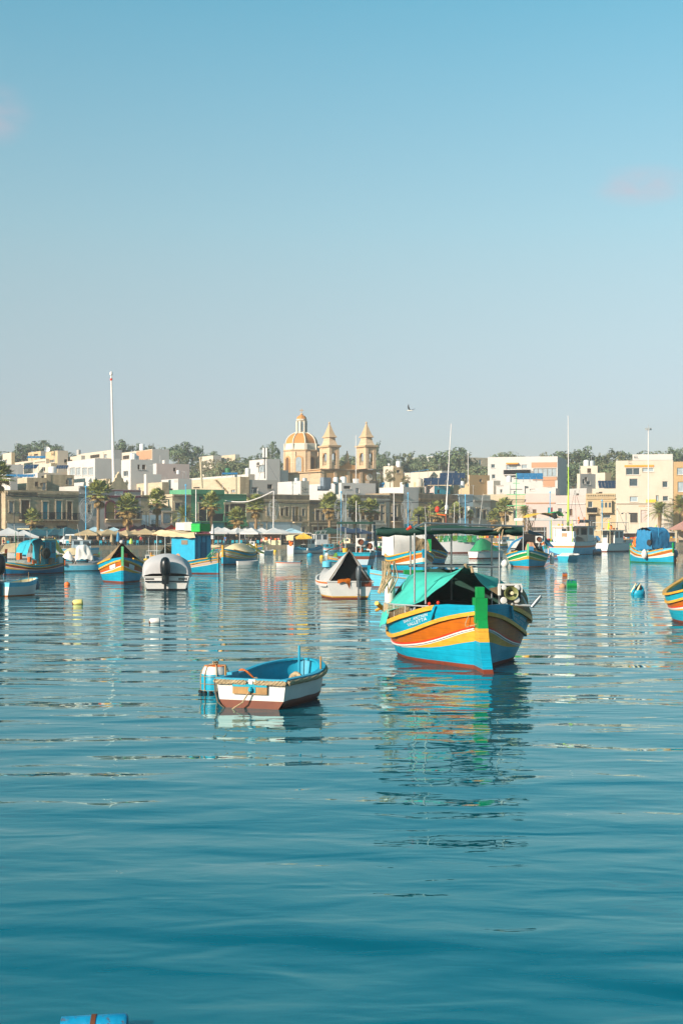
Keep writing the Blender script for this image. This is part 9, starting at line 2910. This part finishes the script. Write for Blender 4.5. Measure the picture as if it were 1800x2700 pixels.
fit(r, 1150, 1205, 1446)
zt = ztop(r, 1122)
mb = MB(); mb.tube([(-4.5, 0, 6.0), (-4.5, -.2, 9.5), (-4.5, -.9 * zt / 21, zt)], [.19, .12, .06], 7); mb.build('mast', 'pole_white', r)
# ladder-like mast with green spreaders
p = wpt(1357, 1447)
r, H = small_boat('fishing_boat', 'small quay boat carrying a pale green mast with many cross bars', 'fishing boat', p + Vector((0, 8, 0)), hd(85), 8, 2.8, 1.2, [.1], ['dark', 'dark', 'white_paint'], 'white_paint', None, 'turquoise', 0)
fit(r, 1335, 1385, 1447)
k_ = 1 / r.scale.z
mast(r, -4, 0, 1, ztop(r, 1250), .09 * k_, 'green_pale')
for k, (q, w) in enumerate(((1346, 1.5), (1335, 1.7), (1320, 1.8), (1306, 1.7), (1293, 1.1), (1277, .6), (1265, .4))):
 z = ztop(r, q)
 mb = MB(); mb.box(-4.08, -3.92, -w * k_, w * k_, z, z + .12 * k_); mb.build('cross_bar', 'iron' if k % 2 == 0 else 'green_pale', r)
# assorted thin masts of boats along the quay: short boats mostly hidden
for i, (px_, q, top, ln, lab) in enumerate(((75, 1440, 1388, .02, 'white launch with thin mast under the small white tent'), (640, 1444, 1372, .02, 'green and white launch behind the cream covered boat'), (920, 1443, 1336, .06, 'launch with tilted thin mast left of the pair of palms'), (948, 1444, 1332, -.08, 'launch with tilted thin mast between the pair of palms'),
         (1135, 1441, 1335, -.1, 'launch with tilted mast under the dark stone parapet'), (1208, 1440, 1310, -.04, 'launch with slim mast right of the leaning white mast'), (1262, 1440, 1302, .12, 'launch with strongly tilted mast near the bend of the waterfront'), (1325, 1440, 1350, 0, 'small launch below the sunlit honey stone house'), (1690, 1441, 1340, .0, 'launch with slim mast left of the floodlight mast'), (1740, 1441, 1336, .0, 'launch with slim mast near the right date palms'))):
 p = wpt(px_, q)
 r, H = small_boat('launch', lab, 'motor boat', p + Vector((2.2, 1.5, 0)), hd(20 if i % 2 else 160), 6.0, 2.3, 1.0, [.1, .7], ['dark', 'dark', ['white_paint', 'blue_pale', 'blue', 'turquoise'][i % 4], ['turquoise', 'white_paint', 'yellow', 'white_bright'][i % 4]], 'white_paint', 'launches along the quay', 'white_paint', 1, us=USAMP[::2])
 cabin(r, -3.6, -1.8, -.7, .7, .9, 2.2, ['white_paint', 'turquoise', 'cream_paint', 'blue'][i % 4], 1)
 gear(r, [(-4.4, .2, .9), (-5, -.3, .9)], 90 + i)
 fit(r, px_ - 32, px_ + 32, q)
 h = ztop(r, top)
 mast(r, -2.5, 0, .6, h, .05 / r.scale.x, 'pole_white', (ln * h * (1 if i % 2 else -1), 0))
for lab, x0, x1, q, h_, pal, ex in (('green, yellow and red striped boat moored behind the green sheet boat', 1296, 1346, 1444, 215, dict(top='green', band='yellow', line='red', low='blue'), 0), ('yellow prowed boat with green band behind the pale grey fishing boat', 778, 832, 1441, 190, dict(top='yellow', band='green', low='blue_pale'), 1),
 ('blue and orange boat with tan canvas near the clothes stall', 1024, 1084, 1443, 200, dict(band='orange', low='blue'), 2), ('turquoise and red boat moored under the market stalls', 930, 985, 1444, -20, dict(top='turquoise', band='red', low='white_paint'), 1), ('blue and yellow boat behind the white parasols boat', 640, 692, 1448, 160, dict(top='blue', band='yellow', low='blue_deep'), 0),
 ('white and green boat at the quay left of the pale turquoise cabin boat', 800, 850, 1444, 15, dict(top='white_paint', band='green', low='blue'), 2), ('dark blue and orange boat right of the wheelhouse boat', 536, 586, 1452, 170, dict(top='blue_deep', band='orange', low='turquoise'), 1), ('small yellow and blue boat beside the quay stall at the right', 1640, 1692, 1446, 20, dict(top='yellow', band='white_paint', low='blue'), 0)):
 r, H = luzzu('fishing_boat', lab, wpt((x0 + x1) / 2, q), hd(h_), 7, 2.9, 1.05, pal, simple=True)
 if ex == 0:
  cabin(r, -4.6, -2.8, -.9, .9, .9, 2.5, 'white_paint', 1)
 elif ex == 1:
  e = lambda u, s: H.pt(u, H.zr(u) + .05, s, .05)
  tent(r, [(-1.6, 0, 2.2), (-3, 0, 2.2), (-4.5, 0, 2.0), (-6.2, 0, 1.8)], [e(.2, 1), e(.45, 1), e(.65, 1), e(.9, 1)], [e(.2, -1), e(.45, -1), e(.65, -1), e(.9, -1)], ['tarp_blue', 'tarp_green', 'tarp_cream'][int(x0) % 3], wr=.06)
 else:
  flat_roof(r, -5.6, -1.8, 1.1, 2.9, 'tarp_cream', .9)
 gear(r, [(-1.4, .2, 1.2), (-5.6, .3, 1.0), (-2.2, -.4, 1.0), (-4.9, -.5, 1.0)], int(x0))
 mast(r, -2.2, .2, 1, 4.6, .05, 'wood')
 fit(r, x0, x1, q)
# buoys
def buoy(label, p, q, r, mat, kind='ball', name='buoy', extra=None):
 c = wpt(p, q)
 t = thing(name, label, 'buoy', c, 0, 'mooring buoys')
 mb = MB()
 if kind == 'ball':
  mb.lathe([(.02, -r * .75), (r * .7, -r * .45), (r, .1 * r), (r * .87, r * .65), (r * .5, r * 1.0), (.02, r * 1.12)], 14)
  mb.build('float', mat, t, smooth=60)
  mb = MB(); mb.lathe([(r * .1, r * 1.08), (r * .16, r * 1.2), (r * .05, r * 1.3)], 8); mb.build('eye', 'rust', t)
 elif kind == 'can':
  mb.tube([(-r * 1.3, 0, r * .35), (-r * 1.2, 0, r * .4), (r * 1.1, 0, r * .62), (r * 1.25, 0, r * .64)], [r * .75, r * .95, r * .95, r * .8], 12)
  mb.build('float', mat, t, smooth=50)
  mb = MB(); mb.tube([(-r * 1.7, 0, r * .1), (-r * 1.3, 0, r * .3)], [r * .3, r * .5], 8); mb.build('neck', 'rust', t)
 elif kind == 'drum':
  mb.tube([(-r * 1.1, 0, r * .5), (r * 1.1, 0, r * .5)], r, 10)
  mb.build('float', mat, t, smooth=50)
  mb = MB()
  rr = random.Random(p)
  for k in range(8): mb.tube([(-r + k * r * .28, -r * .9, r * .9), (-r * .9 + k * r * .26, rr.uniform(-.3, .3) * r, r * 1.65), (-r + k * r * .3, r * .9, r * .9)], r * .12, 4)
  mb.build('rope', 'tarp_blue_dark', t)
 if extra: extra(t)
 return t
buoy('orange ball buoy left of the brown tent boat', 178, 1543, .19, 'orange')
buoy('pale yellow can float lying on its side', 207, 1594, .165, 'buoy_yellow', 'can')
buoy('white chunky buoy with weedy waterline below the speedboat', 410, 1643, .14, 'white_paint', 'can')
buoy('small square orange float right of the largest boat', 1488, 1519, .16, 'orange_brown', 'drum')
buoy('green drum float with blue ropes on top', 1506, 1547, .26, 'green', 'drum')
buoy('peach coloured ball half sunk beside the green drum', 1482, 1549, .22, 'plaster_salmon')
def wrap(t):
 rr = random.Random(2)
 for k in range(9):
  mb = MB(); a = rr.uniform(0, 6.28)
  mb.tube([(.36 * math.cos(a), .3 * math.sin(a), .02), (.3 * math.cos(a + .5), .26 * math.sin(a + .5), .4), (.1 * math.cos(a + 2), .1 * math.sin(a), .58), (.36 * math.cos(a + 2.6), .3 * math.sin(a + 2.6), .12)], .05, 5); mb.build('rope', ['cream_paint', 'blue', 'cloth_black'][k % 3], t)
buoy('blue float bundled in white and black rope, right of the green drum', 1680, 1568, .37, 'blue', 'ball', extra=wrap)
buoy('blue mooring buoy below the pale turquoise boat', 817, 1467, .42, 'blue')
buoy('yellow mooring buoy right of the blue one', 848, 1470, .28, 'tarp_yellow')
buoy('small white buoy near the striped stern', 862, 1464, .3, 'white_paint')
buoy('small yellow buoy by the cream covered fishing boat bow', 571, 1478, .28, 'tarp_yellow')
buoy('small pale buoy near the little white open boat', 725, 1455, .3, 'tarp_yellow')
buoy('black float in the water left of the white fishing boat', 1573, 1462, .5, 'black_plastic', 'drum')
# blue painted pipe rail post floating at the bottom edge
def mooring_post():
 Y = dist(2722)
 c = Vector((X_(246, Y), Y + .05, -0.025))
 t = thing('mooring_log', 'blue painted floating log with rusty band at the bottom edge', 'mooring log', c, R(2))
 mb = MB()
 k = [(-.235, .0, .02), (-.23, 0, .02), (-.02, 0, .03), (.02, 0, .03), (.22, 0, .04), (.235, 0, .04)]
 mb.tube(k, [.085, .1, .1, .1, .1, .088], 18)
 mb.build('log', M('pipe_blue', '#0c7ea6', .45, .2, 6, .006, 25, stain='#5a3418', s0=.56, s1=.62, samt=.9, sscale=(2, 2, 2), sfreq=4.0), t, smooth=50)
 mb = MB()
 mb.tube([(-.02, 0, .03), (.015, 0, .03)], .106, 18)
 mb.build('band', 'rust', t, smooth=50)
mooring_post()
# thin sea haze over the bay
m = bpy.data.materials.new('haze')
m.use_nodes = True
t = m.node_tree
t.nodes.remove(t.nodes['Principled BSDF'])
pv = N(t, 'ShaderNodeVolumePrincipled')
pv.inputs['Color'].default_value = (0.93, 0.95, 0.97, 1)
pv.inputs['Density'].default_value = 0.00027
pv.inputs['Anisotropy'].default_value = 0.0
t.links.new(pv.outputs[0], t.nodes['Material Output'].inputs['Volume'])
mb = MB()
mb.box(-3100, 3100, -420, 3100, -4.2, 62)
tag(mb.build('haze', m), kind='stuff')
